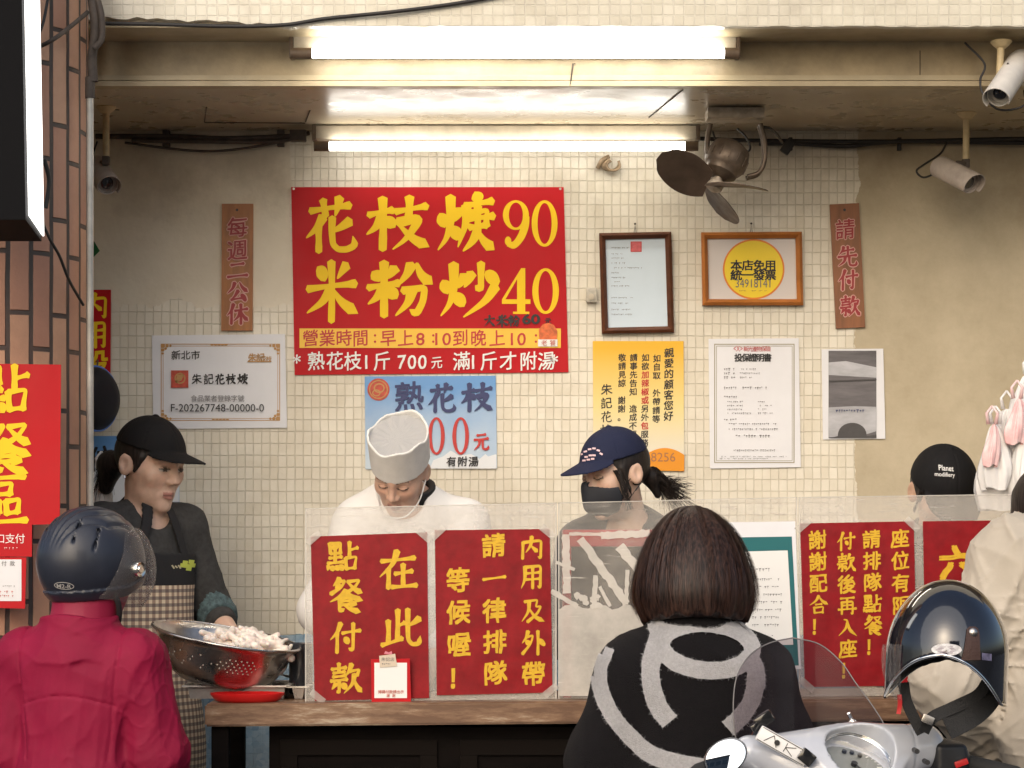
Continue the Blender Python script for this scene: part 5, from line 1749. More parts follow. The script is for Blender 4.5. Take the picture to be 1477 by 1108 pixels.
def hair_m(q):
    f = ell(q, (0, .018, .028), (.083, .100, .088))
    f = np.maximum(f, -(ell(q, (0, -.10, -.055), (.084, .105, .125))))
    f = np.maximum(f, -ell(q, (.088, .010, -.012), (.03, .024, .036)))
    f = np.maximum(f, -.06 - q[:, 2])
    tail = union([capn(q, (0, .10, -.02), (.006, .122, -.035), .020, .022), capn(q, (.006, .122, -.035), (.015, .130, -.09), .022, .010)], .02)
    f = smin(f, tail, .02)
    ax_ = np.abs(q) * np.array([1, 0, 0], np.float32) + q * np.array([0, 1, 1], np.float32)
    f = smin(f, capn(ax_, (.072, -.026, .02), (.077, -.016, -.04), .005, .003), .012)
    f = smin(f, capn(ax_, (.077, -.016, -.04), (.074, -.012, -.06), .003, .002), .008)
    return f - .004 * wrinkle(q, 3, 120, aniso=(1, 1, .25))
mf.head_part('hair', hair_m, black_hair, .0035)
s = MB(); paths = []
for k in range(420):
    a = rn.uniform(0, 6.28); r_ = .028 * math.sqrt(rn.random())
    x, z = r_ * math.cos(a), r_ * math.sin(a)
    ex, ey, ez = .035 + rn.uniform(-.04, .055), .16 + rn.uniform(-.03, .06), -.11 + rn.uniform(-.05, .06)
    paths.append(([(x * .5, .10, -.02 + z * .5), (.012 + x, .135, -.035 + z), (.022 + x, .152, -.06 + z), (ex, ey, ez)], .0013))
for k in range(40):
    x = rn.uniform(.066, .076); paths.append(([(x, -.045 + rn.uniform(-.012, .01), .02), (x + .008, -.035 + rn.uniform(-.012, .01), -.03), (x + rn.uniform(-.004, .008), -.03 + rn.uniform(-.01, .015), -.10)], .0009))
hair_strands(s, mf, paths)
obj('loose_hair', s, black_hair, mo)
mcap = mf.head_part('cap', cap_field(droop=.24, brim_len=.085, zb=.050, zc=.034), navy_cap, .0032)
def fmask(q):
    f = ell(q, (0, -.030, -.042), (.072, .076, .085)) 
    f = smin(f, capn(q, (0, -.105, -.015), (0, -.105, -.07), .012, .016), .03)
    sh = np.abs(f) - .003
    ax_ = np.abs(q[:, 0])
    zt = -.008 - ax_ * .30 + .010 * (ax_ < .012)
    sh = np.maximum(sh, q[:, 2] - zt); sh = np.maximum(sh, -.118 + ax_ * .35 - q[:, 2])
    sh = np.maximum(sh, q[:, 1] + .040 + .25 * np.abs(q[:, 2] + .06))
    ax3 = np.abs(q) * np.array([1, 0, 0], np.float32) + q * np.array([0, 1, 1], np.float32)
    lp = np.minimum(capn(ax3, (.068, -.022, -.028), (.082, .030, .010), .0022), capn(ax3, (.064, -.022, -.075), (.082, .032, -.028), .0022))
    return np.minimum(sh, lp)
mf.head_part('face_mask', fmask, mat('black_mask_cloth', (0.016, 0.018, 0.024), 0.7), .0033)
# embroidered arc on the cap front
tr = drape(mcap, 1)
s = MB()
for x, y, a in ((839, 655, -20), (845, 651, -12), (851, 648, -5), (857, 647, 4), (863, 650, 18), (867, 655, 30), (846, 659, 0), (852, 657, 0), (857, 657, 5), (843, 664, 0), (849, 663, 0), (855, 662, 0)):
    ca, sa = math.cos(R(a)), math.sin(R(a))
    drape_strip(s, tr, [(x - 2.4 * ca, y - 2.4 * sa), (x + 2.4 * ca, y + 2.4 * sa)], 2.6, 6.62, .001, 2, 1)
obj('embroidery', s, mat('pink_white_thread', (0.68, 0.48, 0.50), 0.7), mcap)
mf.trousers(dark_pants, seed=6); mf.shoes(shoe_m)

# -- person in the black cap at the right, head bowed
r_ = P(1357, 712, 6.72)
rf = Fig((r_.x + .03, 6.95, .15), 4, .93, lean=20, head=(8, 30, 0))
rf.J['head'] = rf.to_local((r_.x, 6.70, r_.z))
rf.J['neck'] = rf.to_local((r_.x + .01, 6.82, r_.z - .11))
for sd, sx in (('L', -1), ('R', 1)):
    rf.J['sh' + sd] = rf.to_local((r_.x + sx * .16, 6.86, 1.34))
    rf.J['el' + sd] = rf.to_local((r_.x + sx * .22, 6.74, 1.14))
    rf.J['wr' + sd] = rf.to_local((r_.x + sx * .10, 6.58, 1.06))
ro = rf.build('person with a bowed head in a black lettered cap at the right of the counter', h=.0055)
def shirt3(p):
    f = rf.torso(p, .014)
    for sd in 'LR': f = smin(f, rf.arm(p, sd, .018, .9, e=.004), .035)
    f = f - .008 * wrinkle(p, 51, 22)
    return np.maximum(f, .85 - p[:, 2])
rf.cloth('shirt', shirt3, dark_shirt, .009)
rf.head_part('hair', lambda q: np.maximum(hair_m(q), -.055 - q[:, 2]), black_hair, .0045)
rcap = rf.head_part('cap', cap_field(droop=.55, brim_len=.07, zc=.034, zb=.030), black_cap, .0032)
tr = drape(rcap, 1)
s = MB()
def cap_word(txt, cx, cy, w_, h_, tilt):
    V, F = glyph(txt, .012)
    lo, hi = V.min(0), V.max(0)
    vs = []
    for v in V:
        u = (v[0] - lo[0]) / (hi[0] - lo[0]) - .5; t = (v[1] - lo[1]) / (hi[1] - lo[1]) - .5
        p = project(tr, PX(cx + u * w_, 6.62), PZ(cy - t * h_ + u * tilt, 6.62), 3.0, 1, .0015)
        vs.append(s.bm.verts.new(p) if p is not None else None)
    for f in F:
        q = [vs[i] for i in f]
        if all(q):
            try: s.bm.faces.new(q)
            except ValueError: pass
cap_word('Planet', 1362, 676, 20, 8, 2)
cap_word('modifiery', 1360, 686, 27, 8, 2)
obj('lettering', s, mat('white_thread', (0.7, 0.69, 0.66), 0.7), rcap)
rf.trousers(dark_pants, seed=7, h=.014); rf.shoes(shoe_m)

# ---------------------------------------------------------------- the customers
# -- rider in the magenta jacket and navy helmet, seen from behind
q_ = P(138, 826, 5.75)
kf = Fig((q_.x - .028, 5.70, 0), 168, .815, lean=2, head=(-24, 8, 0), shoulder=1.04, hs=1.17)
kf.J['head'] = kf.to_local((q_.x, 5.74, q_.z))
kf.J['elL'] = np.array((-.225, -.02, 1.11)); kf.J['wrL'] = np.array((-.20, -.22, .95))
kf.J['elR'] = np.array((.225, -.02, 1.11)); kf.J['wrR'] = np.array((.20, -.22, .95))
ko = kf.build('person in a magenta rain jacket and navy riding helmet at the left', h=.007, eyes=False)
mag = mat('magenta_shell_fabric', (0.21, 0.003, 0.030), 0.7, var=0.14, vscale=5, bump=0.1, bscale=400, spec=.3)
def jacket(p):
    f = kf.torso(p, .028, k=.09, wide=1.0)
    for sd in 'LR': f = smin(f, kf.arm(p, sd, .030, 1.0, e=.012), .018)
    f = f - .045 * wrinkle(p, 66, 16, 5, aniso=(1.2, 1.0, .7)) - .012 * wrinkle(p, 67, 44, 6, aniso=(1.0, 1, .9))
    axs = np.abs(np.abs(p[:, 0]) - (.155 - .10 * np.clip(1.40 - p[:, 2], 0, .3)))
    f = f + .005 * np.exp(-(axs / .004) ** 2) * (p[:, 2] > 1.10)
    f = f + .004 * np.exp(-((p[:, 2] - 1.27 - .02 * np.cos(p[:, 0] * 14)) / .0035) ** 2) * (np.abs(p[:, 0]) < .15)
    f = smax(f, -capn(p, kf.J['neck'] + np.array([0, 0, .04]), kf.J['neck'] + np.array([0, 0, .2]), .07), .02)
    f = f - .005 * crease(p, 5, 48, 7, aniso=(1, 1, .8))
    f = smin(f, jcollar(p), .022)
    return np.maximum(f, .74 - p[:, 2])
def jcollar(p):
    n0 = kf.J['neck'] + np.array([0, .004, .028])
    q = p - n0.astype(np.float32)
    r_ = np.sqrt((q[:, 0] / 1.12) ** 2 + q[:, 1] ** 2)
    z = q[:, 2]
    f = np.maximum(np.abs(r_ - .100 + .25 * z) - .009, np.abs(z) - .056 - .006 * np.sin(q[:, 0] * 34 + 1)) - .006
    return f - .016 * wrinkle(p, 63, 38, aniso=(.6, .6, 2.2))
kf.cloth('jacket', jacket, mag, .0048)
def hood(q):
    f = ell(q, (0, .004, -.005), (.086, .104, .125))
    f = smin(f, capn(q, (0, .015, -.06), (0, .03, -.17), .080, .085), .04)
    f = np.maximum(f, -ell(q, (0, -.13, -.02), (.062, .09, .072)))
    f = np.maximum(f, q[:, 2] - .06)
    return f - .006 * wrinkle(q, 64, 45)
kf.head_part('hood', hood, mat('magenta_hood_fabric', (0.235, 0.003, 0.032), 0.6, bump=0.08, bscale=500), .0042, lo=(-.16, -.2, -.26), hi=(.16, .2, .2))
helm_m = mat('matte_navy_helmet', (0.017, 0.020, 0.032), 0.42, var=0.12, vscale=20, coat=0.15)
def ridehelm(q):
    f = ell(q, (0, .018, .028), (.124, .150, .140))
    inner = ell(q, (0, .012, .018), (.098, .118, .108))
    # sculpted ridges running front to back
    ang = np.abs(q[:, 0])
    for x0, w_, a_ in ((.022, .0045, .006), (.058, .005, .007), (.092, .004, .006)):
        xx = ang - x0 * np.clip((.19 - np.abs(q[:, 1] - .02)) / .15, .2, 1)
        f = f + a_ * np.exp(-(xx / w_) ** 2) * np.clip((q[:, 2] - .03) / .05, 0, 1)
    # vents
    ax_ = np.abs(q) * np.array([1, 0, 0], np.float32) + q * np.array([0, 1, 1], np.float32)
    f = smax(f, -capn(ax_, (.045, .11, .115), (.060, .142, .060), .006, .003), .004)
    f = smax(f, -capn(ax_, (.085, .085, .095), (.098, .105, .045), .006, .003), .004)
    f = np.maximum(f, -inner)
    zl = -.066 - .25 * np.clip(q[:, 1] - .02, -.1, .2) + .34 * np.clip(-q[:, 1] - .02, 0, 1)
    f = smax(f, zl - q[:, 2], .006)
    band = np.maximum(np.abs(ell(q, (0, .018, .028), (.127, .153, .143))) - .003, np.abs(q[:, 2] - zl - .012) - .014)
    return smin(f, band, .004)
kh = kf.head_part('helmet', ridehelm, helm_m, .0038, lo=(-.17, -.2, -.14), hi=(.17, .22, .20))
clear_m = mat('clear_visor', (0.25, 0.23, 0.22), 0.04, alpha=0.13, coat=.6)
def visor(q):
    f = np.abs(ell(q, (0, -.006, .012), (.131, .165, .147))) - .0022
    f = np.maximum(f, q[:, 1] - .03 + .3 * (q[:, 2] - .05)); f = np.maximum(f, -.075 - q[:, 2]); return np.maximum(f, q[:, 2] - .125)
kf.head_part('visor', visor, clear_m, .0038, lo=(-.18, -.24, -.14), hi=(.18, .16, .2), parent=kh)
for sg in (-1, 1):
    s = MB()
    c0 = Vector(kf.head_to_world((.121 * sg, -.020, .012))); c1 = Vector(kf.head_to_world((.140 * sg, -.022, .012)))
    M = Matrix.Translation(c0) @ (c1 - c0).to_track_quat('Z', 'Y').to_matrix().to_4x4()
    s.lathe([(0, .020), (.008, .020), (.010, .017), (.013, .017), (.018, .019), (.020, .012), (.020, 0)], 24, M)
    obj('rivet', s, mat('chrome_rivet', (0.75, 0.74, 0.70), 0.18, metal=1.0), kh)
s = MB()
for sg in (-1, 1):
    s.tube([kf.head_to_world((x * sg, y, z)) for x, y, z in spline([(.102, .03, -.045), (.098, .0, -.085), (.07, -.03, -.125), (.03, -.045, -.145), (0, -.05, -.15)], 6)], .007, 8)
obj('chin_strap', s, mat('black_webbing', (0.015, 0.015, 0.017), 0.8), kh)
# printed oval badge on the back rim
tr = drape(kh, 1)
s = MB()
V, F = ring(0, 0, 15, 5.5, 1.3, 1.1)
vs = [project(tr, PX(91 + v[0], 5.6), PZ(845 + v[1] + v[0] * .06, 5.6), 3.0, 1, .0012) for v in V]
s.raw([p if p is not None else Vector(P(91, 845, 5.6)) for p in vs], F)
V, F = glyph('M2-R', .02)
lo_, hi_ = V.min(0), V.max(0)
vs = [project(tr, PX(80 + (v[0] - lo_[0]) / (hi_[0] - lo_[0]) * 22, 5.6), PZ(848 + 1.2 * (v[0] - lo_[0]) / (hi_[0] - lo_[0]) - (v[1] - lo_[1]) / (hi_[1] - lo_[1]) * 6, 5.6), 3.0, 1, .0012) for v in V]
if all(p is not None for p in vs): s.raw(vs, F)
obj('badge', s, mat('grey_badge_print', (0.35, 0.34, 0.33), 0.4), kh)
kf.trousers(dark_pants, seed=8, h=.014); kf.shoes(shoe_m)

# -- woman with the brown bob, seen from behind
n_ = P(1000, 823, 5.55)
bf = Fig((n_.x, 5.52, 0), 178, .825, lean=2, head=(4, 10, 0), shoulder=1.03, hs=1.22)
bf.J['head'] = bf.to_local((n_.x, 5.56, n_.z))
for sd, sx in (('L', -1), ('R', 1)):
    bf.J['sh' + sd][2] -= .055; bf.J['el' + sd] = np.array((sx * .268, .0, 1.09)); bf.J['wr' + sd] = np.array((sx * .17, -.22, 1.0))
bo = bf.build('woman with a brown bob in a black fleece jacket with white rings', h=.007, eyes=False)
fleece = mat('black_fleece', (0.010, 0.009, 0.010), 0.95, bump=0.6, bscale=420, sheen=0.03, spec=.1)
white_fl = mat('white_fleece', (0.50, 0.49, 0.50), 0.95, bump=0.7, bscale=380, sheen=0.3, var=0.14, vscale=160)
def fjack(p):
    f = bf.torso(p, .044, k=.10, wide=1.16)
    for sd in 'LR': f = smin(f, bf.arm(p, sd, .040, .95, e=.016), .06)
    f = f - .018 * wrinkle(p, 71, 22, 5)
    f = smax(f, -capn(p, bf.J['neck'] + np.array([0, 0, .05]), bf.J['neck'] + np.array([0, 0, .2]), .06), .02)
    return np.maximum(f, .70 - p[:, 2])
bj = bf.cloth('jacket', fjack, fleece, .0065)
def fcol(p):
    n0 = bf.J['neck'] + np.array([0, .004, .03])
    q = p - n0.astype(np.float32); z = q[:, 2]
    r_ = np.sqrt((q[:, 0] / 1.15) ** 2 + q[:, 1] ** 2)
    return np.maximum(np.abs(r_ - .098 + .35 * z) - .010, np.abs(z) - .045) - .008
bc = bf.cloth('collar', fcol, fleece, .006)
tr = drape(bj, 1)
DB = 5.38
s = MB()
drape_strip(s, tr, [(880, 938), (869, 968), (871, 1000), (886, 1035), (911, 1065), (945, 1092), (1000, 1106), (1060, 1112)], 25, DB, .004, 10, 5, wfun=lambda t: 20 + 8 * t)
obj('white_line', s, white_fl, bj)
s = MB()
def ellipse_pts(cx, cy, rx, ry, a0, a1, n=26, rot=0):
    out = []
    for i in range(n + 1):
        a = R(a0 + (a1 - a0) * i / n)
        x, y = rx * math.cos(a), ry * math.sin(a)
        cr, sr = math.cos(R(rot)), math.sin(R(rot))
        out.append((cx + x * cr - y * sr, cy + x * sr + y * cr))
    return out
# upper and lower interlocked open rings
drape_strip(s, tr, ellipse_pts(1022, 935, 66, 33, -160, 200, 40, 4), 25, DB, .004, 2, 5)
obj('white_ring', s, white_fl, bj)
s = MB()
drape_strip(s, tr, [(948, 887), (951, 905), (956, 925)], 24, DB, .0046, 8, 4)
drape_strip(s, tr, [(958, 915), (945, 945), (940, 975), (946, 1008), (956, 1028), (968, 1042)], 26, DB, .0048, 8, 5)
drape_strip(s, tr, [(1082, 945), (1092, 975), (1086, 1010), (1070, 1034), (1050, 1052)], 26, DB, .0048, 8, 5)
obj('white_letter', s, white_fl, bj)
s = MB()
trc = drape(bc, 1)
drape_strip(s, trc, [(958, 868), (972, 876), (984, 880)], 14, DB, .003, 6, 3)
obj('white_patch', s, white_fl, bc)
s = MB()
drape_strip(s, tr, [(1052, 884), (1066, 894), (1082, 908)], 9, DB, .004, 6, 3)
obj('white_shoulder_line', s, white_fl, bj)
# fleece fibres soften the surface and the edges of the white pattern
def fuzz(o, n, ln, m, seed, parent):
    me = o.data; og = worigin(o); me.calc_loop_triangles()
    T = np.array([[tuple(me.vertices[i].co) for i in t.vertices] for t in me.loop_triangles]) + np.array(og)
    A = np.linalg.norm(np.cross(T[:, 1] - T[:, 0], T[:, 2] - T[:, 0]), axis=1)
    rs = np.random.RandomState(seed)
    idx = rs.choice(len(T), n, p=A / A.sum())
    N_ = np.cross(T[idx, 1] - T[idx, 0], T[idx, 2] - T[idx, 0]); N_ /= np.linalg.norm(N_, axis=1)[:, None] + 1e-12
    N_[N_[:, 1] > .2] *= -1
    u = rs.rand(n, 2); fl = u.sum(1) > 1; u[fl] = 1 - u[fl]
    p = T[idx, 0] + (T[idx, 1] - T[idx, 0]) * u[:, :1] + (T[idx, 2] - T[idx, 0]) * u[:, 1:]
    d = rs.normal(size=(n, 3)); d -= N_ * (d * N_).sum(1)[:, None]; d /= np.linalg.norm(d, axis=1)[:, None]
    w_ = np.cross(d, N_) * .00045
    L_ = ln * rs.uniform(.4, 1, (n, 1))
    tip = p + d * L_ + N_ * rs.uniform(.0008, .0035, (n, 1)); q = p + N_ * .0004
    V = np.stack([q - w_, q + w_, tip], 1).reshape(-1, 3)
    m2 = bpy.data.meshes.new('fuzz'); m2.from_pydata(V.tolist(), [], [(3 * k, 3 * k + 1, 3 * k + 2) for k in range(n)])
    finish('fuzz', m2, m, parent, smooth=180)
for ch in [c for c in bj.children if c.name.startswith('white')]:
    fuzz(ch, 5000, .010, white_fl, 3, ch)
fuzz(bj, 9000, .008, fleece, 4, bj)
# bob hair: many strands over a shaped under-layer
bob_m = hair_material('brown_bob_hair', (0.010, 0.005, 0.004), (0.060, 0.029, 0.021), .46)
def bob_r(t, th):
    """t 0 crown .. 1 tips; returns radius, height in head space"""
    zt, zb = .150, -.120
    z = zt + (zb - zt) * (1 - math.cos(min(t, 1) * math.pi * .5)) if False else zt - (zt - zb) * (t ** 1.25)
    prof = math.sin(min(1.0, t * 1.18) * math.pi * .5) ** .62
    r = .139 * prof * (1 + .13 * max(0, t - .45))
    if t > .84: r -= .020 * ((t - .84) / .16) ** 1.5
    return r, z
def bob_pt(t, th, dr=0.0, dz=0.0):
    r, z = bob_r(t, th)
    return ((r + dr) * math.sin(th) * .98, .012 + (r + dr) * math.cos(th) * 1.02, z + dz)
TH = 2.15
grid = []
for i in range(41):
    t = i / 40
    grid.append([Vector(bf.head_to_world(bob_pt(max(t, .004), TH * (2 * k / 72 - 1), -.004 + .0025 * math.sin(k * 2.3) * t, .008 * t * math.sin(k * .9)))) for k in range(73)])
for i in range(40, -1, -4):
    t = i / 40
    grid.append([Vector(bf.head_to_world(np.array(bob_pt(max(t, .004), TH * (2 * k / 72 - 1), -.022, -.008 * (t > .9))) )) for k in range(73)])
s = MB(); s.sheet(grid)
ho = obj('hair', s, bob_m, bo, smooth=180, doubles=True)
s = MB(); paths = []
rn = random.Random(11)
for k in range(2600):
    th = rn.uniform(-TH, TH); t0 = rn.random() ** 1.3 * .35; t1 = rn.uniform(.78, 1.0) + .025 * math.sin(th * 11)
    dr = rn.uniform(-.003, .004) + .0045 * math.sin(th * 9 + 2 * math.sin(th * 4)) + .003 * math.sin(th * 23 + 1); wv = rn.uniform(-.05, .05); ph_ = rn.random() * 6
    pts = []
    for i in range(12):
        t = max(.006, t0 + (t1 - t0) * i / 11)
        pts.append(bob_pt(t, th + wv * (i / 11) ** 2 + .012 * math.sin(ph_ + i * .5), dr + .003 * math.sin(ph_ * 2 + i * .35)))
    paths.append((pts, rn.uniform(.0007, .0017)))
for k in range(260):   # flyaways
    th = rn.uniform(-TH, TH); t0 = rn.random() * .4; L_ = rn.uniform(.1, .35)
    pts = [bob_pt(max(.006, t0 + L_ * i / 7), th + rn.uniform(-.03, .03) * i / 7, .002 + .009 * (i / 7) ** 1.5) for i in range(8)]
    paths.append((pts, .0005))
hair_strands(s, bf, paths)
obj('hair_strands', s, bob_m, ho, smooth=180)
bf.trousers(dark_pants, seed=9, h=.014); bf.shoes(shoe_m)

# -- person in the beige jacket at the right edge
gx = PX(1568, 5.78)
gf = Fig((gx, 5.80, 0), 176, .985, lean=3, head=(10, 40, 0), shoulder=1.02)
gf.J['head'] = gf.to_local(P(1518, 752, 5.92)); gf.J['neck'] = gf.to_local(P(1540, 790, 5.84))
gf.J['elR'] = np.array((.33, .02, 1.08)); gf.J['wrR'] = np.array((.20, -.16, .93))
gf.J['elL'] = np.array((-.31, .02, 1.08)); gf.J['wrL'] = np.array((-.2, -.2, .98))
go = gf.build('person in a puffy beige jacket standing at the right edge', h=.008, eyes=False)
beige = mat('beige_nylon', (0.46, 0.405, 0.33), 0.65, var=0.08, vscale=6, bump=0.08, bscale=300, sheen=0.1)
def bjack(p):
    f = gf.torso(p, .040, k=.09, wide=1.05)
    for sd in 'LR': f = smin(f, gf.arm(p, sd, .036, .92, e=.016), .05)
    f = f - .040 * wrinkle(p, 81, 18, 5) - .012 * wrinkle(p, 82, 44, 6)
    axs = np.abs(np.abs(p[:, 0]) - (.150 - .10 * np.clip(1.42 - p[:, 2], 0, .3)))
    f = f + .006 * np.exp(-(axs / .004) ** 2) * (p[:, 2] > 1.12)
    f = smax(f, -capn(p, gf.J['neck'] + np.array([0, 0, .05]), gf.J['neck'] + np.array([0, 0, .2]), .06), .02)
    f = f - .010 * crease(p, 15, 45, 8)
    f = np.maximum(f, .80 - p[:, 2])
    return smin(f, np.maximum(gf.torso(p, .046, wide=1.1), np.abs(p[:, 2] - .825) - .022) - .004, .008)
gf.cloth('jacket', bjack, beige, .0052)
gf.head_part('hair', lambda q: np.maximum(ell(q, (0, .02, .03), (.090, .108, .100)) - .008 * wrinkle(q, 5, 60), -ell(q, (0, -.11, -.04), (.085, .11, .12))), black_hair, .005)
gf.trousers(dark_pants, seed=10, h=.014); gf.shoes(shoe_m)

# ---------------------------------------------------------------- the counter and what stands on it
worn, nt, bs = nodes_of('worn_brown_board')
tc = nd(nt, 'ShaderNodeTexCoord')
mp = nd(nt, 'ShaderNodeMapping'); mp.inputs['Scale'].default_value = (2.2, 6, 14); nt.links.new(tc.outputs['Object'], mp.inputs[0])
n1 = nd(nt, 'ShaderNodeTexNoise', i_Scale=2.5, i_Detail=9.0, i_Roughness=.72); nt.links.new(mp.outputs[0], n1.inputs['Vector'])
rp = nd(nt, 'ShaderNodeValToRGB'); nt.links.new(n1.outputs[0], rp.inputs[0])
e = rp.color_ramp.elements
e[0].position = .42; e[0].color = (0.13, 0.066, 0.035, 1)
e[1].position = .66; e[1].color = (0.42, 0.33, 0.235, 1)
el = e.new(.54); el.color = (0.22, 0.125, 0.07, 1)
nt.links.new(rp.outputs[0], bs.inputs['Base Color']); bs.inputs['Roughness'].default_value = .45
bp = nd(nt, 'ShaderNodeBump', i_Strength=.3, i_Distance=.003); nt.links.new(n1.outputs[0], bp.inputs['Height']); nt.links.new(bp.outputs[0], bs.inputs['Normal'])
dark_wd = mat('dark_counter_wood', (0.005, 0.0035, 0.003), .8, spec=.1, var=.4, vscale=6, stretch=(1, 1, 5))
steel = mat('brushed_steel', (0.52, 0.49, 0.46), .28, metal=1.0, var=.2, vscale=12, rvar=.1)
steel_d = mat('worn_steel', (0.44, 0.41, 0.38), .30, metal=1.0, var=.35, vscale=8, rvar=.12)
DC = 6.08
ct = empty('counter', P(900, 1030, DC), 'long brown counter with a worn board edge carrying the acrylic screens', 'counter')
ct.location = (0.4, 6.3, .151)
def board_corner(px, py, dback):
    a = P(px, py, DC); return a, Vector((a.x, dback, a.z))
s = MB()
fl_, bl_ = board_corner(295, 1016, 6.52); fr_, br_ = board_corner(1760, 1004, 6.52)
fl2, bl2 = fl_ - Vector((0, 0, .058)), bl_ - Vector((0, 0, .058)); fr2, br2 = fr_ - Vector((0, 0, .058)), br_ - Vector((0, 0, .058))
s.raw([fl_, fr_, br_, bl_, fl2, fr2, br2, bl2], [[0, 1, 2, 3], [7, 6, 5, 4], [0, 4, 5, 1], [1, 5, 6, 2], [2, 6, 7, 3], [3, 7, 4, 0]])
bmesh.ops.bevel(s.bm, geom=s.bm.edges[:], offset=.005, segments=2, affect='EDGES')
obj('board', s, worn, ct, smooth=30)
s = MB()
xl = PX(388, 6.16)
s.box2((xl, 6.16, .152), (1.80, 6.48, .934), .003)
obj('cabinet', s, dark_wd, ct, smooth=0)
s = MB()
for k in range(5):
    x0 = xl + .03 + k * .47
    for a, b in (((x0, .22), (x0 + .41, .27)), ((x0, .86), (x0 + .41, .90)), ((x0, .27), (x0 + .045, .86)), ((x0 + .365, .27), (x0 + .41, .86))):
        s.box2((a[0], 6.150, a[1]), (b[0], 6.159, b[1]), .002)
obj('door_trim', s, mat('dark_trim_wood', (0.007, 0.005, 0.004), .8, spec=.1), ct, smooth=0)
for x in (PX(306, 6.12), ):
    for y in (6.12, 6.48):
        s = MB(); s.box2((x, y - .02, .152), (x + .045, y + .02, .938), .003)
        obj('leg', s, dark_wd, ct, smooth=0)

# -- dusty acrylic screens
def acrylic(name, base, amt, scr):
    m, nt, b = nodes_of(name)
    out = nt.nodes['Material Output']
    b.inputs['Base Color'].default_value = (0.62, 0.58, 0.52, 1); b.inputs['Roughness'].default_value = .35
    tr_ = nd(nt, 'ShaderNodeBsdfTransparent')
    mx = nd(nt, 'ShaderNodeMixShader')
    tc = nd(nt, 'ShaderNodeTexCoord')
    n = nd(nt, 'ShaderNodeTexNoise', i_Scale=5.0, i_Detail=10.0, i_Roughness=.7); nt.links.new(tc.outputs['Object'], n.inputs['Vector'])
    mp = nd(nt, 'ShaderNodeMapping'); mp.inputs['Scale'].default_value = (4, 1, 60); mp.inputs['Rotation'].default_value = (0, .5, 0); nt.links.new(tc.outputs['Object'], mp.inputs[0])
    n2 = nd(nt, 'ShaderNodeTexNoise', i_Scale=3.0, i_Detail=4.0); nt.links.new(mp.outputs[0], n2.inputs['Vector'])
    r1 = nd(nt, 'ShaderNodeMapRange', i_1=.35, i_2=.7, i_3=base, i_4=base + amt); nt.links.new(n.outputs[0], r1.inputs[0])
    r2 = nd(nt, 'ShaderNodeMapRange', i_1=.62, i_2=.72, i_3=0.0, i_4=scr); nt.links.new(n2.outputs[0], r2.inputs[0])
    f = math_(nt, 'ADD', r1.outputs[0], r2.outputs[0], True)
    nt.links.new(f, mx.inputs[0]); nt.links.new(tr_.outputs[0], mx.inputs[1]); nt.links.new(b.outputs[0], mx.inputs[2])
    nt.links.new(mx.outputs[0], out.inputs['Surface'])
    return m
acr1 = acrylic('hazy_acrylic', .24, .18, .25)
acr2 = acrylic('scratched_acrylic', .07, .20, .35)
acr_e = acrylic('acrylic_edge', .55, .3, .2)
DS = 6.145
def screen(label, x0, x1, y0l, y0r, m, tape=None):
    yb0, yb1 = 1012 - (x0 - 440) * .0098, 1012 - (x1 - 440) * .0098
    s = MB()
    q = [P(x0, y0l, DS), P(x1, y0r, DS), P(x1, yb1, DS), P(x0, yb0, DS)]
    b_ = [p + Vector((0, .004, 0)) for p in q]
    s.raw(q + b_, [[0, 1, 2, 3], [7, 6, 5, 4]])
    o = obj('acrylic_screen', s, m, smooth=0)
    tag(o, label, 'screen', 'acrylic screens along the counter')
    s = MB()
    s.raw(q + b_, [[0, 4, 5, 1], [1, 5, 6, 2], [2, 6, 7, 3], [3, 7, 4, 0]])
    for a, b2 in ((0, 1), (3, 0), (1, 2)):
        d_ = (q[b2] - q[a]).normalized(); n_ = Vector((d_.z, 0, -d_.x)) * (.0035 if a else .0025)
        s.raw([q[a] - Vector((0, .001, 0)), q[b2] - Vector((0, .001, 0)), q[b2] + n_ - Vector((0, .001, 0)), q[a] + n_ - Vector((0, .001, 0))], [[0, 1, 2, 3]])
    obj('edge', s, acr_e, o, smooth=0)
    return o
s1 = screen('hazy acrylic screen holding the pair of red notices in front of the chef', 440, 803, 733, 725, acr1)
s2 = screen('scratched acrylic screen with peeling white tape in front of the masked worker', 805, 1150, 725, 717, acr2)
s3 = screen('hazy acrylic screen carrying the red queue notice at the right', 1152, 1640, 717, 710, acr1)
tape_m = acrylic('peeling_white_tape', .62, .35, .2)
s = MB()
rn = random.Random(9)
for x0, y0, x1, y1, w_ in ((821, 770, 867, 771, 5), (867, 773, 937, 769, 11), (816, 771, 818, 856, 11), (837, 777, 904, 871, 12), (893, 788, 922, 824, 14), (859, 830, 857, 875, 7), (865, 846, 880, 875, 5), (802, 811, 829, 822, 5), (795, 852, 833, 875, 7), (905, 822, 903, 872, 6)):
    L = np.array([x1 - x0, y1 - y0], float); ln = np.linalg.norm(L); L /= ln; N = np.array([-L[1], L[0]])
    n = max(3, int(ln / 5))
    rows = []
    k_ = rn.uniform(0, .0006)
    for i in range(n + 1):
        c = np.array([x0, y0]) + L * ln * i / n
        a, b2 = c + N * w_ * (.5 + rn.uniform(-.12, .1)), c - N * w_ * (.5 + rn.uniform(-.12, .1))
        rows.append([P(a[0], a[1], DS - .0012 - k_), P(b2[0], b2[1], DS - .0012 - k_)])
    s.sheet(rows)
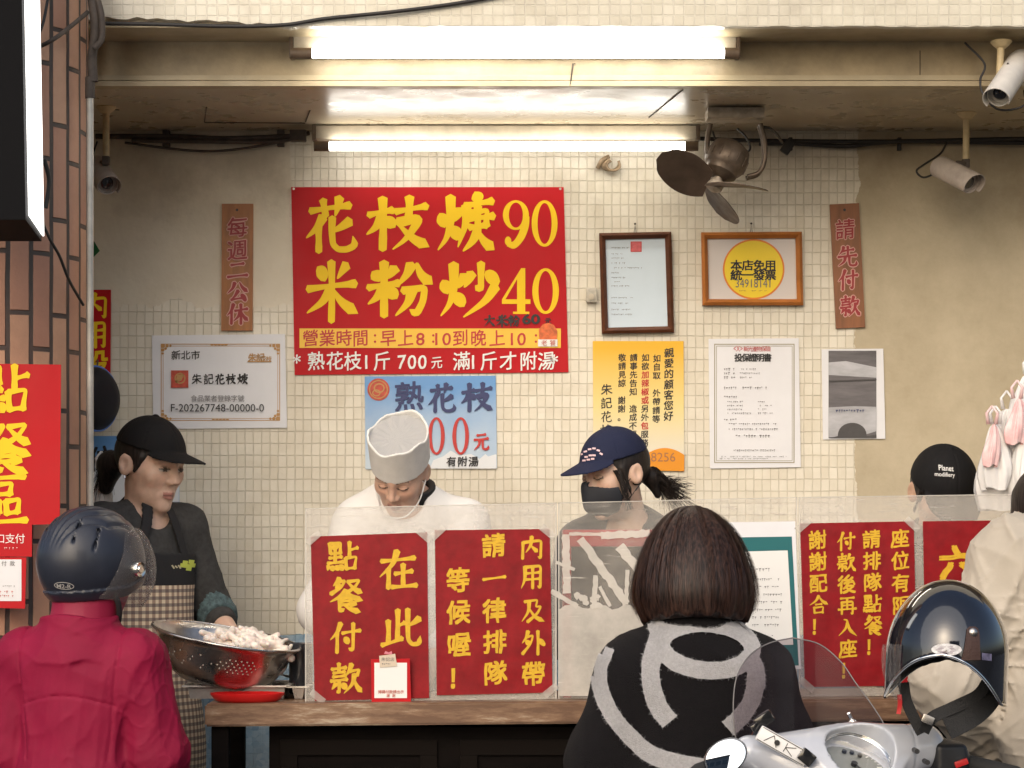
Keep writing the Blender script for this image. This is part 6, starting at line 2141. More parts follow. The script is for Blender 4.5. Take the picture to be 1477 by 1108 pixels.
for k in range(16):
    x, y = 846 + rn.uniform(-15, 18), 868 + rn.uniform(-9, 9); r_ = rn.uniform(2, 6)
    s.raw([P(x + r_ * math.cos(a) * rn.uniform(.6, 1.2), y + r_ * math.sin(a) * rn.uniform(.6, 1.2), DS - .002 - .00005 * k) for a in np.linspace(0, 6.28, 8)[:-1]], [list(range(7))])
obj('peeling_tape', s, tape_m, s2, smooth=0)
# cloudy residue on the lower half of the scratched screen
s = MB()
V = []
q = [P(804, 880 + 4 * math.sin(0), DS - .0007)]
top = [P(806 + 342 * k / 40, 884 - 9 * abs(math.sin(k * .7)) - rn.uniform(0, 6), DS - .0007) for k in range(41)]
botm = [P(806 + 342 * k / 40, 1004, DS - .0007) for k in range(41)]
s.sheet([top, botm])
obj('dust_film', s, acrylic('dust_film', .55, .35, .2), s2, smooth=0)

# -- red notices taped on the screens
red_paper = mat('mottled_red_paper', (0.23, 0.007, 0.011), .40, bump=.25, bscale=9, var=.25, vscale=14, rvar=.1, spec=.25)
yel_ink = mat('yellow_brush_ink', (0.64, 0.38, 0.015), .55, var=.12, vscale=60)
def notice(label, quad, d=DS - .004):
    return Board('red_notice', label, 'notice', quad, d, red_paper, .0012, 'red notices on the acrylic screens')
b = notice('red notice with large yellow characters above the payment card', [(448, 774), (616, 768), (619, 1007), (454, 1011)])
for c, x, y, s_ in (('點', 495, 803, 46), ('餐', 499, 859, 50), ('付', 498, 920, 46), ('款', 499, 979, 46), ('在', 574, 822, 58), ('此', 578, 905, 60)):
    b.ch('lettering', yel_ink, c, x, y, s_, s_, wgt=12)
b.done()
b = notice('red notice with three columns of yellow characters right of the chef', [(627, 765), (793, 763), (797, 999), (630, 1003)])
for s_, x, ys in (('內用及外帶', 767, (790, 832, 880, 927, 972)), ('請一律排隊', 712, (787, 834, 881, 926, 971)), ('等候喔！', 660, (837, 883, 930, 978))):
    for i, (c, y) in enumerate(zip(s_, ys)):
        b.ch('lettering', yel_ink, c, x + (y - 780) * .012, y, 35, 36, wgt=12.5, bold=.03, rough=.010)
b.done()
b = notice('red notice with four columns of yellow characters beside the glossy helmet', [(1154, 755), (1318, 752), (1323, 989), (1161, 991)])
for s_, x, y0, st in (('座位有限', 1298, 777, 32), ('請排隊點餐！', 1257, 778, 31), ('付款後再入座！', 1220, 781, 31), ('謝謝配合！', 1179, 779, 31.2)):
    for i, c in enumerate(s_):
        b.ch('lettering', yel_ink, c, x + i * .6, y0 + st * i, 27, 28, wgt=12, bold=.026, rough=.010)
b.done()
b = notice('red notice at the far right partly hidden by the beige jacket', [(1331, 752), (1500, 750), (1502, 985), (1336, 988)])
b.ch('lettering', yel_ink, '六', 1380, 812, 52, 50, bold=.045, rough=.012)
b.done()
tape_c = acrylic('clear_tape', .30, .25, .2)
def corner_tape(o, spots):
    for x, y, a in spots:
        s = MB(); ca, sa = math.cos(R(a)), math.sin(R(a))
        s.raw([P(x + u * ca - v * sa, y + u * sa + v * ca, DS - .0095) for u, v in ((-12, -5), (12, -4.4), (12.6, 5), (-11.5, 5.4))], [[0, 1, 2, 3]])
        obj('clear_tape', s, tape_c, o, smooth=0)
nts = [o for o in COL.objects if o.name.startswith('red_notice') and o.parent is None]
corner_tape(nts[0], [(452, 776, -40), (612, 772, 42), (458, 1005, 38)])
corner_tape(nts[1], [(632, 768, -42), (790, 767, 40), (794, 996, -40)])
corner_tape(nts[2], [(1158, 758, -40), (1316, 756, 44), (1164, 988, 40)])
# -- teal and white sheet
teal = mat('teal_print', (0.012, 0.13, 0.14), .4)
b = Board('teal_sheet', 'white sheet with a teal frame taped on the screen beside the brown bob', 'sheet', [(1012, 754), (1147, 752), (1155, 965), (1018, 968)], DS - .004, white_paper, .0012)
b.poly('teal_frame', teal, [(1012, 776), (1142, 774), (1152, 960), (1018, 962)])
b.poly('white_panel', white_p, [(1020, 797), (1136, 794), (1144, 930), (1026, 932)])
b.scribble('print', grey_ink, 1060, 1087, 812, 5, seed=1); b.scribble('print', grey_ink, 1060, 1112, 822, 5, seed=3)
b.scribble('print', grey_ink, 1060, 1116, 918, 4, seed=6)
for k in range(7): b.scribble('print', grey_ink, 1085, 1128, 836 + 11 * k, 4.2, seed=60 + k)
b.done()
# -- payment card
b = Board('payment_card', 'small white payment card with a red border standing on the counter edge', 'card', [(535, 951), (591, 950), (593, 1014), (536, 1016)], 6.118, red_b, .003)
b.rect('white_sheet', white_p, 540, 956, 587, 1007)
b.row('print', seal_red, '掃碼付款請出示', 548, 580, 998, 5.5, hand=False, bold=.01, rough=0)
b.row('print', seal_red, '謝謝', 560, 568, 1003.5, 5, hand=False, bold=.01, rough=0)
b.poly('paper_tag', mat('cream_tag', (0.62, 0.52, 0.40), .6), [(547, 946), (570, 943), (573, 961), (548, 963)])
b.row('tag_text', grey_ink, '朱記店', 553, 566, 951, 6, hand=False, bold=0, rough=0)
b.scribble('tag_text', grey_ink, 551, 570, 958, 3, seed=5)
b.poly('pink_clip', mat('pink_clip', (0.62, 0.2, 0.25), .5), [(554, 943), (556, 939), (561, 941), (565, 939), (566, 944)])
b.done()

# -- red rack behind the scratched screen
rr = empty('red_rack', P(880, 1004, 6.24), 'red rack with dark shelves standing behind the scratched screen', 'rack')
red_pl = mat('red_rack_paint', (0.34, 0.015, 0.02), .4, var=.15, vscale=8)
s = MB(); dk = 6.22
rx0, rx1, rzb, rzt = PX(812, dk), PX(945, dk), 1.002, PZ(764, dk)
s.box2((rx0, dk, rzt - .045), (rx1, dk + .12, rzt), .004)
s.box2((rx0, dk, rzb), (rx0 + .022, dk + .12, rzt - .0455), .003); s.box2((rx1 - .022, dk, rzb), (rx1, dk + .12, rzt - .0455), .003)
obj('frame', s, red_pl, rr, smooth=0)
s = MB(); s.box2((rx0 + .0225, dk + .10, rzb), (rx1 - .0225, dk + .118, rzt - .046))
obj('back_panel', s, mat('dark_rack_panel', (0.025, 0.018, 0.016), .6, var=.3, vscale=10), rr, smooth=0)
for k in range(2):
    s = MB(); z = rzb + .06 + .10 * k
    s.box2((rx0 + .0225, dk + .004, z), (rx1 - .0225, dk + .099, z + .008))
    obj('shelf', s, mat('dark_shelf', (0.05, 0.03, 0.028), .5), rr, smooth=0)

# -- colander, squid, pans, tray
dcol = 6.30
cc = P(327, 917, dcol)
M = Matrix.Translation(cc) @ Matrix.Rotation(R(10.2), 4, 'Y') @ Matrix.Rotation(R(4), 4, 'X')
s = MB()
rr_ = .196
s.lathe([(.060, -.128), (.105, -.122), (.140, -.098), (.165, -.060), (.180, -.020), (rr_, 0), (rr_ + .006, .001), (rr_ + .006, -.004), (rr_ + .001, -.006), (.1845, -.020), (.169, -.062), (.144, -.101), (.107, -.1255), (.060, -.1315), (0, -.1315)], 72, M)
s.lathe([(0, -.128), (.060, -.128)], 72, M)
col_o = obj('colander', s, steel_d, smooth=50)
tag(col_o, 'large tilted steel colander heaped with white squid on the counter end', 'colander')
s = MB(); s.tube([M @ Vector(((rr_ + .003) * math.cos(a), (rr_ + .003) * math.sin(a), -.0015)) for a in np.linspace(0, 2 * math.pi, 73)], .0042, 8)
obj('rim', s, steel, col_o, smooth=180)
s = MB()
rn = random.Random(2)
def bowl_pt(a, t):
    pr = [(.1845, -.020), (.169, -.062), (.144, -.101)]
    k = min(1, int(t * 2)); u = t * 2 - k
    r_ = pr[k][0] + (pr[k + 1][0] - pr[k][0]) * u; z = pr[k][1] + (pr[k + 1][1] - pr[k][1]) * u
    return r_, z
for row in range(7):
    t = .12 + .105 * row
    for k in range(72):
        a = 2 * math.pi * (k + .5 * (row % 2)) / 72
        if row in (0, 6) or (k // 9) % 2 == 0 and abs((k % 9) - 4) + abs(row - 3) * 1.3 > 5.2 or (k // 9) % 2 and (row + k) % 4: continue
        r_, z = bowl_pt(a, t); r_ += .0012
        n_ = Vector((math.cos(a), math.sin(a), -.35)).normalized(); tx = Vector((-math.sin(a), math.cos(a), 0)); tz = n_.cross(tx)
        c = Vector((r_ * math.cos(a), r_ * math.sin(a), z))
        s.raw([M @ (c + (tx * math.cos(q) + tz * math.sin(q)) * .0023) for q in np.linspace(0, 2 * math.pi, 7)[:-1]], [list(range(6))])
obj('perforations', s, mat('pale_hole_glint', (0.62, 0.55, 0.46), .5), col_o, smooth=0)
# squid
pcs = []
for k in range(64):
    a = rn.uniform(0, 6.28); q = math.sqrt(rn.random())
    x, y = .060 + .112 * q * math.cos(a), .105 * q * math.sin(a)
    z = -.008 + .026 * (1 - q ** 2) + rn.uniform(-.008, .006) - .10 * abs(x - .06) * .3
    dx, dy, dz = rn.uniform(-.022, .022), rn.uniform(-.022, .022), rn.uniform(-.010, .012)
    pcs.append(((x - dx, y - dy, z - dz), (x + dx, y + dy, z + dz), rn.uniform(.007, .013)))
def squid(p):
    f = ell(p, (.055, 0, -.052), (.118, .115, .055))
    for a, b2, r_ in pcs:
        f = smin(f, capn(p, a, b2, r_, r_ * .6), .003)
    return f - .003 * wrinkle(p, 4, 220)
me, pos = mesh_sdf(squid, (-.10, -.16, -.1), (.22, .16, .09), .004, 'squid')
me.transform(M)
sq = mat('cooked_squid', (0.80, 0.70, 0.62), .32, var=.14, vscale=50, bump=.1, bscale=120)
sq.node_tree.nodes['Principled BSDF'].inputs['Subsurface Weight'].default_value = .15
tag(finish('squid_heap', me, sq, smooth=180), 'heap of pale cooked squid pieces filling the tilted steel colander', 'squid')
# steel pan under the colander
def pan_box(name, label, x0, x1, yt, h_, d0, d1, m, base=None, cat='pan'):
    xa, xb = PX(x0, d0), PX(x1, d0)
    zt = PZ(yt, d0); zb = zt - h_
    s = MB(); i = .014
    o = [(xa, d0), (xb, d0), (xb, d1), (xa, d1)]; n = [(xa + i, d0 + i), (xb - i, d0 + i), (xb - i, d1 - i), (xa + i, d1 - i)]
    b_ = [(xa + .02, d0 + .02), (xb - .02, d0 + .02), (xb - .02, d1 - .02), (xa + .02, d1 - .02)]
    V = [(x, y, zt - .004) for x, y in o] + [(x, y, zt) for x, y in o] + [(x, y, zt) for x, y in n] + [(x, y, zb + .003) for x, y in b_] + [(x, y, zb) for x, y in b_] + [(x + .0, y, zt - .006) for x, y in n]
    F = []
    for A, B in ((0, 1), (1, 2), (2, 3), (0, 5), (5, 4)):
        for k in range(4):
            F.append([A * 4 + k, A * 4 + (k + 1) % 4, B * 4 + (k + 1) % 4, B * 4 + k])
    F += [[12, 13, 14, 15], [19, 18, 17, 16]]
    s.raw([Vector(v) for v in V], F)
    return tag(obj(name, s, m, smooth=30), label, cat)
pan_box('steel_pan', 'shallow steel pan under the tilted colander', 262, 418, 989, .036, 6.22, 6.46, mat('dull_pan_steel', (0.55, .52, .48), .5, metal=.7, var=.2, vscale=14))
pan_box('steel_tray', 'small square steel tray beside the left edge of the screen', 413, 446, 990, .034, 6.22, 6.42, steel)
s = MB()
Mt = Matrix.Translation(Vector((PX(357, 6.17), 6.165, .9985))) @ Matrix.Diagonal((1, .66, 1, 1))
s.lathe([(0, .003), (.070, .003), (.082, .012), (.094, .022), (.097, .024), (.097, .020), (.086, .006), (.074, 0), (0, 0)], 48, Mt)
tag(obj('red_tray', s, mat('red_plastic', (0.55, 0.012, 0.012), .28, spec=.6), smooth=40), 'oval red plastic tray at the left end of the counter', 'tray')
s = MB(); cz = P(434, 1000, 6.36)
s.lathe([(0, 0), (.030, 0), (.032, .004), (.032, .130), (.034, .134), (.030, .136), (.028, .132), (.028, .01), (0, .008)], 32, Matrix.Translation((cz.x, 6.36, cz.z)))
can = tag(obj('dark_canister', s, mat('dark_can', (0.03, 0.032, 0.04), .3, coat=.4), smooth=40), 'dark canister standing behind the left edge of the screen', 'canister')
s = MB(); s.tube([(cz.x - .034, 6.36, cz.z + .11), (cz.x - .05, 6.35, cz.z + .105), (cz.x - .05, 6.35, cz.z + .05), (cz.x - .033, 6.36, cz.z + .045)], .004, 8)
obj('handle', s, steel, can, smooth=180)
s = MB(); bz = P(414, 985, 6.47)
s.lathe([(0, .002), (.022, .002), (.040, .020), (.045, .034), (.047, .034), (.042, .018), (.024, 0), (0, 0)], 32, Matrix.Translation((bz.x, 6.47, 1.0)))
tag(obj('steel_bowl', s, steel, smooth=40), 'small steel bowl between the colander and the dark canister', 'bowl')

# ---------------------------------------------------------------- plastic bags
bag_w, nt, bs = nodes_of('thin_white_plastic')
bs.inputs['Base Color'].default_value = (0.82, 0.80, 0.78, 1); bs.inputs['Roughness'].default_value = .3
bs.inputs['Transmission Weight'].default_value = .0; bs.inputs['Alpha'].default_value = .86
bag_p = mat('pink_striped_plastic', (0.74, 0.36, 0.36), .3, col2=(0.80, 0.68, 0.66), vscale=14)
def bag(label, px, pyt, pyb, wpx, d, m, seed, group=None):
    rn = random.Random(seed)
    a = rn.uniform(0, 6)
    rows = []
    n = 26; K = 44
    for i in range(n + 1):
        t = i / n
        y = pyt + (pyb - pyt) * t
        wr = wpx * d / FPX * (.12 + .88 * min(1, t * 1.5) ** .7) * (1 - .18 * max(0, t - .8) / .2)
        row = []
        for k in range(K + 1):
            u = 2 * math.pi * k / K
            fold = 1 + .22 * math.sin(u * 5 + a + t * 1.4) + .13 * math.sin(u * 11 + a * 2 - t * 3)
            c = P(px + 3 * math.sin(t * 3 + a), y + 2.5 * math.sin(u * 3 + a) * t, d)
            row.append(Vector((c.x + wr * .5 * fold * math.cos(u), d + wr * .26 * fold * math.sin(u), c.z)))
        rows.append(row)
    s = MB(); s.sheet(rows)
    for q in (-.25, .25):
        c = P(px, pyt, d)
        s.tube([c + Vector((q * .04, 0, 0)), c + Vector((q * .06, 0, .03)), c + Vector((0, 0, .05))], [.006, .004, .003], 6)
    return tag(obj('plastic_bag', s, m, smooth=180, doubles=True), label, 'plastic bag', group)
GB = 'plastic bags hanging at the right edge'
bag('white plastic bag hanging lowest in the bundle at the right edge', 1452, 590, 735, 84, 6.52, bag_w, 1, GB)
bag('narrow white plastic bag at the outer side of the hanging bundle', 1436, 612, 705, 46, 6.47, bag_w, 2, GB)
bag('pink striped plastic bag at the left of the hanging bundle', 1431, 612, 672, 22, 6.44, bag_p, 3, GB)
bag('small pink plastic bag near the top of the hanging bundle', 1467, 575, 640, 30, 6.45, bag_p, 4, GB)
bag('white plastic bag topmost of the bundle at the right edge', 1484, 540, 640, 50, 6.50, bag_w, 5, GB)
bag('wide white plastic bag at the right of the hanging bundle', 1490, 600, 730, 60, 6.46, bag_w, 6, GB)
s = MB(); s.tube(spline([P(1502, 300, 6.5), P(1503, 420, 6.5), P(1496, 540, 6.5), P(1470, 590, 6.5)], 6), .003, 8)
s.tube([(PX(1502, 6.5), 6.5, PZ(302, 6.5)), (PX(1502, 6.5), 6.72, Z_CEIL)], .003, 8)
tag(obj('bag_cord', s, rubber, smooth=60), 'thin cord hanging from the ceiling to the bundle of bags', 'cord')
bag('cloudy plastic bag hanging between the conduit and the capped woman', 146, 676, 770, 34, 6.9, bag_w, 7)

# ---------------------------------------------------------------- security cameras and fan
camw = mat('camera_grey', (0.36, 0.31, 0.27), .38, var=.2, vscale=20)
camlt = mat('camera_white', (0.62, 0.59, 0.54), .3, var=.1, vscale=20)
post_m = mat('yellowed_post', (0.46, 0.36, 0.20), .5, var=.2, vscale=20)
lens_m = mat('camera_lens', (0.01, 0.01, 0.012), .08, coat=1.0)
def cctv(label, mount, joint, tail, nose, r_, m, cable):
    t = empty('security_camera', mount, label, 'security camera', 'security cameras of the stall')
    ax_ = (nose - tail).normalized()
    L_ = (nose - tail).length
    M = Matrix.Translation(tail) @ ax_.to_track_quat('Z', 'Y').to_matrix().to_4x4()
    s = MB(); s.lathe([(0, 0), (r_ * .8, 0), (r_ * .96, .006), (r_ * .96, L_ * .93), (r_ * .88, L_ * .93), (r_ * .84, L_ * .86), (0, L_ * .86)], 36, M)
    body = obj('body', s, m, t, smooth=40)
    # sun hood: an open sleeve around the upper three quarters
    s = MB()
    up = Vector((0, 0, 1)); up = (up - ax_ * up.dot(ax_)).normalized(); sd = ax_.cross(up)
    rows = []
    for z_ in (.10, .5, 1.04):
        rows.append([tail + ax_ * L_ * (z_ + (.05 * math.cos(a) if z_ > 1 else 0)) + (up * math.cos(a) + sd * math.sin(a)) * r_ * 1.08 for a in np.linspace(-2.2, 2.2, 25)])
    for z_ in (1.04, .10):
        rows.append([tail + ax_ * L_ * (z_ + (.05 * math.cos(a) if z_ > 1 else 0)) + (up * math.cos(a) + sd * math.sin(a)) * r_ * 1.02 for a in np.linspace(-2.2, 2.2, 25)])
    rows.append(rows[0])
    s.sheet(rows); obj('sun_hood', s, m, t, smooth=40)
    s = MB(); s.lathe([(0, L_ * .865), (r_ * .5, L_ * .865), (r_ * .55, L_ * .885), (r_ * .42, L_ * .895), (0, L_ * .885)], 28, M); obj('lens', s, lens_m, body, smooth=40)
    s = MB(); s.tube([mount, mount + (joint - mount) * .5, joint], .010, 12)
    M2 = Matrix.Translation(mount)
    s.lathe([(0, .004), (.028, .004), (.030, 0), (.022, -.010), (.012, -.018), (0, -.018)], 24, M2)
    obj('post', s, post_m, t, smooth=40)
    s = MB(); mid = tail + ax_ * L_ * .45 + up * r_ * 1.06
    s.tube([joint, (joint + mid) / 2 + Vector((0, -.006, 0)), mid], .007, 10); s.box(joint, (.022, .022, .026), None, .003)
    obj('bracket', s, dirty_cable, t, smooth=40)
    s = MB(); s.tube(spline([tuple(c) for c in cable], 8), .0032, 8); obj('cable', s, rubber, t, smooth=180)
    return t
d_ = 6.52
cctv('light security camera under the soffit at the top right corner', P(1444, 61, d_ + .02), P(1441, 118, d_), P(1474, 86, 6.62), P(1438, 141, 6.36), .034, camlt,
     [P(1392, 62, 6.57), P(1420, 92, 6.52), P(1414, 115, 6.5), P(1418, 135, 6.48), P(1440, 158, 6.47), P(1476, 153, 6.47), P(1483, 130, 6.5)])
d_ = 7.08
cctv('brown grey security camera angled down right of the fan', Vector((PX(1394, d_), d_, Z_CEIL)), P(1393, 236, d_), P(1352, 240, 7.13), P(1404, 266, 6.99), .0335, camw,
     [P(1366, 205, 7.2), P(1356, 222, 7.16), P(1332, 238, 7.14), P(1322, 247, 7.13), P(1332, 256, 7.13), P(1350, 250, 7.13)])
d_ = 6.98
cctv('dark security camera beside the conduit at the top left of the wall', Vector((PX(153, d_), d_, Z_CEIL)), P(153, 232, d_), P(136, 238, 7.10), P(157, 268, 6.93), .033, camw,
     [P(140, 205, 7.3), P(133, 225, 7.2), P(128, 240, 7.15), P(136, 240, 7.12)])

fanm = mat('dusty_fan_metal', (0.11, 0.082, 0.06), .5, metal=.5, var=.4, vscale=24, rvar=.12)
fan_l = mat('fan_light_metal', (0.34, 0.29, 0.23), .45, metal=.4, var=.3, vscale=30)
blade_m = mat('brown_fan_blade', (0.085, 0.058, 0.042), .42, metal=.3, var=.25, vscale=12, rvar=.1)
df = 7.0
ft = empty('fan', Vector((PX(1060, df), df, Z_CEIL)), 'old caged-less ceiling fan with three brown blades hanging over the staff', 'fan')
ft['label'] = 'old brown ceiling fan with three bare blades right of the rear light'
s = MB()
s.box2((PX(1019, df), df - .04, Z_CEIL - .034), (PX(1101, df), df + .05, Z_CEIL - .002), .006)
obj('mount_plate', s, fan_l, ft, smooth=30)
for x0, x1, bend in ((1024, 1026, 1020), (1096, 1094, 1102)):
    s = MB()
    L = [P(x0, 180, df), P(bend, 205, df), P(bend, 232, df), P(x1, 250, df), P((x1 + 1060) / 2, 256, df)]
    for k in (-.018, .018):
        s.tube(spline([tuple(p + Vector((0, k, 0))) for p in L], 6), .007, 8)
    sp_ = spline([tuple(p) for p in L], 6)
    s.sheet([[Vector(p) + Vector((0, -.018, 0)), Vector(p) + Vector((0, .018, 0))] for p in sp_])
    obj('yoke_arm', s, fanm, ft, smooth=60)
hub = P(1031, 268, df - .06)
u = Vector((-.206, .007, .093)).normalized(); v = Vector((.027, -.222, .043)); v = (v - u * v.dot(u)).normalized()
axis = u.cross(v)
if axis.z > 0: axis = -axis
back = hub - axis * .135
M = Matrix.Translation(back) @ axis.to_track_quat('Z', 'Y').to_matrix().to_4x4()
Lm_ = (hub - back).length
s = MB(); s.lathe([(0, -.01), (.035, -.008), (.056, .006), (.063, .03), (.063, .062), (.055, .075), (.050, .080), (.048, .092), (.030, .104), (.016, .108), (0, .108)], 40, M)
mo_ = obj('motor', s, fanm, ft, smooth=40)
s = MB()
for k in range(14):
    a = 2 * math.pi * k / 14
    s.box(M @ Vector((.0635 * math.cos(a), .0635 * math.sin(a), .046)), (.004, .004, .03), M.to_3x3() @ Matrix.Rotation(a, 3, 'Z'), .001)
obj('cooling_fin', s, fanm, mo_, smooth=0)
s = MB(); s.lathe([(.012, .10), (.012, Lm_ - .02), (.020, Lm_ - .018), (.026, Lm_ - .006), (.024, Lm_ + .010), (.010, Lm_ + .018), (0, Lm_ + .018)], 28, M)
obj('hub', s, fan_l, ft, smooth=40)
for k in range(3):
    a0 = 2 * math.pi * k / 3
    s = MB(); rows = []
    nl = 16
    for i in range(nl + 1):
        t = i / nl
        r_ = .020 + .170 * t
        half = (.16 + .46 * math.sin(math.pi * min(1, .12 + t * .80)) ** .8) * (1 - max(0, t - .86) / .14 * .55) * .115
        row = []
        for j in range(-5, 6):
            w_ = half * j / 5
            ang = a0 + .25 * t
            c = hub + (u * math.cos(ang) + v * math.sin(ang)) * r_ + (v * math.cos(ang) - u * math.sin(ang)) * w_ + axis * (-.55 * w_ * (1 - .3 * t) + .004)
            row.append(c)
        rows.append(row)
    top = [[p + axis * .0022 for p in r] for r in rows]
    s.sheet(rows); s.sheet(top)
    for A, B in ((rows[0], top[0]), (rows[-1], top[-1])): s.sheet([A, B])
    s.sheet([[r[0] for r in rows], [r[0] for r in top]]); s.sheet([[r[-1] for r in rows], [r[-1] for r in top]])
    obj('blade', s, blade_m, ft, smooth=40)
s = MB()
s.tube(spline([P(1100, 183, df), P(1112, 186, df), P(1122, 196, 7.1), P(1128, 206, 7.2)], 6), .0042, 8)
s.tube(spline([P(1064, 186, df), P(1076, 198, df - .03), P(1082, 214, df - .03), P(1074, 222, df)], 6), .0035, 8)
s.tube(spline([P(1028, 190, df - .02), P(1034, 206, df - .04), P(1042, 214, df - .02)], 6), .003, 8)
obj('cable', s, rubber, ft, smooth=180)

# ---------------------------------------------------------------- scooter with the helmet hung on it
DSC = 5.10
sx = PX(1212, DSC)
YAW = 14
SB = np.array((sx, DSC, 0.0)); SR = np.array(Matrix.Rotation(R(YAW), 3, 'Z'))
def sw(p): return np.asarray(p, float) @ SR.T + SB
def swv(p): return Vector(sw(p))
sc_o = empty('scooter', (sx, DSC, 0), 'white scooter with a smoked windshield and a round dial parked before the counter', 'scooter')
white_paint = mat('pearl_white_paint', (0.46, 0.48, 0.53), .18, coat=.8, var=.04, vscale=6)
black_pl = mat('black_plastic', (0.018, 0.018, 0.02), .42, bump=.1, bscale=300)
chrome = mat('chrome', (0.86, 0.85, 0.83), .06, metal=1.0)
tyre_m = mat('tyre_rubber', (0.02, 0.02, 0.02), .8)
def sdf_part(name, f, lo, hi, h, m, parent=sc_o, smooth=180):
    me, pos = mesh_sdf(f, lo, hi, h, name)
    me.vertices.foreach_set('co', sw(pos).astype(np.float32).ravel())
    return finish(name, me, m, parent, smooth=smooth)
GN = np.array((.05, -.62, .78)); GN /= np.linalg.norm(GN)      # the dial looks up and back at the rider
GC = np.array((.02, -.035, .945))
def gauge_q(p):
    q = p - GC.astype(np.float32)
    t = q @ GN.astype(np.float32)
    r_ = np.linalg.norm(q - t[:, None] * GN.astype(np.float32), axis=1)
    return t, r_
def cowl(p):
    f = ell(p, (0, .02, .925), (.155, .115, .078))
    f = smin(f, capn(p, (.06, .0, .955), (.185, -.012, .972), .068, .050), .05)
    f = smin(f, capn(p, (-.06, .02, .945), (-.20, .02, .962), .060, .040), .05)
    f = smin(f, ell(p, (0, .10, .90), (.12, .09, .09)), .05)
    t, r_ = gauge_q(p)
    f = smin(f, np.maximum(np.abs(t + .012) - .022, r_ - .088) - .004, .03)
    f = np.maximum(f, -np.maximum(np.abs(t - .03) - .032, r_ - .076))
    ring_ = np.abs(p[:, 0] - .150)
    return f + .0022 * np.exp(-(ring_ / .0022) ** 2)
cw = sdf_part('handlebar_cowl', cowl, (-.30, -.2, .80), (.30, .28, 1.08), .0042, white_paint)
def ringpts(r_, lift, n=48):
    a1 = np.cross(GN, [0, 0, 1.0]); a1 /= np.linalg.norm(a1); a2 = np.cross(GN, a1)
    return [GC + GN * lift + (a1 * math.cos(a) + a2 * math.sin(a)) * r_ for a in np.linspace(0, 2 * math.pi, n + 1)], a1, a2
L, a1, a2 = ringpts(.0795, .012)
s = MB(); s.tube([swv(p) for p in L], .0046, 10); bez = obj('dial_bezel', s, chrome, sc_o, smooth=180)
s = MB(); L, _, _ = ringpts(.077, -.001); s.raw([swv(p) for p in L[:-1]], [list(range(48))]); 
dial = obj('dial_face', s, mat('grey_dial', (0.20, 0.21, 0.20), .4, var=.1, vscale=30), sc_o, smooth=0)
s = MB()
def on_dial(r_, a, lift=.0006): return swv(GC + GN * lift + (a1 * math.cos(a) + a2 * math.sin(a)) * r_)
for k in range(25):
    a = -.6 + k * 4.34 / 24
    w_ = .0012 if k % 4 else .002
    r0 = .062 if k % 4 else .056
    s.raw([on_dial(r0, a - w_ / r0), on_dial(.068, a - w_ / .068), on_dial(.068, a + w_ / .068), on_dial(r0, a + w_ / r0)], [[0, 1, 2, 3]])
obj('dial_marks', s, white_p, dial, smooth=0)
s = MB(); s.raw([on_dial(.012, 2.0 + 3.14, .003), on_dial(.004, .6, .003), on_dial(.056, 2.1, .003), on_dial(.004, 3.6, .003)], [[0, 1, 2, 3]])
s.tube([on_dial(0, 0, .0), on_dial(0, 0, .006)], .007, 12)
for a in (4.0, 4.4, 4.8): s.tube([on_dial(.048, a, .0), on_dial(.048, a, .004)], .0055, 10)
obj('needle', s, black_pl, dial, smooth=30)
glass_m = mat('dial_glass', (1, 1, 1), .03, trans=1.0, ior=1.2)
s = MB(); rings = []
for k in range(9):
    r_ = .0775 * k / 8; z = .010 + .008 * (1 - (k / 8) ** 2)
    rings.append([swv(p) for p in ringpts(max(r_, .0005), z)[0]])
s.sheet(rings); obj('dial_glass', s, glass_m, bez, smooth=180, doubles=True)
for x, z, r_ in ((.172, .935, .006), (.150, .905, .008)):
    pass
s = MB()
for px, py in ((1323, 1084), (1338, 1100)):
    c = P(px, py, 5.02)
    s.tube([c + Vector((0, .04, 0)), c], .0055, 12)
obj('screw_cap', s, black_pl, cw, smooth=30)
# grips, switch, levers
def grip_sw(p):
    f = smin(capn(p, (.19, -.012, .972), (.255, -.035, .945), .034, .030), bxs(p, (.232, -.040, .950), (.035, .028, .030), .010), .02)
    return f
gs = sdf_part('switch_housing', grip_sw, (.14, -.12, .88), (.34, .08, 1.04), .004, black_pl)
s = MB(); c = swv((.250, -.072, .940)); s.box(c, (.030, .010, .014), Matrix.Rotation(R(-20), 3, 'Y'), .004)
obj('red_switch', s, mat('red_switch', (0.5, 0.02, 0.02), .35), gs, smooth=30)
s = MB(); s.tube([swv(p) for p in ((.25, -.03, .948), (.27, -.04, .940), (.37, -.09, .915), (.385, -.097, .912))], [.015, .017, .0175, .013], 18); obj('grip', s, tyre_m, sc_o, smooth=40)
s = MB(); s.tube([swv(p) for p in ((-.20, .02, .962), (-.23, .015, .955), (-.33, -.02, .93), (-.345, -.026, .926))], [.016, .017, .0175, .013], 18); obj('grip', s, tyre_m, sc_o, smooth=40)
for sg, ln in ((1, .36), (-1, .33)):
    s = MB(); s.tube(spline([tuple(sw(p)) for p in ((.20 * sg, .045, .965), (.25 * sg, .075, .955), (ln * sg, .03, .915))], 6), .0055, 8); obj('brake_lever', s, steel, sc_o, smooth=180)
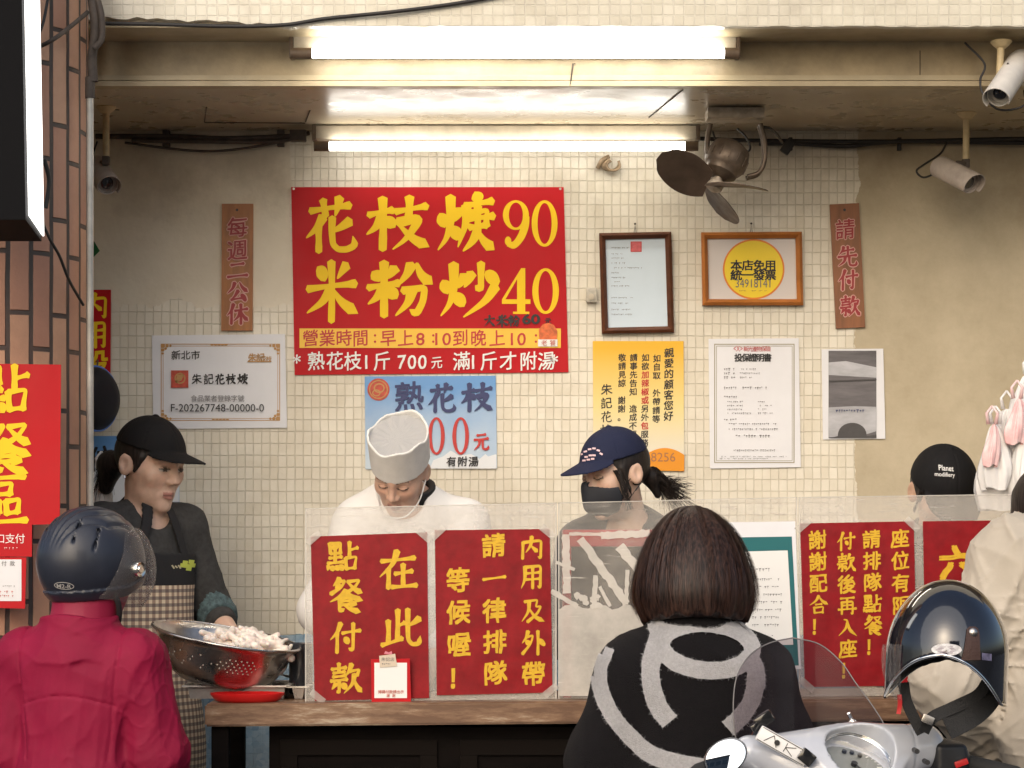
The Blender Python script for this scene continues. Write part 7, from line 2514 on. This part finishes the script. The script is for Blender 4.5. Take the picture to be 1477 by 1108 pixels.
# mirror
mc = P(1046, 1092, 4.92)
tiltm = Matrix.Translation(mc) @ Matrix.Rotation(R(-32), 4, 'Y') @ Matrix.Rotation(R(82), 4, 'X') @ Matrix.Rotation(R(12), 4, 'Y') @ Matrix.Diagonal((1.0, .72, 1, 1))
s = MB(); s.lathe([(0, -.022), (.030, -.018), (.046, -.006), (.050, .004), (.049, .008), (.046, .008)], 48, tiltm); mr_ = obj('mirror_shell', s, chrome, sc_o, smooth=60)
s = MB(); s.lathe([(0, .0085), (.030, .0080), (.0455, .0065)], 48, tiltm); obj('mirror_glass', s, mat('mirror_glass', (0.82, 0.84, 0.86), .02, metal=1.0), mr_, smooth=60)
s = MB(); s.tube(spline([tuple(mc + Vector((.01, .015, -.01))), tuple(mc + Vector((.03, .03, -.06))), tuple(sw((-.17, .02, .94)))], 8), .006, 10); obj('mirror_stalk', s, chrome, sc_o, smooth=180)
# smoked windshield and its clamps
DWs = 5.24
smoke = acrylic('smoked_windshield', .0, .0, .03)
nt = smoke.node_tree
for n in nt.nodes:
    if n.type == 'BSDF_TRANSPARENT': n.inputs[0].default_value = (0.58, 0.53, 0.56, 1)
    if n.type == 'BSDF_PRINCIPLED':
        n.inputs['Base Color'].default_value = (0.10, 0.085, 0.10, 1); n.inputs['Roughness'].default_value = .06
    if n.type == 'MAP_RANGE' and abs(n.inputs[1].default_value - .35) < .01:
        n.inputs[3].default_value = .07; n.inputs[4].default_value = .13
def wsp(px, py, off=0.0):
    p = P(px, py, DWs)
    u = (px - 1165) / 110.0
    return Vector((p.x, p.y - .055 * u * u + .10 * (1060 - py) / 140 * .35 - off, p.z))
lft = spline([(1100, 1120), (1066, 1085), (1056, 1045), (1056, 1000), (1064, 968), (1084, 943), (1112, 928), (1146, 921)], 6)
rgt = spline([(1290, 1120), (1280, 1075), (1270, 1042), (1254, 1014), (1234, 985), (1214, 955), (1184, 930), (1146, 921)], 6)
rows, rows2 = [], []
for a, b2 in zip(lft, rgt):
    rows.append([wsp(a[0] + (b2[0] - a[0]) * k / 16, a[1] + (b2[1] - a[1]) * k / 16) for k in range(17)])
    rows2.append([wsp(a[0] + (b2[0] - a[0]) * k / 16, a[1] + (b2[1] - a[1]) * k / 16, -.0025) for k in range(17)])
s = MB(); s.sheet(rows)
ws = obj('windshield', s, smoke, sc_o, smooth=180)
s = MB(); s.tube([r[0] for r in rows] + [r[-1] for r in rows[::-1]], .0015, 8)
obj('windshield_edge', s, mat('grey_clear_edge', (0.16, 0.15, 0.15), .2), ws, smooth=180)
for px, py in ((1228, 1042),):
    s = MB(); c = wsp(px, py)
    s.lathe([(0, .022), (.006, .020), (.008, .012), (.009, .012), (.009, 0), (0, 0)], 20, Matrix.Translation(c) @ Matrix.Rotation(R(90), 4, 'X'))
    s.tube([c + Vector((0, -.006, .004)), c + Vector((-.010, -.012, .022))], .004, 10)
    obj('windshield_screw', s, chrome, ws, smooth=40)
clm = empty('windshield_clamp', swv((-.11, .0, .95)), None, None); clm.parent = sc_o; clm.location = swv((-.11, .0, .95)) - sc_o.location
c = P(1102, 1038, 5.06)
s = MB(); s.box(c, (.042, .03, .026), Matrix.Rotation(R(-34), 3, 'Y'), .005); s.box(c + Vector((-.020, -.004, -.016)), (.018, .03, .016), Matrix.Rotation(R(-34), 3, 'Y'), .003)
c2 = P(1163, 1092, 5.0); s.box(c2, (.034, .03, .03), Matrix.Rotation(R(40), 3, 'Y'), .006)
s.tube([P(1092, 1052, 5.08), P(1080, 1075, 5.1), P(1076, 1120, 5.12)], .006, 8)
obj('clamp', s, mat('gloss_black_clamp', (0.012, .012, .013), .12, coat=1.0), clm, smooth=30)
s = MB()
A, B = P(1094, 1056, 5.02), P(1164, 1096, 5.00)
dd = (B - A).normalized(); nn = Vector((dd.z, 0, -dd.x)); 
rot = Matrix((dd, Vector((0, 1, 0)), Vector((-dd.z, 0, dd.x)))).transposed()
s.box((A + B) / 2, ((B - A).length, .012, .034), rot, .003)
pl_o = obj('plate', s, mat('white_plate', (0.66, .66, .66), .3), clm, smooth=30)
s = MB(); mid = (A + B) / 2; up_ = Vector((-dd.z, 0, dd.x))
def onp(u, v): return mid + dd * u * (B - A).length / 2 + up_ * v * .017 + Vector((0, -.0068, 0))
for u0, v0, u1, v1 in ((-.7, -.6, -.45, .6), (-.45, .6, -.2, -.6), (.1, -.6, .1, .6), (.1, 0, .45, .6), (.1, 0, .45, -.6), (.62, .55, .85, .2), (.85, .2, .62, -.3), (-.95, -.85, .95, -.85), (-.95, .85, .95, .85)):
    s.tube([onp(u0, v0), onp(u1, v1)], .0008, 5)
s.tube([onp(-.25, 0), onp(-.25, 0) + Vector((0, -.004, 0))], .006, 12)
obj('plate_lines', s, black_ink, pl_o, smooth=0)
# body below the frame
def shield(p):
    f = smin(ell(p, (0, .14, .60), (.20, .09, .33)), ell(p, (0, .16, .80), (.13, .10, .12)), .06)
    leg_ = ell(p, (0, .02, .55), (.22, .06, .30))
    f = smin(f, leg_, .05)
    return smin(f, bxs(p, (0, -.30, .33), (.15, .30, .035), .03), .10)
sdf_part('front_shield', shield, (-.30, -.70, .2), (.30, .32, 1.0), .012, white_paint)
def rear(p):
    f = smin(ell(p, (0, -.86, .52), (.17, .36, .20)), ell(p, (0, -1.15, .60), (.12, .22, .13)), .08)
    return f
sdf_part('rear_body', rear, (-.26, -1.5, .25), (.26, -.4, .85), .014, white_paint)
sdf_part('seat', lambda p: smin(ell(p, (0, -.72, .735), (.155, .30, .055)), ell(p, (0, -1.02, .765), (.135, .24, .055)), .05), (-.24, -1.4, .62), (.24, -.34, .88), .012, black_pl)
for y in (.33, -1.02):
    M = Matrix.Translation(swv((0, y, .235))) @ Matrix.Rotation(R(YAW), 4, 'Z') @ Matrix.Rotation(R(90), 4, 'Y')
    s = MB(); s.lathe([(.15, -.045), (.19, -.052), (.222, -.040), (.234, 0), (.222, .040), (.19, .052), (.15, .045)], 48, M); wh = obj('wheel', s, tyre_m, sc_o, smooth=60)
    s = MB(); s.lathe([(0, -.04), (.03, -.04), (.04, -.02), (.13, -.025), (.152, -.044), (.152, .044), (.13, .025), (.04, .02), (.03, .04), (0, .04)], 36, M); obj('rim', s, steel, wh, smooth=40)
sdf_part('fender', lambda p: np.maximum(np.maximum(np.abs(np.sqrt((p[:, 1] - .33) ** 2 + (p[:, 2] - .235) ** 2) - .262) - .010, np.abs(p[:, 0]) - .068), .20 - p[:, 2]), (-.12, .0, .15), (.12, .68, .56), .012, white_paint)
for sg in (-1, 1):
    s = MB(); s.tube([swv((.07 * sg, .33, .235)), swv((.065 * sg, .22, .52)), swv((.03 * sg, .12, .80))], .016, 10); obj('fork', s, steel, sc_o, smooth=40)
s = MB(); M = Matrix.Translation(swv((0, .245, .70))) @ Matrix.Rotation(R(YAW), 4, 'Z') @ Matrix.Rotation(R(-80), 4, 'X')
s.lathe([(0, .03), (.045, .026), (.07, .010), (.078, -.01), (.075, -.03)], 36, M); obj('headlight', s, glass_m, sc_o, smooth=60)
s = MB(); s.tube([swv((0, .10, .86)), swv((0, .05, .93))], .03, 14); obj('steering_stem', s, black_pl, sc_o, smooth=40)
s = MB(); s.tube([swv((.05, -.62, .25)), swv((.13, -.60, .002))], .010, 8); s.tube([swv((-.05, -.62, .25)), swv((-.13, -.60, .002))], .010, 8); obj('centre_stand', s, steel, sc_o, smooth=40)

# -- glossy helmet hanging on the handlebar
HP = np.array(P(1366, 944, 5.03))
HRm = rotm(-14, -4, 2)
HS = 1.0
def hw(q): return np.asarray(q, float) @ np.asarray(HRm, float).T + HP
gloss = mat('gloss_black_shell', (0.008, 0.009, 0.014), .06, coat=1.0, spec=.6)
hl = empty('helmet', Vector(HP) + Vector((0, 0, -.12)), 'glossy black open helmet with a chrome rim hanging on the scooter handlebar', 'helmet')
def hp_part(name, f, m, h=.0035, lo=(-.18, -.2, -.2), hi=(.18, .2, .2), parent=hl):
    me, pos = mesh_sdf(f, lo, hi, h, name)
    me.vertices.foreach_set('co', hw(pos).astype(np.float32).ravel())
    return finish(name, me, m, parent, smooth=180)
def zcut(x): return -.004 - .085 * (np.clip(np.abs(x + .006) / .128, 0, .97)) ** 2.7 - .02 * np.clip(np.abs(x) / .13, 0, 1)
SHR = (.129, .152, .160)
def sh_f(q):
    e = ell(q, (0, 0, 0), SHR)
    low = np.maximum(np.sqrt((q[:, 0] / .129) ** 2 + (q[:, 1] / .152) ** 2) - 1, -1) * .13
    e = np.where(q[:, 2] < 0, low * .9 + .0 * e, e)
    f = np.maximum(e, -(e + .008))
    return np.maximum(f, zcut(q[:, 0]) - q[:, 2])
shell = hp_part('shell', sh_f, gloss, .0033)
def pad_f(q):
    e = ell(q, (0, 0, -.004), (.120, .143, .146))
    low = (np.sqrt((q[:, 0] / .120) ** 2 + (q[:, 1] / .143) ** 2) - 1) * .12
    e = np.where(q[:, 2] < -.004, low, e)
    f = np.maximum(e, -(e + .022))
    return np.maximum(f, zcut(q[:, 0] * .98) - .006 - q[:, 2]) + .002 * np.sin(q[:, 0] * 160) * np.sin(q[:, 2] * 160)
hp_part('lining', pad_f, mat('black_lining', (0.014, 0.013, 0.014), .85, bump=.4, bscale=300), .005)
s = MB()
L = []
for a in np.linspace(0, 2 * math.pi, 161):
    x, y = .1275 * math.sin(a), -.1505 * math.cos(a)
    L.append(Vector(hw((x, y, float(zcut(np.array([x]))[0])))))
s.tube(L, .0034, 8, cap=False); obj('chrome_rim', s, chrome, hl, smooth=180)
trh = drape(shell, 1)
def on_shell(px, py, lift=.0015):
    p = project(trh, PX(px, 4.92), PZ(py, 4.92), 3.0, 1, lift)
    return p if p is not None else Vector(P(px, py, 4.9))
s = MB()
rows = [[on_shell(cx + w_ * (k / 4 - .5), y, .0025) for k in range(5)] for y, cx, w_ in ((904, 1399, 9), (907, 1399, 17), (915, 1399, 20), (925, 1398, 22), (935, 1397, 24), (945, 1396, 27), (951, 1395, 29))]
s.sheet(rows); s.sheet([[p + Vector((0, .002, 0)) for p in r] for r in rows])
fl = obj('leather_flap', s, mat('brown_leather', (0.055, 0.028, 0.022), .55, bump=.2, bscale=200), hl, smooth=180)
s = MB(); c = on_shell(1399, 912, .003)
s.lathe([(0, .005), (.006, .004), (.009, .001), (.009, -.002)], 20, Matrix.Translation(c) @ Matrix.Rotation(R(80), 4, 'X')); obj('snap', s, steel_d, fl, smooth=40)
s = MB(); V = [on_shell(1361 + 21 * math.cos(a), 936 + 8.5 * math.sin(a), .0012) for a in np.linspace(0, 6.283, 33)[:-1]]
V0 = on_shell(1361, 936, .0014); s.raw(V + [V0], [[k, (k + 1) % 32, 32] for k in range(32)])
obj('oval_sticker', s, mat('silver_sticker', (0.55, 0.54, 0.55), .3, var=.3, vscale=120), hl, smooth=0)
s = MB()
for k in range(5):
    y = 932 + k * 2.1; hw_ = 15 - abs(k - 2) * 2.4
    s.raw([on_shell(1361 - hw_, y, .002), on_shell(1361 + hw_ * .8, y - .4, .002), on_shell(1361 + hw_ * .8, y + .5, .002), on_shell(1361 - hw_, y + .8, .002)], [[0, 1, 2, 3]])
obj('sticker_print', s, mat('grey_sticker_print', (0.25, .2, .25), .4), hl, smooth=0)
s = MB(); s.raw([on_shell(1412, 941), on_shell(1428, 943), on_shell(1428, 953), on_shell(1412, 951)], [[0, 1, 2, 3]])
obj('foil_sticker', s, mat('foil_sticker', (0.30, 0.28, 0.45), .2, metal=.6, var=.5, vscale=90), hl, smooth=0)
webbing = mat('helmet_webbing', (0.013, 0.013, 0.014), .75, bump=.3, bscale=300)
def strap(name, pts, wd, m, d0):
    L = [Vector(p) for p in spline([tuple(P(*p)) for p in pts], 8)]
    s = MB(); rows = []
    for i, p in enumerate(L):
        t = (L[min(i + 1, len(L) - 1)] - L[max(i - 1, 0)]).normalized(); sd = t.cross(Vector((0, 1, 0))).normalized()
        sd = (sd + Vector((0, .35 * math.sin(i * .25), 0))).normalized()
        nrm = t.cross(sd).normalized()
        rows.append([p + sd * wd / 2 + nrm * .0015, p - sd * wd / 2 + nrm * .0015, p - sd * wd / 2 - nrm * .0015, p + sd * wd / 2 - nrm * .0015, p + sd * wd / 2 + nrm * .0015])
    s.sheet(rows); return obj(name, s, m, hl, smooth=30)
strap('strap', [(1303, 985, 5.02), (1308, 1012, 5.0), (1318, 1035, 5.0), (1330, 1058, 5.0)], .024, webbing, 5)
strap('strap', [(1424, 985, 5.0), (1408, 1004, 4.99), (1372, 1022, 4.98), (1344, 1036, 4.98), (1332, 1056, 4.99)], .026, webbing, 5)
strap('strap', [(1434, 1000, 5.02), (1420, 1020, 5.0), (1394, 1038, 4.98), (1366, 1052, 4.97)], .046, webbing, 5)
strap('red_tag', [(1297, 1002, 4.985), (1298, 1014, 4.985), (1296, 1030, 4.985)], .009, mat('red_tag', (0.45, .02, .02), .5), 5)
s = MB(); s.box(P(1338, 1038, 4.972), (.026, .010, .018), Matrix.Rotation(R(24), 3, 'Y'), .003); obj('buckle', s, steel, hl, smooth=30)
def clear_side(q):
    e = np.abs(ell(q, (0, -.01, -.01), (.136, .166, .142))) - .0015
    f = np.maximum(e, q[:, 0] + .085); f = np.maximum(f, np.abs(q[:, 2] + .045) - .060)
    return np.maximum(f, q[:, 1] - .02)
hp_part('side_visor', clear_side, clear_m, .0035)

# ---------------------------------------------------------------- the block across the street, which the helmet and the mirror reflect
ob = empty('office_building', (4.5, -24, 0), 'grey office block across the street mirrored in the glossy helmet', 'building')
s = MB(); s.box2((0.0, -30, 0.0), (10.5, -22, 11.5))
obj('wall', s, mat('grey_office_wall', (0.16, 0.16, 0.17), .7, var=.15, vscale=1.2), ob, smooth=0)
s = MB(); s.box2((-.2, -30.2, 11.503), (10.7, -21.8, 11.9)); obj('roof', s, mat('dark_roof', (0.06, .06, .065), .8), ob, smooth=0)
for fl_k in range(3):
    for c_k in range(5):
        s = MB(); x0 = .6 + c_k * 2.0; z0 = 2.2 + fl_k * 3.1
        s.box2((x0, -22.0, z0), (x0 + 1.4, -21.95, z0 + 1.6)); obj('window', s, mat('dark_window', (0.03, .04, .05), .1), ob, smooth=0)
